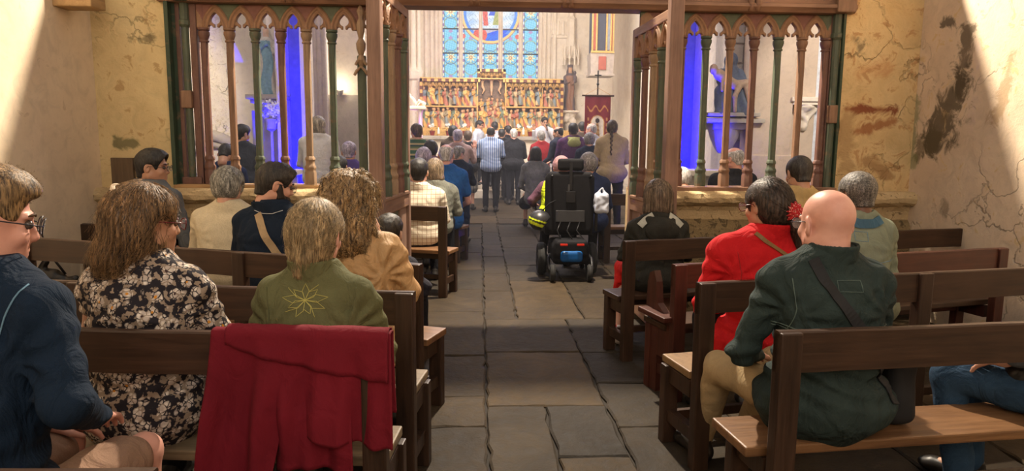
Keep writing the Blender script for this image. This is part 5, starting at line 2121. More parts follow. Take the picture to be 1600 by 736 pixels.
def hair_geo(style, h, t=.014, rid=1.0, seed=0):
    lo, hi = (-.14, -.17, -.21), (.14, .13, .17)
    if style in ('curly', 'long'):
        lo, hi = (-.20, -.22, -.36), (.20, .16, .20)
    if style in ('pony', 'braid', 'side_pony'):
        lo, hi = (-.16, -.22, -.48), (.16, .13, .17)
    g = Grid(lo, hi, h)
    cap = lambda k=0, tt=t: g.ell((0, -.012, .03), (.077 + tt, .097 + tt, .087 + tt), k)
    face = lambda r=(.088, .078, .105), c=(0, .118, -.02): g.ell(c, r, .012, '-')
    ears = lambda: [g.ell((s * .092, .012, -.022), (.034, .036, .050), .01, '-') for s in (-1, 1)]
    cut = lambda z: g.box((0, 0, z - .2), (.3, .3, .2), 0, .015, '-')
    if style == 'short':
        cap(0, t * .55)
        g.ell((0, .01, .06), (.070 + t, .092 + t, .062 + t), .02)
        g.cone((0, -.045, -.02), (0, -.05, -.07), .058, .050, .02)
        face((.090, .082, .114))
        ears()
        cut(-.078)
    elif style == 'fade':
        cap(0, .005)
        g.ell((0, .008, .078), (.074, .100, .060), .015)
        g.ell((0, .035, .095), (.052, .040, .032), .02)
        g.cone((0, -.045, -.02), (0, -.05, -.06), .054, .049, .02)
        face((.088, .078, .112), (0, .118, -.03))
        ears()
        g.box((0, .0, -.10), (.3, .3, .105), 0, .012, '-')
    elif style == 'crop':
        cap(0, t)
        g.cone((0, -.045, -.02), (0, -.05, -.07), .056, .050, .02)
        face()
        ears()
        cut(-.075)
    elif style == 'fringe':
        cap(0, .005)
        g.cone((0, -.045, -.02), (0, -.05, -.06), .055, .050, .02)
        g.ell((0, .015, .135), (.095, .115, .085), .01, '-')
        face()
        ears()
        cut(-.065)
    elif style == 'wavy':
        cap(0, .020)
        g.ell((0, -.035, .0), (.090, .085, .105), .03)
        face()
        ears()
        cut(-.085)
    elif style == 'bob':
        cap(0, .018)
        g.ell((0, -.022, -.03), (.094, .092, .120), .03)
        g.cone((-.05, -.02, -.08), (.05, -.02, -.08), .055, .055, .02)
        face((.078, .08, .15), (0, .12, -.05))
        cut(-.118)
    elif style == 'long':
        cap(0, .018)
        g.ell((0, -.035, -.04), (.100, .092, .13), .03)
        g.ell((-.03, -.060, -.12), (.092, .066, .085), .04)
        g.cone((-.02, -.07, -.13), (-.045, -.075, -.185), .070, .045, .04)
        face((.075, .09, .17), (.01, .12, -.07))
        g.ell((.105, .045, -.03), (.048, .055, .075), .01, '-')
    elif style == 'curly':
        cap(0, .030)
        g.ell((0, -.035, .0), (.118, .105, .13), .04)
        g.ell((0, -.055, -.10), (.132, .092, .11), .05)
        g.ell((.02, -.060, -.17), (.112, .072, .08), .05)
        face((.075, .09, .19), (0, .13, -.07))
        g.disp(lambda X, Y, Z: .013 * wob(X, Y, Z * .8, 52, seed) + .005 * wob(X, Y, Z * .6, 120, seed + 2))
    elif style == 'afro':
        cap(0, .016)
        g.cone((0, -.045, -.02), (0, -.05, -.07), .060, .054, .02)
        face()
        ears()
        cut(-.080)
        g.disp(lambda X, Y, Z: .0016 * wob(X, Y, Z, 260, seed))
    elif style in ('pony', 'side_pony'):
        cap(0, .013)
        g.ell((0, -.045, -.01), (.082, .080, .095), .03)
        face((.082, .082, .14), (0, .118, -.045))
        ears()
        if style == 'pony':
            g.ell((0, -.045, -.06), (.070, .065, .065), .03)
            g.cone((0, -.080, -.09), (-.01, -.085, -.135), .040, .022, .03)
        else:
            g.cone((.055, -.105, -.03), (.065, -.13, -.10), .030, .042, .02)
            g.cone((.065, -.13, -.10), (.06, -.12, -.24), .042, .018, .03)
        g.box((0, .03, -.17), (.2, .085, .065), 0, .01, '-')
    elif style == 'braid':
        cap(0, .012)
        g.ell((0, -.045, -.01), (.080, .075, .085), .03)
        face((.082, .082, .14), (0, .118, -.045))
        ears()
        g.box((0, .03, -.17), (.2, .09, .08), 0, .01, '-')
        for i in range(11):
            g.ell((.006 * (-1) ** i, -.105 - .002 * i, -.07 - i * .035), (.024 - .0009 * i, .022, .024), .008)
    elif style == 'bun':
        cap(0, .013)
        g.ell((0, -.11, .02), (.045, .045, .045), .015)
        face()
        ears()
        cut(-.07)
    elif style == 'cap':
        cap(0, .016)
        face((.2, .08, .12), (0, .13, -.06))
        cut(-.03)
    if rid and style not in ('curly', 'afro', 'crop', 'cap'):
        def fn(X, Y, Z):
            th = np.arctan2(X, -Y + .0 * Z)
            if style in ('short', 'fringe', 'fade', 'wavy'):
                return .0016 * wob(X, Y, Z * .7, 130, seed) + .0018 * wob(X, Y, Z * .5, 60, seed)
            return .0014 * rid * np.sin(th * 46 + 3 * np.sin(Z * 25 + seed) + 2 * np.sin(th * 5)) + .0022 * rid * wob(X, Y, Z * .45, 42, seed)
        g.disp(fn)
    return g.mesh()


def merge(parts):
    V, Q, n = [], [], 0
    for P, q in parts:
        V.append(P)
        Q.append(q + n)
        n += len(P)
    return np.concatenate(V), np.concatenate(Q)


def glasses(parent, Hm, Ho, mat_f, lens=True, hs=1.0, shape=1.0):
    """Hm rotation, Ho origin of the head in the person's frame"""
    f = lambda p: Ho + Hm @ (Vector(p) * hs)
    mb = MB()
    for s in (-1, 1):
        pts = []
        for i in range(17):
            a = 2 * PI * i / 16
            pts.append(f((s * .035 + .026 * math.cos(a), .118 - .006 * abs(math.cos(a)), .002 + .020 * shape * math.sin(a))))
        mb.tube(pts, .0018 * hs, 6, cap=False)
        mb.tube([f((s * .061, .112, .006)), f((s * .079, .09, .008)), f((s * .086, .0, .010)), f((s * .084, -.012, -.004))], .0018 * hs, 6)
    mb.tube([f((-.010, .119, .004)), f((0, .121, .007)), f((.010, .119, .004))], .0018 * hs, 6)
    gl = mb.build('glasses', mat_f, parent, smooth=True)
    if lens:
        a = MC.get('lens')
        if not a:
            n = NT('spectacle_lens')
            n.b.inputs['Base Color'].default_value = (.9, .92, .95, 1)
            n.b.inputs['Roughness'].default_value = .05
            n.b.inputs['Alpha'].default_value = .18
            MC['lens'] = a = n.m
        for s in (-1, 1):
            mb = MB()
            c = f((s * .035, .118, .002))
            vs = [c] + [f((s * .035 + .025 * math.cos(2 * PI * i / 16), .117 - .005 * abs(math.cos(2 * PI * i / 16)), .002 + .019 * shape * math.sin(2 * PI * i / 16))) for i in range(16)]
            mb.add(vs, [(0, 1 + i, 1 + (i + 1) % 16) for i in range(16)])
            mb.build('lens', a, gl)
    return gl


class Person:
    pass


def person(label, px, top, Y, pose='sit', seat=.42, heading=0, yaw=0, pitch=8, tilt=0, lean=.05, leanx=0.0, w=1.0, dsc=1.0, hs=1.0, fat=1.0,
           skin_c=(.60, .36, .26), hair='short', hair_c=((.03, .02, .015), (.08, .05, .035)), hair_t=.014, hair_mat=None, strands=0, strand_c=None,
           top_m=None, sleeve='long', coat=0.0, bottom_m=None, bottom='trousers', shoe_m=None, collar=None, arms=('lap', 'lap'), hands='relaxed',
           res=None, base=0.0, fold=.004, knees=None, feet=None, group=None, eyes=False, beard=None, at=None, hood=None, zh=None, belly=0.0, brows=True, twist=0.0, neck=.165):
    far = Y > 6.0
    if res is None:
        res = .016 if Y > 9 else (.013 if Y > 6 else (.009 if Y > 3.3 else .0062))
    hres = .0085 if Y > 9 else (.007 if Y > 6 else (.005 if Y > 3.3 else .0036))
    H = ptY(px, top, Y)
    if at:
        H = Vector(at)
    ht = {'bald': 0, 'crop': hair_t, 'curly': .03, 'fringe': 0.0}.get(hair, .014)
    ztop = H.z - base - ht * hs
    if zh is None:
        zh = seat + .085 if pose == 'sit' else .53 * ztop
    headz = ztop - .117 * hs
    # face direction and head centre in local frame
    Hm = rot_head(yaw, pitch, tilt)
    ly = lean
    Ho = Vector((leanx + .0 * tilt, ly + .012 + .05 * math.sin(math.radians(pitch)), headz))
    zs = headz - neck * hs
    root_xy = Vector((H.x, H.y, 0)) - Matrix.Rotation(math.radians(heading), 3, 'Z') @ Vector((Ho.x, Ho.y, 0))
    sw = .172 * w
    k = (zs - zh) / .47
    S, E, Wr, HD = {}, {}, {}, {}
    for s, nm in ((-1, arms[0]), (1, arms[1])):
        S[s] = Vector((leanx * .9 + s * sw, ly * .9, zs - .048))
        if isinstance(nm, tuple):
            E[s], Wr[s], HD[s] = Vector(nm[0]), Vector(nm[1]), Vector(nm[2])
            E[s].x *= 1
        elif nm == 'lap':
            E[s] = Vector((leanx * .6 + s * (sw + .065), ly + .04, zs - .30 * k))
            Wr[s] = Vector((s * .115, ly + .26, zh + .115))
            HD[s] = Vector((-s * .35, .8, -.35))
        elif nm == 'down':
            E[s] = Vector((leanx + s * (sw + .055), ly - .02, zs - .30))
            Wr[s] = Vector((leanx + s * (sw + .060), ly + .06, zs - .54))
            HD[s] = Vector((0, .25, -1))
        elif nm == 'front':
            E[s] = Vector((leanx + s * (sw + .055), ly + .0, zs - .29))
            Wr[s] = Vector((leanx + s * .07, ly + .22, zs - .29))
            HD[s] = Vector((-s * .7, .5, .1))
        elif nm == 'pray':
            E[s] = Vector((leanx + s * (sw + .05), ly + .07, zs - .26))
            Wr[s] = Vector((leanx + s * .05, ly + .25, zs - .12))
            HD[s] = Vector((-s * .2, .2, 1))
        elif nm == 'raise':
            E[s] = Vector((leanx + s * (sw + .09), ly + .08, zs - .25))
            Wr[s] = Vector((leanx + s * (sw + .10), ly + .22, zs - .03))
            HD[s] = Vector((s * .1, .1, 1))
        elif nm == 'mic':
            E[s] = Vector((leanx + s * (sw + .06), ly + .05, zs - .27))
            Wr[s] = Vector((leanx + s * .06, ly + .22, zs - .04))
            HD[s] = Vector((-s * .4, -.1, .8))
    Hp = {s: Vector((s * .092 * w, .02, zh)) for s in (-1, 1)}
    K, A, T = {}, {}, {}
    for i, s in ((0, -1), (1, 1)):
        if pose == 'sit':
            K[s] = Vector((s * .13, .44, zh + .02))
            A[s] = Vector((s * .13, .42, .09))
            T[s] = Vector((s * .14, .57, .035))
        else:
            K[s] = Vector((s * .10, .02, zh * .53))
            A[s] = Vector((s * .10, -.01, .09))
            T[s] = Vector((s * .13, .14, .035))
        if knees:
            K[s] = Vector(knees[i])
        if feet:
            A[s] = Vector(feet[i])
            T[s] = A[s] + Vector((s * .03, .14, -.05))
    us = [-.22, 0, .25, .5, .75, .92, 1.02, 1.16]
    ws = np.array([.135, .180, .158, .163, .176, .165, .120, .062]) * w
    ds = np.array([.100, .125, .112 + belly, .114 + belly * .7, .118, .100, .076, .056]) * dsc
    zt = [zh + (zs - zh) * u for u in us]
    cx = [leanx * max(0, min(1, u)) for u in us]
    cy = [ly * max(0, min(1, u)) - .018 * math.sin(PI * max(0, min(1, u))) for u in us]

    def torso(g, infl, u0=None):
        if u0 is None:
            g.torso(zt, ws, ds, cx, cy, .03, infl=infl)
        else:
            zz = [zh + (zs - zh) * u0] + [z for z, u in zip(zt, us) if u > u0]
            wi = [float(np.interp(u0, us, ws))] + [v for v, u in zip(ws, us) if u > u0]
            di = [float(np.interp(u0, us, ds))] + [v for v, u in zip(ds, us) if u > u0]
            xi = [float(np.interp(u0, us, cx))] + [v for v, u in zip(cx, us) if u > u0]
            yi = [float(np.interp(u0, us, cy))] + [v for v, u in zip(cy, us) if u > u0]
            g.torso(zz, wi, di, xi, yi, .03, infl=infl)
        for s in (-1, 1):
            g.cone((leanx, ly - .015, zs + .045), (leanx + s * sw * .80, ly * .92 - .01, zs - .018), .046 + infl * .5, .040 + infl * .7, .05)
            g.ell(S[s] + Vector((-s * .012, 0, -.01)), (.046 + infl, .054 + infl, .052 + infl), .05)

    allp = [Ho, *S.values(), *E.values(), *Wr.values(), *Hp.values(), *K.values(), *A.values()]
    lo = [min(p[i] for p in allp) - .17 for i in range(3)]
    hi = [max(p[i] for p in allp) + .17 for i in range(3)]
    lo[1] = min(lo[1], -.22)
    hi[1] = max(hi[1], .24)
        # ---- body: one continuous skin surface (torso, neck, arms, legs), head and hands in finer mesh
    bres = max(res * 1.35, .012)
    g = Grid((lo[0], lo[1], 0.0), (hi[0], hi[1], zs + .10), bres)
    torso(g, -.012)
    nb = Ho + Hm @ Vector((0, -.035, -.13)) * hs
    g.cone((leanx, ly - .01, zs - .02), nb, .062 * fat, .050 * fat, .03)
    for s in (-1, 1):
        ar = 1.0 if sleeve == 'long' else 1.12
        g.cone(S[s], E[s], .040 * w, .032 * ar, .03).cone(E[s], Wr[s], .032 * ar, .024, .015)
        if bottom == 'skirt' or bottom == 'shorts' or True:
            g.cone(Hp[s], K[s], .074 * w, .050, .03).cone(K[s], A[s], .047, .032, .02).cone(A[s], T[s], .030, .024, .01)
    g.D[:, :, 0] = .1
    body = [g.mesh()]
    P, Q = head_geo(hres, fat)
    P = (P * hs) @ np.array(Hm.transposed()) + np.array(Ho)
    body.append((P, Q))
    for s in (-1, 1):
        d = (Wr[s] - E[s]).normalized()
        hd = (HD[s].normalized() * .6 + d * .4)
        up = Vector((0, 0, 1)) if abs(hd.normalized().z) < .7 else Vector((-s * .2 + s * .9, .3, 0))
        if nm_is(arms[0 if s < 0 else 1], 'raise'):
            up = Vector((0, -1, 0))
        body.append(place_hand(max(hres, .004) if Y < 6 else hres, s, Wr[s], hd, up, hands, hs * .98))
    P, Q = merge(body)
    sk = skin('skin_%d_%d' % (int(skin_c[0] * 100), int(skin_c[2] * 100)), skin_c)
    o = np_mesh('person', P, Q, sk)
    root = o
    o.location = (root_xy.x, root_xy.y, base)
    o.rotation_euler = (0, 0, math.radians(heading))
    tag(o, label, 'person', group)
    if eyes or Y < 5:
        f = lambda p: Ho + Hm @ (Vector(p) * hs)
        mb = MB()
        for s in (-1, 1):
            c = f((s * .031, .085, .004))
            M = Hm @ Matrix.Rotation(-PI / 2, 3, 'X')
            mb.lathe([(.001, -.011 * hs)] + [(.0115 * hs * math.sin(a), -.0115 * hs * math.cos(a)) for a in (.5, 1.0, 1.57, 2.0)] + [(.006 * hs, .0098 * hs), (.001, .0115 * hs)], c, 12, M=M)
        mb.build('eyes', plain('eye_dark', (.08, .06, .05), .2), o, smooth=True)
        mb = MB()
        for s in (-1, 1):
            mb.tube([f((s * .014, .098, .026)), f((s * .032, .095, .031)), f((s * .050, .080, .025))], [.003, .004, .002], 6)
        mb.build('eyebrows', plain('brow_%d' % int(hair_c[0][0] * 100), hair_c[0], .8), o, smooth=True)
    # ---- top garment
    tm = top_m
    g = Grid((lo[0] + .02, lo[1], zh - .2), (hi[0] - .02, hi[1], zs + .09), res)
    u0 = -.16 if coat == 0 else -.22
    torso(g, .012, u0)
    if coat:
        g.ell((0, -.01, zh + .02), (.19 * w + coat, .15 * dsc + coat * .8, .13), .06)
    sh = [.056 * w, .047, .040] if sleeve != 'tight' else [.054, .044, .034]
    for s in (-1, 1):
        if sleeve in ('long', 'tight'):
            g.cone(S[s], E[s], sh[0], sh[1], .035).cone(E[s], Wr[s] + (E[s] - Wr[s]).normalized() * .02, sh[1] * 1.02, sh[2], .02)
            g.cone(Wr[s], Wr[s] + HD[s].normalized() * .12, .02, .02, .0, '-') if False else None
        elif sleeve == 'elbow':
            g.cone(S[s], E[s] + (Wr[s] - E[s]) * .15, sh[0], sh[1] * 1.1, .035)
        else:
            g.cone(S[s], S[s] + (E[s] - S[s]) * .62, sh[0] * 1.03, sh[0] * .98, .03)
    if pose == 'sit' and not coat:
        g.box((0, 0, zh - .30), (1, 1, .17), 0, .02, '-')
    # neckline
    B0 = Vector((leanx, ly - .006, zs + .012))
    nd = Vector(((nb.x - B0.x) * .6, (nb.y - B0.y) * .6, max(nb.z - B0.z, .045))).normalized()
    g.cone(B0 - nd * .04, B0 + nd * (.035 if collar else .02), .092 * fat, .078 * fat, .03)
    g.cone(B0 + nd * .24, B0 + nd * .105, .056 * fat, .054 * fat, .006, '-')
    if fold:
        if Y < 4:
            fold *= 1.35

        def fn(X, Y_, Z):
            m = fold * wob(X, Y_ * .7, Z * 1.25, 15, px * .1) + fold * .45 * wob(X * .8, Y_, Z * 1.6, 38, px * .37)
            # creases radiating from the armpits
            for s in (-1, 1):
                dx, dz = X - (leanx + s * sw * .9), Z - (zs - .14)
                r = np.sqrt(dx * dx + dz * dz) + 1e-4
                th = np.arctan2(dz, dx * s)
                m = m + fold * .9 * np.sin(th * 9 + 14 * r + px) * np.exp(-(r / .16) ** 2) * np.clip((r / .06) ** 2, 0, 1) * .8
            # folds across the waist
            m = m + fold * .8 * np.sin(Z * 95 + 5 * np.sin(X * 9 + px)) * np.exp(-((Z - zh - .13) / .09) ** 2)
            return m
        g.disp(fn)
    P, Q = g.mesh(1)
    top_o = np_mesh('jacket' if coat or collar == 'jacket' else 'shirt', P, Q, tm, o)
    # ---- bottom garment
    bm_ = bottom_m or fabric('dark_trousers', (.012, .012, .016))
    g = Grid((lo[0] + .03, lo[1] + .02, 0.02), (hi[0] - .03, hi[1], zh + .16), max(res, .009))
    g.ell((0, .0, zh - .0), (.175 * w, .130 * dsc, .125), .03)
    cut = .55
    for s in (-1, 1):
        if bottom == 'trousers':
            g.cone(Hp[s], K[s], .088 * w, .068, .03).cone(K[s], A[s] + Vector((0, 0, .02)), .066, .054, .02)
        elif bottom == 'shorts':
            g.cone(Hp[s], Hp[s] + (K[s] - Hp[s]) * .8, .092 * w, .080, .03)
        else:
            g.cone(Hp[s], K[s] + (A[s] - K[s]) * (.0 if pose == 'stand' else .3), .10 * w, .115, .06)
    if fold:
        g.disp(lambda X, Y_, Z: .006 * wob(X, Y_, Z, 24, px) + .002 * wob(X, Y_, Z, 60, px) + (.003 * np.sin(Z * 70 + 3 * np.sin(X * 30)) if pose == 'stand' else 0 * X))
    if pose == 'sit':
        g.box((0, -.25, seat - .15), (1, .52, .135), 0, .01, '-')
    P, Q = g.mesh(1)
    np_mesh('skirt' if bottom == 'skirt' else ('shorts' if bottom == 'shorts' else 'trousers'), P, Q, bm_, o)
    # ---- shoes
    sm = shoe_m or plain('black_shoe', (.015, .013, .012), .4)
    for s in (-1, 1):
        g = Grid((-.07, -.10, -.01), (.07, .24, .14), .009 if Y > 6 else .006)
        g.cone((0, -.03, .045), (0, .15, .035), .040, .036, .02).ell((0, .17, .032), (.042, .05, .028), .02).cone((0, -.02, .05), (0, -.01, .10), .040, .040, .02)
        g.box((0, 0, -.05), (.2, .5, .055), 0, .0, '-')
        P, Q = g.mesh()
        dd = Vector((T[s].x - A[s].x, T[s].y - A[s].y, 0))
        ang = math.atan2(-dd.x, dd.y)
        sho = np_mesh('shoe', P, Q, sm, o)
        sho.location = (A[s].x, A[s].y - .01, 0)
        sho.rotation_euler = (0, 0, ang)
    # ---- hair
    hm = None
    if hair != 'bald':
        hm = hair_mat or hairmat('hair_%d_%d' % (int(hair_c[0][0] * 200), int(hair_c[1][0] * 200)), hair_c[0], hair_c[1])
        P, Q = hair_geo(hair, hres if Y > 3.3 else .0036, hair_t, 1.0, px % 7)
        Pl = (P * hs) @ np.array(Hm.transposed()) + np.array(Ho)
        ho = np_mesh('hat' if hair == 'cap' else 'hair', Pl, Q, hm, o)
        if strands and len(P):
            add_strands(ho, P, Q, Hm, Ho, hs, hair, strands, strand_c or hm, px)
    if beard:
        g = Grid((-.10, -.02, -.18), (.10, .14, .04), .0045)
        g.ell((0, .045, -.075), (.066, .062, .050), 0).cone((-.055, .01, -.02), (.055, .01, -.02), .02, .02, .02)
        for s in (-1, 1):
            g.cone((s * .070, .012, .0), (s * .058, .03, -.06), .012, .024, .02)
        g.ell((0, .10, -.0), (.045, .05, .055), .01, '-')
        g.disp(lambda X, Y_, Z: .0015 * wob(X, Y_, Z, 200))
        P, Q = g.mesh()
        P = (P * hs) @ np.array(Hm.transposed()) + np.array(Ho)
        np_mesh('beard', P, Q, beard, o)
    # ---- collar
    if collar in ('shirt', 'jacket'):
        g = Grid((leanx - .13, ly - .15, zs - .02), (leanx + .13, ly + .13, zs + .17), min(res, .006))
        c0 = B0
        ch = .085 if collar == 'jacket' else .066
        c1 = c0 + nd * ch
        g.cone(c0 - nd * .01, c1, .092 * fat, .075 * fat, 0)
        g.cone(c0, c1 + nd * .05, .070 * fat, .060 * fat, .003, '-')
        g.box((c0.x, c0.y + .10, c0.z + .04), (.022, .06, .09), 0, .01, '-')
        g.box((c0.x, c0.y, c0.z - .06), (.2, .2, .05), 0, .01, '-')
        g.box((c0.x, c0.y, c1.z + .052), (.2, .2, .05), 0, .004, '-')
        g.disp(lambda X, Y_, Z: .0015 * wob(X, Y_, Z, 40, px))
        P, Q = g.mesh()
        if len(P):
            np_mesh('collar', P, Q, tm, o)
    if hood:
        g = Grid((leanx - .2, ly - .25, zs - .16), (leanx + .2, ly + .14, zs + .10), .009)
        g.cone((leanx - .09, ly - .03, zs + .02), (leanx, ly - .12, zs - .02), .045, .06, 0).cone((leanx + .09, ly - .03, zs + .02), (leanx, ly - .12, zs - .02), .045, .06, .03)
        g.ell((leanx, ly - .13, zs - .05), (.12, .055, .08), .03)
        g.cone(nb + Vector((0, 0, .1)), (leanx, ly, zs + .0), .07, .06, .015, '-')
        g.disp(lambda X, Y_, Z: .005 * wob(X, Y_, Z, 35, px))
        P, Q = g.mesh(1)
        np_mesh('hood', P, Q, hood, o)
    r = Person()
    r.o, r.top, r.Hm, r.Ho, r.hs, r.S, r.E, r.W, r.zs, r.zh, r.lx, r.ly, r.sw, r.nb = o, top_o, Hm, Ho, hs, S, E, Wr, zs, zh, leanx, ly, sw, nb
    return r


def nm_is(a, b):
    return isinstance(a, str) and a == b


def add_strands(ho, P, Q, Hm, Ho, hs, style, N, mat, seed):
    rnd = random.Random(int(seed))
    Mi = np.array(Hm.transposed())
    bvh = BVHTree.FromPolygons([Vector(p) for p in P], [tuple(int(i) for i in q) for q in Q])
    L, nst, r0 = {'curly': (.15, 14, .0012), 'long': (.14, 8, .0008), 'pony': (.09, 7, .0006), 'side_pony': (.10, 7, .0007), 'short': (.03, 4, .0007), 'crop': (.012, 3, .0006),
                  'wavy': (.06, 6, .0009), 'bob': (.11, 7, .0008), 'afro': (.010, 3, .0006), 'fade': (.018, 4, .0006), 'fringe': (.012, 3, .0005)}[style]
    V, Fc = [], []
    n = 0
    idx = [rnd.randrange(len(P)) for _ in range(N)]
    for i in idx:
        p = Vector(P[i])
        if style == 'fade' and p.z < .04:
            continue
        loc, nor, _, _ = bvh.find_nearest(p)
        if loc is None:
            continue
        lift = rnd.uniform(.0005, .004) if style not in ('curly', 'long') else rnd.uniform(.0005, .008)
        flare = rnd.random() ** 3 * (.035 if style in ('curly', 'long') else .010)
        pts = []
        ph, fr, am = rnd.uniform(0, 6.28), rnd.uniform(50, 90), rnd.uniform(.2, .9)
        d = None
        for j in range(nst):
            tt = j / (nst - 1)
            loc, nor, _, _ = bvh.find_nearest(p)
            if loc is None:
                break
            q = loc + nor * (lift + flare * tt * tt)
            pts.append(q)
            if style in ('pony', 'side_pony'):
                tgt = Vector((.055 if style == 'side_pony' else 0, -.115, -.05))
                fl = (tgt - q) if (q.z > -.05 and (tgt - q).length > .03) else Vector((0, 0, -1))
            elif style == 'fade':
                fl = Vector((0, .10, .02 if q.z > .05 else -.08)) + nor * .5
            elif style in ('short', 'crop', 'afro', 'fringe'):
                fl = Vector((q.x * 2, q.y * 2 + .04, -.05)) + nor * (.25 if style == 'short' else .8)
            else:
                fl = Vector((q.x * 1.5, q.y * 1.5, -.12 if q.z < .09 else -.03))
            fl = fl.normalized()
            if style == 'curly':
                side = nor.cross(fl)
                fl = fl + side * math.sin(ph + tt * 15) * .75 + nor * math.cos(ph + tt * 15) * .4
            elif style == 'wavy':
                fl = fl + nor.cross(fl) * math.sin(ph + tt * 7) * .6
            if style not in ('short', 'crop', 'afro', 'curly', 'fade'):
                fl = fl - nor * fl.dot(nor)
            fl = fl + Vector((rnd.uniform(-1, 1), rnd.uniform(-1, 1), rnd.uniform(-1, 1))) * .12
            if fl.length < 1e-6:
                break
            d = fl.normalized() if d is None else (d * .45 + fl.normalized() * .55).normalized()
            p = q + d * (L / nst)
        if len(pts) < 3:
            continue
        for j, q in enumerate(pts):
            tdir = (pts[min(j + 1, len(pts) - 1)] - pts[max(0, j - 1)])
            if tdir.length < 1e-7:
                tdir = Vector((0, 0, 1))
            tdir.normalize()
            x = tdir.orthogonal().normalized()
            y = tdir.cross(x)
            r = r0 * (1.0 - .75 * j / (len(pts) - 1))
            for a in range(3):
                an = a * 2.0944
                V.append(q + (x * math.cos(an) + y * math.sin(an)) * r)
        for j in range(len(pts) - 1):
            for a in range(3):
                b_ = (a + 1) % 3
                Fc.append((n + j * 3 + a, n + j * 3 + b_, n + (j + 1) * 3 + b_, n + (j + 1) * 3 + a))
        n += len(pts) * 3
    V = (np.array([tuple(v) for v in V]) * hs) @ Mi + np.array(Ho)
    st = np_mesh('hair_strands', V, np.array(Fc), mat, ho)
    st['kind'] = 'stuff'


def drape(p, pts, name, mat, r=.0016, off=.0012, frm='back', flat=1.0, width=None, seg=.012):
    """lay a line or a strap on the garment; pts are (x, z) in the person's frame"""
    me = p.top.data
    n = len(me.vertices)
    co = np.empty(n * 3, dtype=np.float32)
    me.vertices.foreach_get('co', co)
    co = co.reshape(-1, 3)
    if not hasattr(p, 'bvh'):
        p.bvh = BVHTree.FromPolygons([Vector(c) for c in co.tolist()], [tuple(f.vertices) for f in me.polygons])
    out, nrm = [], []
    for a, b_ in zip(pts[:-1], pts[1:]):
        L = math.hypot(b_[0] - a[0], b_[1] - a[1])
        m = max(1, int(L / seg))
        for i in range(m + (1 if b_ is pts[-1] else 0)):
            t = i / m
            x, z = a[0] + (b_[0] - a[0]) * t, a[1] + (b_[1] - a[1]) * t
            o_, d = (Vector((x, -1.2, z)), Vector((0, 1, 0))) if frm == 'back' else ((Vector((x, 1.5, z)), Vector((0, -1, 0))) if frm == 'front' else (Vector((1.5, x, z)), Vector((-1, 0, 0))))
            loc, nor, _, _ = p.bvh.ray_cast(o_, d)
            if loc is not None:
                out.append(loc + nor * off)
                nrm.append(nor)
    if len(out) < 2:
        return None
    if width is None:
        return MB().tube(out, r, 5).build(name, mat, p.o, smooth=True)
    mb = MB()
    vs = []
    for i, q in enumerate(out):
        t = (out[min(i + 1, len(out) - 1)] - out[max(0, i - 1)]).normalized()
        nn = nrm[i]
        s = t.cross(nn).normalized()
        for (a, b_) in ((-1, -.2), (-1, 1), (1, 1), (1, -.2)):
            vs.append(q + s * a * width / 2 + nn * b_ * r)
    k = len(out)
    fs = [(i * 4 + j, i * 4 + (j + 1) % 4, (i + 1) * 4 + (j + 1) % 4, (i + 1) * 4 + j) for i in range(k - 1) for j in range(4)]
    fs += [(0, 1, 2, 3), ((k - 1) * 4 + 3, (k - 1) * 4 + 2, (k - 1) * 4 + 1, (k - 1) * 4)]
    mb.add(vs, fs)
    return mb.build(name, mat, p.o, smooth=False)
# ------------------------------------------------------------------ the visitors in the nave
FAIR = (.62, .36, .26)
PINK = (.66, .36, .28)
TANS = (.46, .26, .17)
BROWN = (.16, .08, .05)
denim = fabric('blue_denim', s2l((18, 35, 54)), fold=.5)
seamc = plain('denim_seam', s2l((70, 98, 128)), .8)
wear = fabric('worn_denim_edge', s2l((104, 138, 160)))
# man in the blue denim jacket
p = person('man in a dark blue denim jacket and glasses at the left edge, turned sideways', -34, 257, 1.68, yaw=-42, pitch=12, heading=-12, lean=.10, w=1.04, dsc=1.1,
           hair='fade', hair_c=((.08, .045, .02), (.34, .21, .09)), skin_c=PINK, top_m=denim, coat=.05, bottom='shorts', bottom_m=fabric('beige_shorts', s2l((150, 120, 100))),
           collar='jacket', strands=900, strand_c=hairmat('blond_strand', (.30, .18, .07), (.62, .42, .18)), fold=.006, arms=('lap', ((.27, .03, .84), (.10, .30, .68), (-.3, .8, -.2))))
glasses(p.o, p.Hm, p.Ho, plain('dark_frame', (.02, .02, .025), .3), shape=1.15)
zs = p.zs
drape(p, [(p.sw - .01, zs + .03), (p.sw - .035, zs - .06), (p.sw - .045, zs - .14), (p.sw - .03, zs - .24)], 'shoulder_seam', wear, .0022)
drape(p, [(.02, zs - .26), (-.15, zs - .26)], 'yoke_seam', seamc, .0016)
drape(p, [(.155, zs - .2), (.145, zs - .34), (.15, zs - .5)], 'side_seam', seamc, .0016)
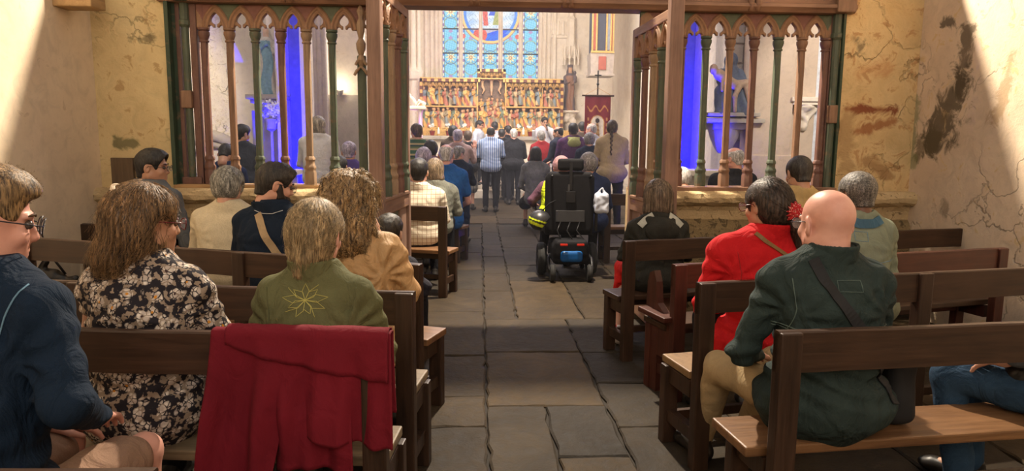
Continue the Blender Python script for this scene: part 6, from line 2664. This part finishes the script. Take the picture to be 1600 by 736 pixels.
# white shirt collar beneath
# woman in the floral blouse
p = person('woman with brown half-up hair, wine-red glasses and a brown floral blouse', 222, 286, 2.37, yaw=-46, pitch=6, lean=.03, leanx=.0, w=.92, hs=1.02,
           hair='long', hair_mat=hairmat('brown_blond_hair', (.022, .011, .006), (.30, .17, .08), .10, 220), skin_c=TANS, strands=1500, strand_c=hairmat('brown_blond_strand', (.10, .05, .02), (.48, .28, .12)),
           top_m=floral(), sleeve='elbow', coat=.03, bottom_m=fabric('dark_trousers', (.012, .012, .016)), fold=.006, belly=.02, arms=('lap', ((.245, .07, .66), (.16, .30, .60), (-.3, .8, -.2))))
glasses(p.o, p.Hm, p.Ho, plain('wine_red_frame', (.12, .008, .012), .25))
MB().box((0, 0, 0), (.065, .012, .016), R=p.Hm @ Matrix.Rotation(-.7, 3, 'Y'), bev=.004).build('hair_clip', plain('pearl_clip', s2l((226, 206, 178)), .3), p.o).location = p.Ho + p.Hm @ Vector((-.030, -.098, .092))
g = Grid((-.03,) * 3, (.03,) * 3, .003)
g.ell((0, 0, 0), (.018, .014, .014), 0)
P, Q = g.mesh()
o = np_mesh('hair_clip_bead', P, Q, plain('pearl_clip', 0), p.o)
o.location = p.Ho + p.Hm @ Vector((-.055, -.075, .112))
# man in grey jacket by the screen
p = person('man with dark hair and glasses in a grey jacket, seated beside the left wall', 236, 232, 4.95, yaw=-62, pitch=4, heading=-20, lean=.04, w=1.05, hair='short', hair_c=((.010, .009, .009), (.035, .032, .03)), skin_c=TANS,
           top_m=fabric('grey_jacket', s2l((96, 98, 100))), coat=.03, collar='jacket')
glasses(p.o, p.Hm, p.Ho, plain('dark_frame', 0))
# grey haired woman in white sweater
p = person('woman with short grey wavy hair in a cream knit sweater at the front left bench', 356, 260, 4.75, yaw=-8, pitch=10, lean=.06, w=1.08, hair='wavy', strands=500, hair_c=((.10, .095, .08), (.48, .46, .40)), skin_c=FAIR,
           top_m=fabric('cream_knit', s2l((206, 192, 162)), weave=160, fold=.25), sleeve='long', hs=1.02)
# bearded man with strap
p = person('bearded man with glasses in a navy shirt with a tan strap across his back', 428, 253, 4.15, yaw=-56, pitch=16, heading=-6, lean=.08, w=1.06, hair='short', hair_c=((.010, .008, .007), (.05, .04, .033)), skin_c=FAIR,
           top_m=fabric('navy_shirt', s2l((22, 34, 50))), coat=.02, collar='jacket', beard=hairmat('dark_beard', (.008, .006, .005), (.03, .02, .016)), strands=900, hs=1.03)
glasses(p.o, p.Hm, p.Ho, plain('dark_frame', 0))
zs = p.zs
drape(p, [(-.06, zs + .01), (.0, zs - .10), (.10, zs - .24), (.17, zs - .36), (.18, zs - .44)], 'shoulder_strap', fabric('tan_webbing', s2l((170, 146, 112))), .003, .004, width=.042)
drape(p, [(-.085, zs + .028), (-.03, zs + .012), (.03, zs + .012), (.085, zs + .03)], 'collar_piping', plain('white_piping', (.6, .6, .6)), .0018)
# curly haired woman
p = person('woman with long curly blond-brown hair in a beige coat', 549, 266, 3.08, yaw=-22, pitch=10, lean=.07, w=.98, hs=1.0, hair='curly', hair_mat=hairmat('curly_hair', (.06, .028, .010), (.44, .27, .12), .22, 130, bump=.8), skin_c=FAIR,
           strands=1900, strand_c=hairmat('curly_strand', (.12, .06, .02), (.70, .48, .24), .5), top_m=fabric('beige_satin', s2l((192, 154, 108)), rough=.5, fold=.5), coat=.05, collar=None, fold=.008,
           arms=(((-.24, .10, .72), (-.05, .30, .85), (.3, .3, .8)), ((.255, .12, .74), (.10, .30, .93), (-.2, .3, .9))))
# dark haired child beside her
p = person('dark-haired child mostly hidden beyond the curly-haired woman in beige', 607, 334, 3.92, yaw=-10, pitch=6, lean=.03, w=.7, hs=.88, hair='short', hair_c=((.012, .008, .006), (.04, .03, .02)), skin_c=TANS,
           top_m=fabric('dark_child_top', (.02, .02, .03)), zh=.48)
# woman in olive jacket
p = person('woman with a low blond ponytail in an olive-green jacket with star embroidery', 493, 309, 2.42, yaw=-14, pitch=9, lean=.06, w=.90, hs=1.0, hair='pony', hair_mat=hairmat('dark_blond_hair', (.13, .08, .035), (.46, .32, .16), .12, 240), skin_c=PINK,
           strands=1300, strand_c=hairmat('blond_pony_strand', (.26, .17, .07), (.62, .46, .25)), top_m=fabric('olive_jacket', s2l((98, 98, 66)), fold=.5), coat=.035, collar='jacket', fold=.006,
           bottom_m=fabric('beige_trousers', s2l((178, 146, 100))))
zs = p.zs
em = plain('gold_thread', s2l((176, 168, 92)), .5)
c0 = (-.012, zs - .035)
mb_pts = []
for i in range(9):
    a = 2 * PI * i / 9 + .2
    L = .062 if i % 2 == 0 else .050
    tip = (c0[0] + math.cos(a) * L * 1.25, c0[1] + math.sin(a) * L * .85)
    n_ = (-math.sin(a) * .012, math.cos(a) * .012)
    m1 = (c0[0] + math.cos(a) * L * .6 + n_[0], c0[1] + math.sin(a) * L * .45 + n_[1])
    m2 = (c0[0] + math.cos(a) * L * .6 - n_[0], c0[1] + math.sin(a) * L * .45 - n_[1])
    drape(p, [c0, m1, tip, m2, c0], 'embroidery_leaf', em, .0011, .0008, seg=.006)
    if i % 2:
        q = (tip[0] + math.cos(a + .5) * .02, tip[1] + math.sin(a + .5) * .016)
        drape(p, [m1, q], 'embroidery_leaf', em, .0011, .0008, seg=.006)
drape(p, [(-.19, zs - .115), (-.1, zs - .135), (0, zs - .14), (.1, zs - .135), (.19, zs - .115)], 'yoke_seam', plain('olive_seam', s2l((84, 84, 50))), .0016)
for s in (-1, 1):
    drape(p, [(s * (p.sw - .005), zs + .0), (s * (p.sw - .022), zs - .10), (s * (p.sw - .01), zs - .2)], 'armhole_seam', plain('olive_seam', 0), .0016)
# girl with bobbed hair
p = person('girl with bobbed brown hair in a dark hooded jacket and red trousers', 1029, 280, 4.72, yaw=-4, pitch=10, lean=.04, w=.92, hs=1.0, hair='bob', hair_mat=hairmat('bob_hair', (.09, .06, .04), (.26, .19, .13), .08, 120), skin_c=FAIR,
           strands=500, top_m=fabric('charcoal_jacket', s2l((46, 46, 42))), coat=.05, bottom_m=fabric('red_trousers', s2l((196, 34, 28))), fold=.008, hood=fabric('charcoal_jacket', 0),
           shoe_m=plain('white_sneaker', (.72, .70, .68), .5), knees=((-.15, .40, .50), (-.04, .42, .50)), feet=((-.24, .10, .09), (-.18, .28, .09)))
zs = p.zs
for s in (-1, 1):
    drape(p, [(s * .05, zs + .055), (s * .10, zs + .02), (s * .14, zs - .02)], 'grey_shoulder_panel', fabric('pale_grey_panel', s2l((176, 178, 168))), .004, .008, width=.05)
# woman in the red jacket
p = person('woman in a bright red jacket with brown hair tied by a scrunchie', 1201, 277, 3.10, yaw=24, pitch=8, lean=.05, w=1.18, dsc=1.1, hs=1.0, hair='side_pony', hair_mat=hairmat('dark_brown_hair', (.014, .009, .006), (.085, .052, .036), .2, 110), skin_c=TANS,
           strands=900, top_m=fabric('red_jacket', s2l((190, 26, 32)), var=.10, fold=.35), coat=.05, collar='jacket', fold=.006, belly=.02)
glasses(p.o, p.Hm, p.Ho, plain('wine_red_frame', 0))
zs = p.zs
g = Grid((-.06, -.06, -.06), (.06, .06, .06), .004)
g.ell((0, 0, 0), (.040, .032, .044), 0)
g.disp(lambda X, Y, Z: .006 * np.sin(np.arctan2(Z, X) * 12) + .003 * wob(X, Y, Z, 120))
P, Q = g.mesh()
a = NT('scrunchie_print')
v = a.vor(a.coord('Object'), 130)
a.fin(a.ramp(v, [(.25, s2l((238, 190, 170))), (.35, s2l((178, 30, 34)))]), .8)
o = np_mesh('scrunchie', P, Q, a.m, p.o)
o.location = p.Ho + p.Hm @ Vector((.030, -.122, -.035))
drape(p, [(-.085, zs + .05), (-.05, zs + .02), (.02, zs - .03), (.12, zs - .10), (.19, zs - .16)], 'shoulder_strap', plain('olive_leather', s2l((126, 92, 48)), .5), .003, .003, width=.018)
drape(p, [(-.17, zs - .03), (-.155, zs - .12), (-.165, zs - .22)], 'armhole_seam', plain('red_seam', s2l((150, 16, 22))), .0018)
# man in a beige shirt
person('man with short dark hair in a beige shirt in front of the right screen', 1250, 243, 4.75, yaw=4, pitch=14, lean=.08, w=1.0, hair='crop', hair_t=.008, hair_c=((.015, .012, .010), (.05, .042, .036)), skin_c=TANS, top_m=fabric('beige_shirt', s2l((178, 152, 104))))
# man with grey afro
p = person('man with short curly grey hair in a pale green denim jacket by the right wall', 1341, 268, 3.85, yaw=14, pitch=10, lean=.06, w=1.02, hair='afro', strands=900, hair_mat=hairmat('grey_afro', (.05, .045, .04), (.22, .20, .175), 1.0, 180), skin_c=BROWN,
           top_m=fabric('pale_denim', s2l((126, 134, 116)), var=.25), coat=.03, collar=None)
zs = p.zs
drape(p, [(-.07, zs - .03), (.0, zs - .035), (.0, zs - .085), (-.07, zs - .08), (-.07, zs - .03)], 'back_label', wear, .0014)
drape(p, [(-.09, zs + .03), (-.04, zs + .012), (.04, zs + .012), (.09, zs + .03)], 'blue_collar', fabric('blue_collar_cloth', s2l((70, 104, 126))), .008, .006, width=.05)
drape(p, [(-.17, zs - .19), (0, zs - .205), (.17, zs - .19)], 'yoke_seam', wear, .0018)
# bald man
teal = fabric('dark_teal_denim', s2l((44, 56, 54)), var=.28, fold=.55)
p = person('bald man with thin glasses in a dark green denim jacket and black shoulder strap', 1295, 297, 2.38, yaw=10, pitch=6, lean=.03, w=1.02, dsc=1.1, hs=1.03, neck=.150, fat=1.08, hair='bald', skin_c=PINK, top_m=teal, coat=.055, collar='jacket', fold=.007,
           bottom_m=fabric('khaki_trousers', s2l((170, 148, 112))), knees=((-.22, .42, .50), (.03, .46, .50)), feet=((-.22, .62, .09), (-.05, .55, .09)), belly=.02,
           arms=(((-.27, .06, .68), (-.14, .28, .60), (.3, .8, -.2)), 'lap'))
glasses(p.o, p.Hm, p.Ho, plain('thin_metal_frame', (.03, .03, .035), .3, .6))
zs = p.zs
tseam = plain('teal_seam', s2l((82, 98, 92)))
drape(p, [(-.20, zs - .185), (-.1, zs - .195), (0, zs - .20), (.1, zs - .195), (.20, zs - .185)], 'yoke_seam', tseam, .0022)
drape(p, [(-.20, zs - .195), (-.1, zs - .205), (0, zs - .21), (.1, zs - .205), (.20, zs - .195)], 'yoke_seam', tseam, .0016)
drape(p, [(-.02, zs - .022), (.06, zs - .022), (.062, zs - .058), (-.018, zs - .058), (-.02, zs - .022)], 'collar_label', tseam, .0014)
drape(p, [(-.16, zs - .02), (-.15, zs - .12), (-.165, zs - .20)], 'armhole_seam', tseam, .0018)
drape(p, [(-.085, zs + .045), (-.06, zs - .03), (.0, zs - .12), (.08, zs - .22), (.15, zs - .34), (.185, zs - .44)], 'shoulder_strap', plain('black_webbing', (.014, .014, .016), .8), .003, .004, width=.036)
# his bag on the bench
Mw = p.o.matrix_basis
bp = Mw @ Vector((.27, .06, 0))
g = Grid((-.12, -.12, -.02), (.12, .12, .34), .008)
g.box((0, 0, .14), (.055, .10, .135), .04)
g.disp(lambda X, Y, Z: .006 * wob(X, Y, Z, 30))
P, Q = g.mesh()
o = np_mesh('shoulder_bag', P, Q, plain('black_nylon', (.012, .012, .014), .7))
o.location = (bp.x + .02, bp.y, .42)
tag(o, 'black shoulder bag resting on the sunlit bench at the bald man\'s right hip', 'bag')
MB().tube([(.056, -.06, .20), (.059, 0, .215), (.056, .06, .20)], .003, 5).build('zip', plain('dull_metal', (.2, .2, .2), .4, .8), o)
# person beyond the right edge: only thighs, hand and bag are in view
hip = ptZ(1690, 640, .50)
p = person('person at the right edge in blue jeans and a grey knit sleeve', 0, 0, 2.5, at=(hip.x + .10, 2.36, 1.28), heading=38, yaw=0, pitch=10, hair='short', top_m=fabric('grey_knit', s2l((84, 88, 94)), weave=160), w=1.0,
           bottom_m=fabric('blue_jeans', s2l((42, 66, 90)), var=.35, fold=.5), fold=.005, knees=((-.14, .47, .515), (.10, .47, .52)), feet=((-.15, .40, .09), (.05, .42, .09)), arms=(((-.30, .06, .80), (-.17, .26, .64), (-.1, .9, -.25)), 'lap'), res=.0075)
Mw = p.o.matrix_basis
bp = Mw @ Vector((-.17, .20, 0))
g = Grid((-.2, -.2, -.02), (.2, .2, .32), .009)
g.ell((0, 0, .12), (.13, .09, .13), 0).cone((-.08, 0, .2), (0, 0, .27), .02, .02, .03).cone((.08, 0, .2), (0, 0, .27), .02, .02, .03)
g.disp(lambda X, Y, Z: .007 * wob(X, Y, Z, 30))
P, Q = g.mesh()
o = np_mesh('handbag', P, Q, plain('black_leather', (.012, .011, .011), .35))
hb = ptZ(1600, 640, .44)
o.location = (hb.x + .06, hb.y + .02, .425)
tag(o, 'soft black leather handbag on the bench at the right edge of the picture', 'bag')
MB().tube([(-.10, 0, .20), (-.05, 0, .31), (.05, 0, .31), (.10, 0, .20)], .006, 6).build('strap', plain('black_leather', 0), o, smooth=True)

# ------------------------------------------------------------------ the red coat over the nearest left bench
def red_coat():
    A, B_ = L1
    d = (B_ - A)
    u_dir = Vector((d.x, d.y, 0)).normalized()
    nrm = Vector((u_dir.y, -u_dir.x, 0))       # towards the camera
    zr = .84
    xa = ptZ(334, 519, zr)
    xb = ptZ(604, 524, zr)
    s0 = (Vector((xa.x, xa.y, 0)) - Vector((A.x, A.y, 0))).dot(u_dir)
    s1 = .02 + (Vector((xb.x, xb.y, 0)) - Vector((A.x, A.y, 0))).dot(u_dir)
    t = empty('draped_coat', (A.x, A.y, 0), math.atan2(u_dir.y, u_dir.x), 'dark red coat hanging over the back rail of the nearest left bench', 'coat')
    red = fabric('dark_red_cloth', s2l((112, 22, 36)), var=.12, weave=700, fold=.25)
    W_ = s1 - s0

    def sheet(name, nu, nv, hem, flare, off, x0=0.0, x1=1.0, seed=0, front=.28, start=None):
        us = np.linspace(0, 1, nu)
        V = []
        for i, u in enumerate(us):
            uu = x0 + (x1 - x0) * u
            L = hem(uu)
            for j in range(nv):
                v = j / (nv - 1)
                s_ = -front + v * (L + front) if start is None else start + v * (L - start)
                # s_ < 0 hangs beyond the rail, 0..: over the camera side
                top = .022
                if s_ < -top:
                    y, z = .022 + off * .5, zr + .004 - (-s_ - top)
                elif s_ < top:
                    a = (s_ / top) * PI / 2
                    y, z = -math.sin(a) * (.022 + off), zr + .006 + math.cos(a) * (.006 + off)
                else:
                    dd = s_ - top
                    amp = min(1, dd / .25)
                    f = (.018 * math.sin(uu * 19 + 1.5 * math.sin(dd * 5 + seed)) + .010 * math.sin(uu * 43 + 3 * dd + seed) + .006 * math.sin(uu * 9 - dd * 13)) * amp
                    f += .012 * math.exp(-((uu - .27 - .05 * dd) / .03) ** 2) * amp
                    y, z = -(.022 + off + .02 * amp) - f - .035 * dd, zr + .004 - dd
                x = s0 + W_ * (uu + flare(uu) * max(0, s_)) + .004 * math.sin(9 * s_ + uu * 5)
                V.append((x, y, z))
        ii = np.arange(nu * nv).reshape(nu, nv)
        Q = np.stack([ii[:-1, :-1], ii[:-1, 1:], ii[1:, 1:], ii[1:, :-1]], -1).reshape(-1, 4)
        o = np_mesh(name, np.array(V), Q, red, t)
        m = o.modifiers.new('s', 'SOLIDIFY')
        m.thickness = .005
        m.offset = 0
        return o

    def hem1(u):
        base_ = .62 if u < .36 else (.50 if u < .40 else .335 + .06 * (u - .4))
        if .33 < u < .42:
            k = (u - .33) / .09
            base_ = .62 * (1 - k) + .335 * k
        return base_ + .008 * math.sin(u * 30)
    sheet('back_panel', 90, 70, hem1, lambda u: -.16 * (1 - u) + .02 * u, .0)
    sheet('lining_panel', 50, 50, lambda u: .46 + .02 * math.sin(u * 9), lambda u: 0, -.012, .34, .78, 2, front=.2)
    # folded-over flap with a slanted lower edge
    sheet('collar_flap', 70, 24, lambda u: .055 + .10 * (min(1, (u - .10) / .8)) ** .7 if u > .10 else .055, lambda u: 0, .012, .08, .99, 1, front=.2)
    return t
    g = Grid((s0 - .10, -.14, .50), (s0 + .2, .06, .90), .008)
    g.cone((s0 + .03, -.035, .83), (s0 + .01, -.05, .74), .030, .028, 0).cone((s0 + .01, -.05, .74), (s0 + .10, -.06, .77), .026, .014, .03)
    g.disp(lambda X, Y, Z: .006 * np.sin(Z * 60 + X * 40) + .003 * wob(X, Y, Z, 50))
    P, Q = g.mesh(1)
    np_mesh('bunched_sleeve', P, Q, red, t)
    # dusty crumple marks are part of the cloth
    return t


red_coat()
# black bag on the far left bench
bp = ptZ(60, 400, .66)
g = Grid((-.25, -.12, -.03), (.25, .12, .25), .01)
g.ell((0, 0, .08), (.15, .07, .08), 0).cone((.06, 0, .06), (.20, -.01, .09), .04, .025, .03).cone((-.05, 0, .1), (.02, 0, .20), .02, .02, .02)
g.disp(lambda X, Y, Z: .006 * wob(X, Y, Z, 40))
P, Q = g.mesh()
o = np_mesh('handbag', P, Q, plain('black_leather', 0))
bb = ptZ(70, 452, .44)
o.location = (bb.x, bb.y - .0, .42)
tag(o, 'black bag with straps lying on the third left bench near the wall', 'bag')
MB().tube([(-.14, 0, .10), (-.08, -.02, .24), (.06, -.02, .26), (.14, 0, .12)], .008, 6).build('strap', plain('black_leather', 0), o, smooth=True)

# ------------------------------------------------------------------ people seen through the screens and in the choir
def hc(*k):
    return {'dark': ((.010, .008, .007), (.035, .028, .024)), 'brown': ((.04, .025, .015), (.14, .09, .055)), 'grey': ((.14, .13, .12), (.40, .38, .36)), 'white': ((.40, .38, .36), (.72, .70, .68)),
            'blond': ((.20, .13, .06), (.50, .36, .20)), 'lav': ((.26, .22, .30), (.56, .50, .60))}[k[0]]


chk = checkmat('cream_check', s2l((206, 196, 176)), s2l((150, 122, 100)), 24, .10)
person('man with short dark hair in a cream checked shirt on the first choir bench', 654, 247, 6.72, pitch=4, w=1.12, hs=1.05, hair='short', hair_c=hc('dark'), skin_c=FAIR, top_m=chk, sleeve='long', collar='shirt')
person('woman with blond-brown bobbed hair in a grey-green patterned top beside the checked shirt', 680, 247, 7.45, yaw=-10, pitch=8, w=1.05, hair='bob', hair_mat=hairmat('bob_far', (.16, .11, .06), (.34, .25, .16)), skin_c=FAIR,
       top_m=fabric('speckled_top', s2l((120, 122, 112)), var=.4, weave=90))
person('older woman with lavender-grey hair behind the checked shirt man', 662, 230, 8.45, pitch=8, hair='wavy', hair_c=hc('lav'), skin_c=FAIR, top_m=fabric('dusty_purple', s2l((110, 92, 110))))
person('woman with short black hair in a mauve top left of the lavender-haired woman in pink', 673, 219, 9.4, pitch=8, hair='wavy', hair_c=hc('dark'), skin_c=TANS, top_m=fabric('mauve_top', s2l((126, 100, 120))))
person('person in a green and cream striped sweater standing at the left of the choir', 651, 193, 10.3, pose='stand', yaw=20, w=1.15, hair='short', hair_c=hc('brown'), skin_c=FAIR, collar='shirt',
       top_m=stripemat('green_stripes', [s2l((62, 96, 74)), s2l((62, 96, 74)), s2l((168, 150, 116)), s2l((96, 110, 74)), s2l((44, 70, 66)), s2l((176, 160, 122))], 6.5))
person('elderly man with thin white hair in a bright blue polo shirt', 697, 226, 8.1, pitch=6, w=1.12, hs=1.08, hair='fringe', hair_c=hc('white'), skin_c=PINK, top_m=fabric('blue_polo', s2l((34, 92, 160))), sleeve='short', collar='shirt',
       bottom_m=fabric('navy_jeans', s2l((34, 48, 72))), feet=((.0, .40, .09), (.17, .34, .09)))
person('child with ash-brown hair in a navy top standing beyond the blue polo shirt', 716, 228, 9.7, pose='stand', yaw=-40, hs=.9, hair='short', hair_c=hc('grey'), skin_c=FAIR, top_m=fabric('navy_top', s2l((30, 40, 60))), w=.85, bottom_m=fabric('navy_jeans', 0))
person('person with lavender-grey hair in a pink-beige top, one hand raised', 715, 202, 12.1, pose='stand', yaw=-6, hair='short', hair_c=hc('lav'), skin_c=PINK, top_m=fabric('pink_beige', s2l((176, 150, 146))), arms=('down', 'raise'), w=1.1)
person('person with black hair behind the lavender-haired person in pink-beige', 708, 196, 13.3, pose='stand', hair='wavy', hair_c=hc('dark'), skin_c=TANS, top_m=fabric('brown_top', s2l((84, 72, 62))))
person('woman in a dark jacket and striped grey skirt standing left of the blue striped shirt', 731, 204, 14.4, pose='stand', hair='short', hair_c=hc('brown'), skin_c=FAIR, top_m=fabric('charcoal_cloth', s2l((36, 38, 44))), bottom='skirt',
       bottom_m=checkmat('striped_skirt', s2l((128, 126, 120)), s2l((70, 72, 76)), 18, .3, 'none'), coat=.03)
person('boy with black hair in a white shirt standing before the altar', 749, 188, 17.8, pose='stand', base=.3, heading=-120, yaw=10, hair='short', hair_c=hc('dark'), skin_c=TANS, top_m=fabric('white_shirt', s2l((200, 206, 222))), collar='shirt', eyes=True)
person('second dark-haired helper in white, right of the boy in the white shirt', 773, 190, 17.1, pose='stand', base=.3, hair='short', hair_c=hc('dark'), skin_c=TANS, top_m=fabric('white_shirt', 0), collar='shirt')
person('balding man in a blue striped shirt and dark trousers standing in the aisle', 767, 198, 14.0, pose='stand', yaw=-4, w=1.15, dsc=1.1, hair='fringe', hair_c=hc('dark'), skin_c=(.34, .18, .12), collar='shirt',
       top_m=checkmat('blue_striped', s2l((104, 128, 172)), s2l((190, 200, 220)), 24, .35, 'none'), bottom_m=fabric('black_trousers', (.014, .014, .020)), arms=('front', 'front'))
person('person in black standing just left of the white-haired man in the black jacket', 794, 196, 16.9, pose='stand', yaw=30, hair='short', hair_c=hc('dark'), skin_c=TANS, top_m=fabric('black_cloth', (.014, .014, .018)))
person('small dark-haired figure between the striped shirt and the black jacket', 784, 201, 16.1, pose='stand', hair='short', hair_c=hc('dark'), skin_c=TANS, top_m=fabric('black_cloth', 0), hs=.95)
person('white-haired man in a black jacket standing before the altar step', 803, 201, 15.6, pose='stand', w=1.15, hair='short', hair_c=hc('white'), skin_c=PINK, top_m=fabric('black_cloth', 0), coat=.04, bottom_m=fabric('black_trousers', 0))
pr = person('priest in white vestments facing the people, one hand raised, holding a microphone', 851, 183, 17.6, pose='stand', base=.3, heading=180, yaw=12, pitch=10, hair='short', hair_c=hc('dark'), skin_c=TANS, top_m=fabric('white_vestment', s2l((206, 204, 212))),
            bottom='skirt', bottom_m=fabric('white_vestment', 0), arms=('mic', 'raise'), eyes=True, coat=.05, w=1.08, hands='flat')
mt = plain('black_metal', 0)
mp = pr.o.matrix_basis @ (pr.W[-1] + Vector((.02, .05, .08)))
t = empty('microphone', mp, 0, 'black hand microphone held up to the priest\'s mouth', 'microphone')
MB().lathe([(.010, -.12), (.014, .03), (.012, .04)], (0, 0, 0), 10, M=Matrix.Rotation(-.7, 3, 'X')).build('handle', mt, t, smooth='auto')
MB().lathe([(.012, .04), (.026, .055), (.028, .075), (.016, .095)], (0, 0, 0), 12, M=Matrix.Rotation(-.7, 3, 'X')).build('grille', plain('mic_grille', (.06, .06, .06), .4, .7), t, smooth=True)
person('woman with grey hair in a dark red top standing below the priest', 846, 204, 14.6, pose='stand', hair='short', hair_c=hc('grey'), skin_c=FAIR, top_m=fabric('brick_red', s2l((140, 32, 38))))
person('woman with dark hair in a black and white patterned top, seated beside the aisle', 837, 229, 11.2, pitch=10, hair='bob', hair_c=hc('dark'), skin_c=TANS, top_m=fabric('speckle_bw', s2l((110, 112, 116)), var=.6, weave=60), bottom='skirt')
person('balding man in a dark vest over white sleeves, right of the priest', 872, 198, 13.5, pose='stand', heading=50, yaw=20, hair='fringe', hair_c=hc('dark'), skin_c=TANS, top_m=fabric('dark_vest', s2l((40, 44, 60))), w=1.1)
person('person with black hair in a purple hooded sweater with a pale green hood lining', 896, 192, 12.2, pose='stand', w=1.25, hair='short', hair_c=hc('dark'), skin_c=BROWN, top_m=fabric('purple_hoodie', s2l((92, 58, 98))), coat=.03, hood=fabric('pale_green_lining', s2l((168, 172, 112))))
person('person with dark hair glimpsed between the purple hoodie and the banner', 910, 190, 14.6, pose='stand', hair='short', hair_c=hc('dark'), skin_c=TANS, top_m=fabric('brown_top', 0))
person('balding man in a white shirt standing under the red banner', 924, 193, 13.0, pose='stand', yaw=40, heading=20, hair='fringe', hair_c=hc('white'), skin_c=PINK, top_m=fabric('white_shirt', 0), collar='shirt')
person('person with curly grey hair in a dark top right of the purple hoodie', 921, 207, 11.6, pose='stand', hair='wavy', hair_c=hc('grey'), skin_c=FAIR, top_m=fabric('navy_top', 0), hs=.98)
person('person with a long dark braid in a beige top beside the right door leaf', 957, 187, 10.8, pose='stand', yaw=-14, w=1.1, hair='braid', hair_c=hc('brown'), skin_c=TANS, top_m=fabric('sand_top', s2l((176, 156, 122))), coat=.03)
person('person with tousled grey hair in a navy fleece seated beside the wheelchair', 920, 238, 8.0, pitch=6, w=1.1, hs=1.05, hair='wavy', hair_c=hc('grey'), skin_c=FAIR, top_m=fabric('navy_fleece', s2l((34, 46, 78))), coat=.02)
wp = person('person in a pale pink knit hat and fluorescent yellow vest in the wheelchair', 877, 243, 7.38, seat=.55, zh=.63, pitch=2, yaw=8, hair='cap', hair_mat=fabric('pink_knit', s2l((168, 130, 134)), weave=120), skin_c=PINK,
            top_m=fabric('plum_jacket', s2l((96, 66, 82))), coat=.03, w=1.1, arms=(((-.31, .06, .80), (-.27, .26, .74), (0, 1, 0)), ((.31, .08, .80), (.27, .28, .74), (0, 1, 0))),
            knees=((-.1, .44, .62), (.1, .44, .62)), feet=((-.13, .52, .24), (.13, .52, .24)))
hv = fabric('hi_vis_yellow', s2l((206, 224, 40)))
drape(wp, [(-.13, wp.zs + .02), (-.165, wp.zs - .08), (-.19, wp.zs - .18), (-.20, wp.zs - .30), (-.20, wp.zs - .42)], 'hi_vis_vest', hv, .006, .006, width=.11)
# through the left screen
person('woman with chin-length blond hair in a white top behind the left screen', 497, 181, 9.2, pose='stand', yaw=-8, hair='bob', hair_mat=hairmat('ash_blond', (.22, .18, .12), (.46, .40, .30)), skin_c=FAIR, top_m=fabric('offwhite_top', s2l((206, 202, 196))), w=1.12)
person('man in a dark grey jacket seen between the left screen columns', 377, 194, 9.1, pose='stand', yaw=-30, hair='short', hair_c=hc('dark'), skin_c=TANS, top_m=fabric('slate_jacket', s2l((58, 62, 70))), w=1.1, coat=.03)
person('person in a navy jacket at the far left behind the screen, head bowed', 352, 224, 8.4, pitch=40, lean=.12, hair='short', hair_c=hc('dark'), skin_c=TANS, top_m=fabric('navy_fleece', 0), w=1.1)
person('person with lavender hair in a violet top seated behind the left screen beside the door', 545, 221, 8.6, pitch=6, hair='short', hair_c=hc('lav'), skin_c=FAIR, top_m=fabric('violet_top', s2l((80, 66, 130))))
person('small dark-haired child behind the left screen next to the blonde woman', 531, 244, 7.6, pitch=6, hs=.88, hair='short', hair_c=hc('dark'), skin_c=TANS, top_m=fabric('navy_top', 0), w=.8, zh=.48)
# through the right screen
person('bald man in a dark coat seated behind the right screen', 1147, 231, 7.6, yaw=40, pitch=6, hs=1.08, hair='fringe', hair_c=hc('white'), skin_c=PINK, top_m=fabric('black_cloth', 0), w=1.2, coat=.03)
person('white-haired person low behind the right screen near the door leaf', 1066, 262, 6.9, pitch=30, lean=.15, hair='wavy', hair_c=hc('white'), skin_c=FAIR, top_m=fabric('slate_jacket', 0), hs=.95, zh=.48)

# ------------------------------------------------------------------ faint haze in the choir
a = NT('haze')
a.t.nodes.remove(a.b)
v = a.n('ShaderNodeVolumePrincipled')
v.inputs['Density'].default_value = .011
v.inputs['Anisotropy'].default_value = .2
v.inputs['Color'].default_value = (.95, .93, 1.0, 1)
out = [n for n in a.t.nodes if n.type == 'OUTPUT_MATERIAL'][0]
a.l(v.outputs[0], out.inputs['Volume'])
hz_ = MB().box((.325, 13.55, 2.5), (7.15, 14.2, 4.9)).build('haze', a.m)
tag(hz_, 'faint bluish haze filling the choir', 'haze', kind='stuff')
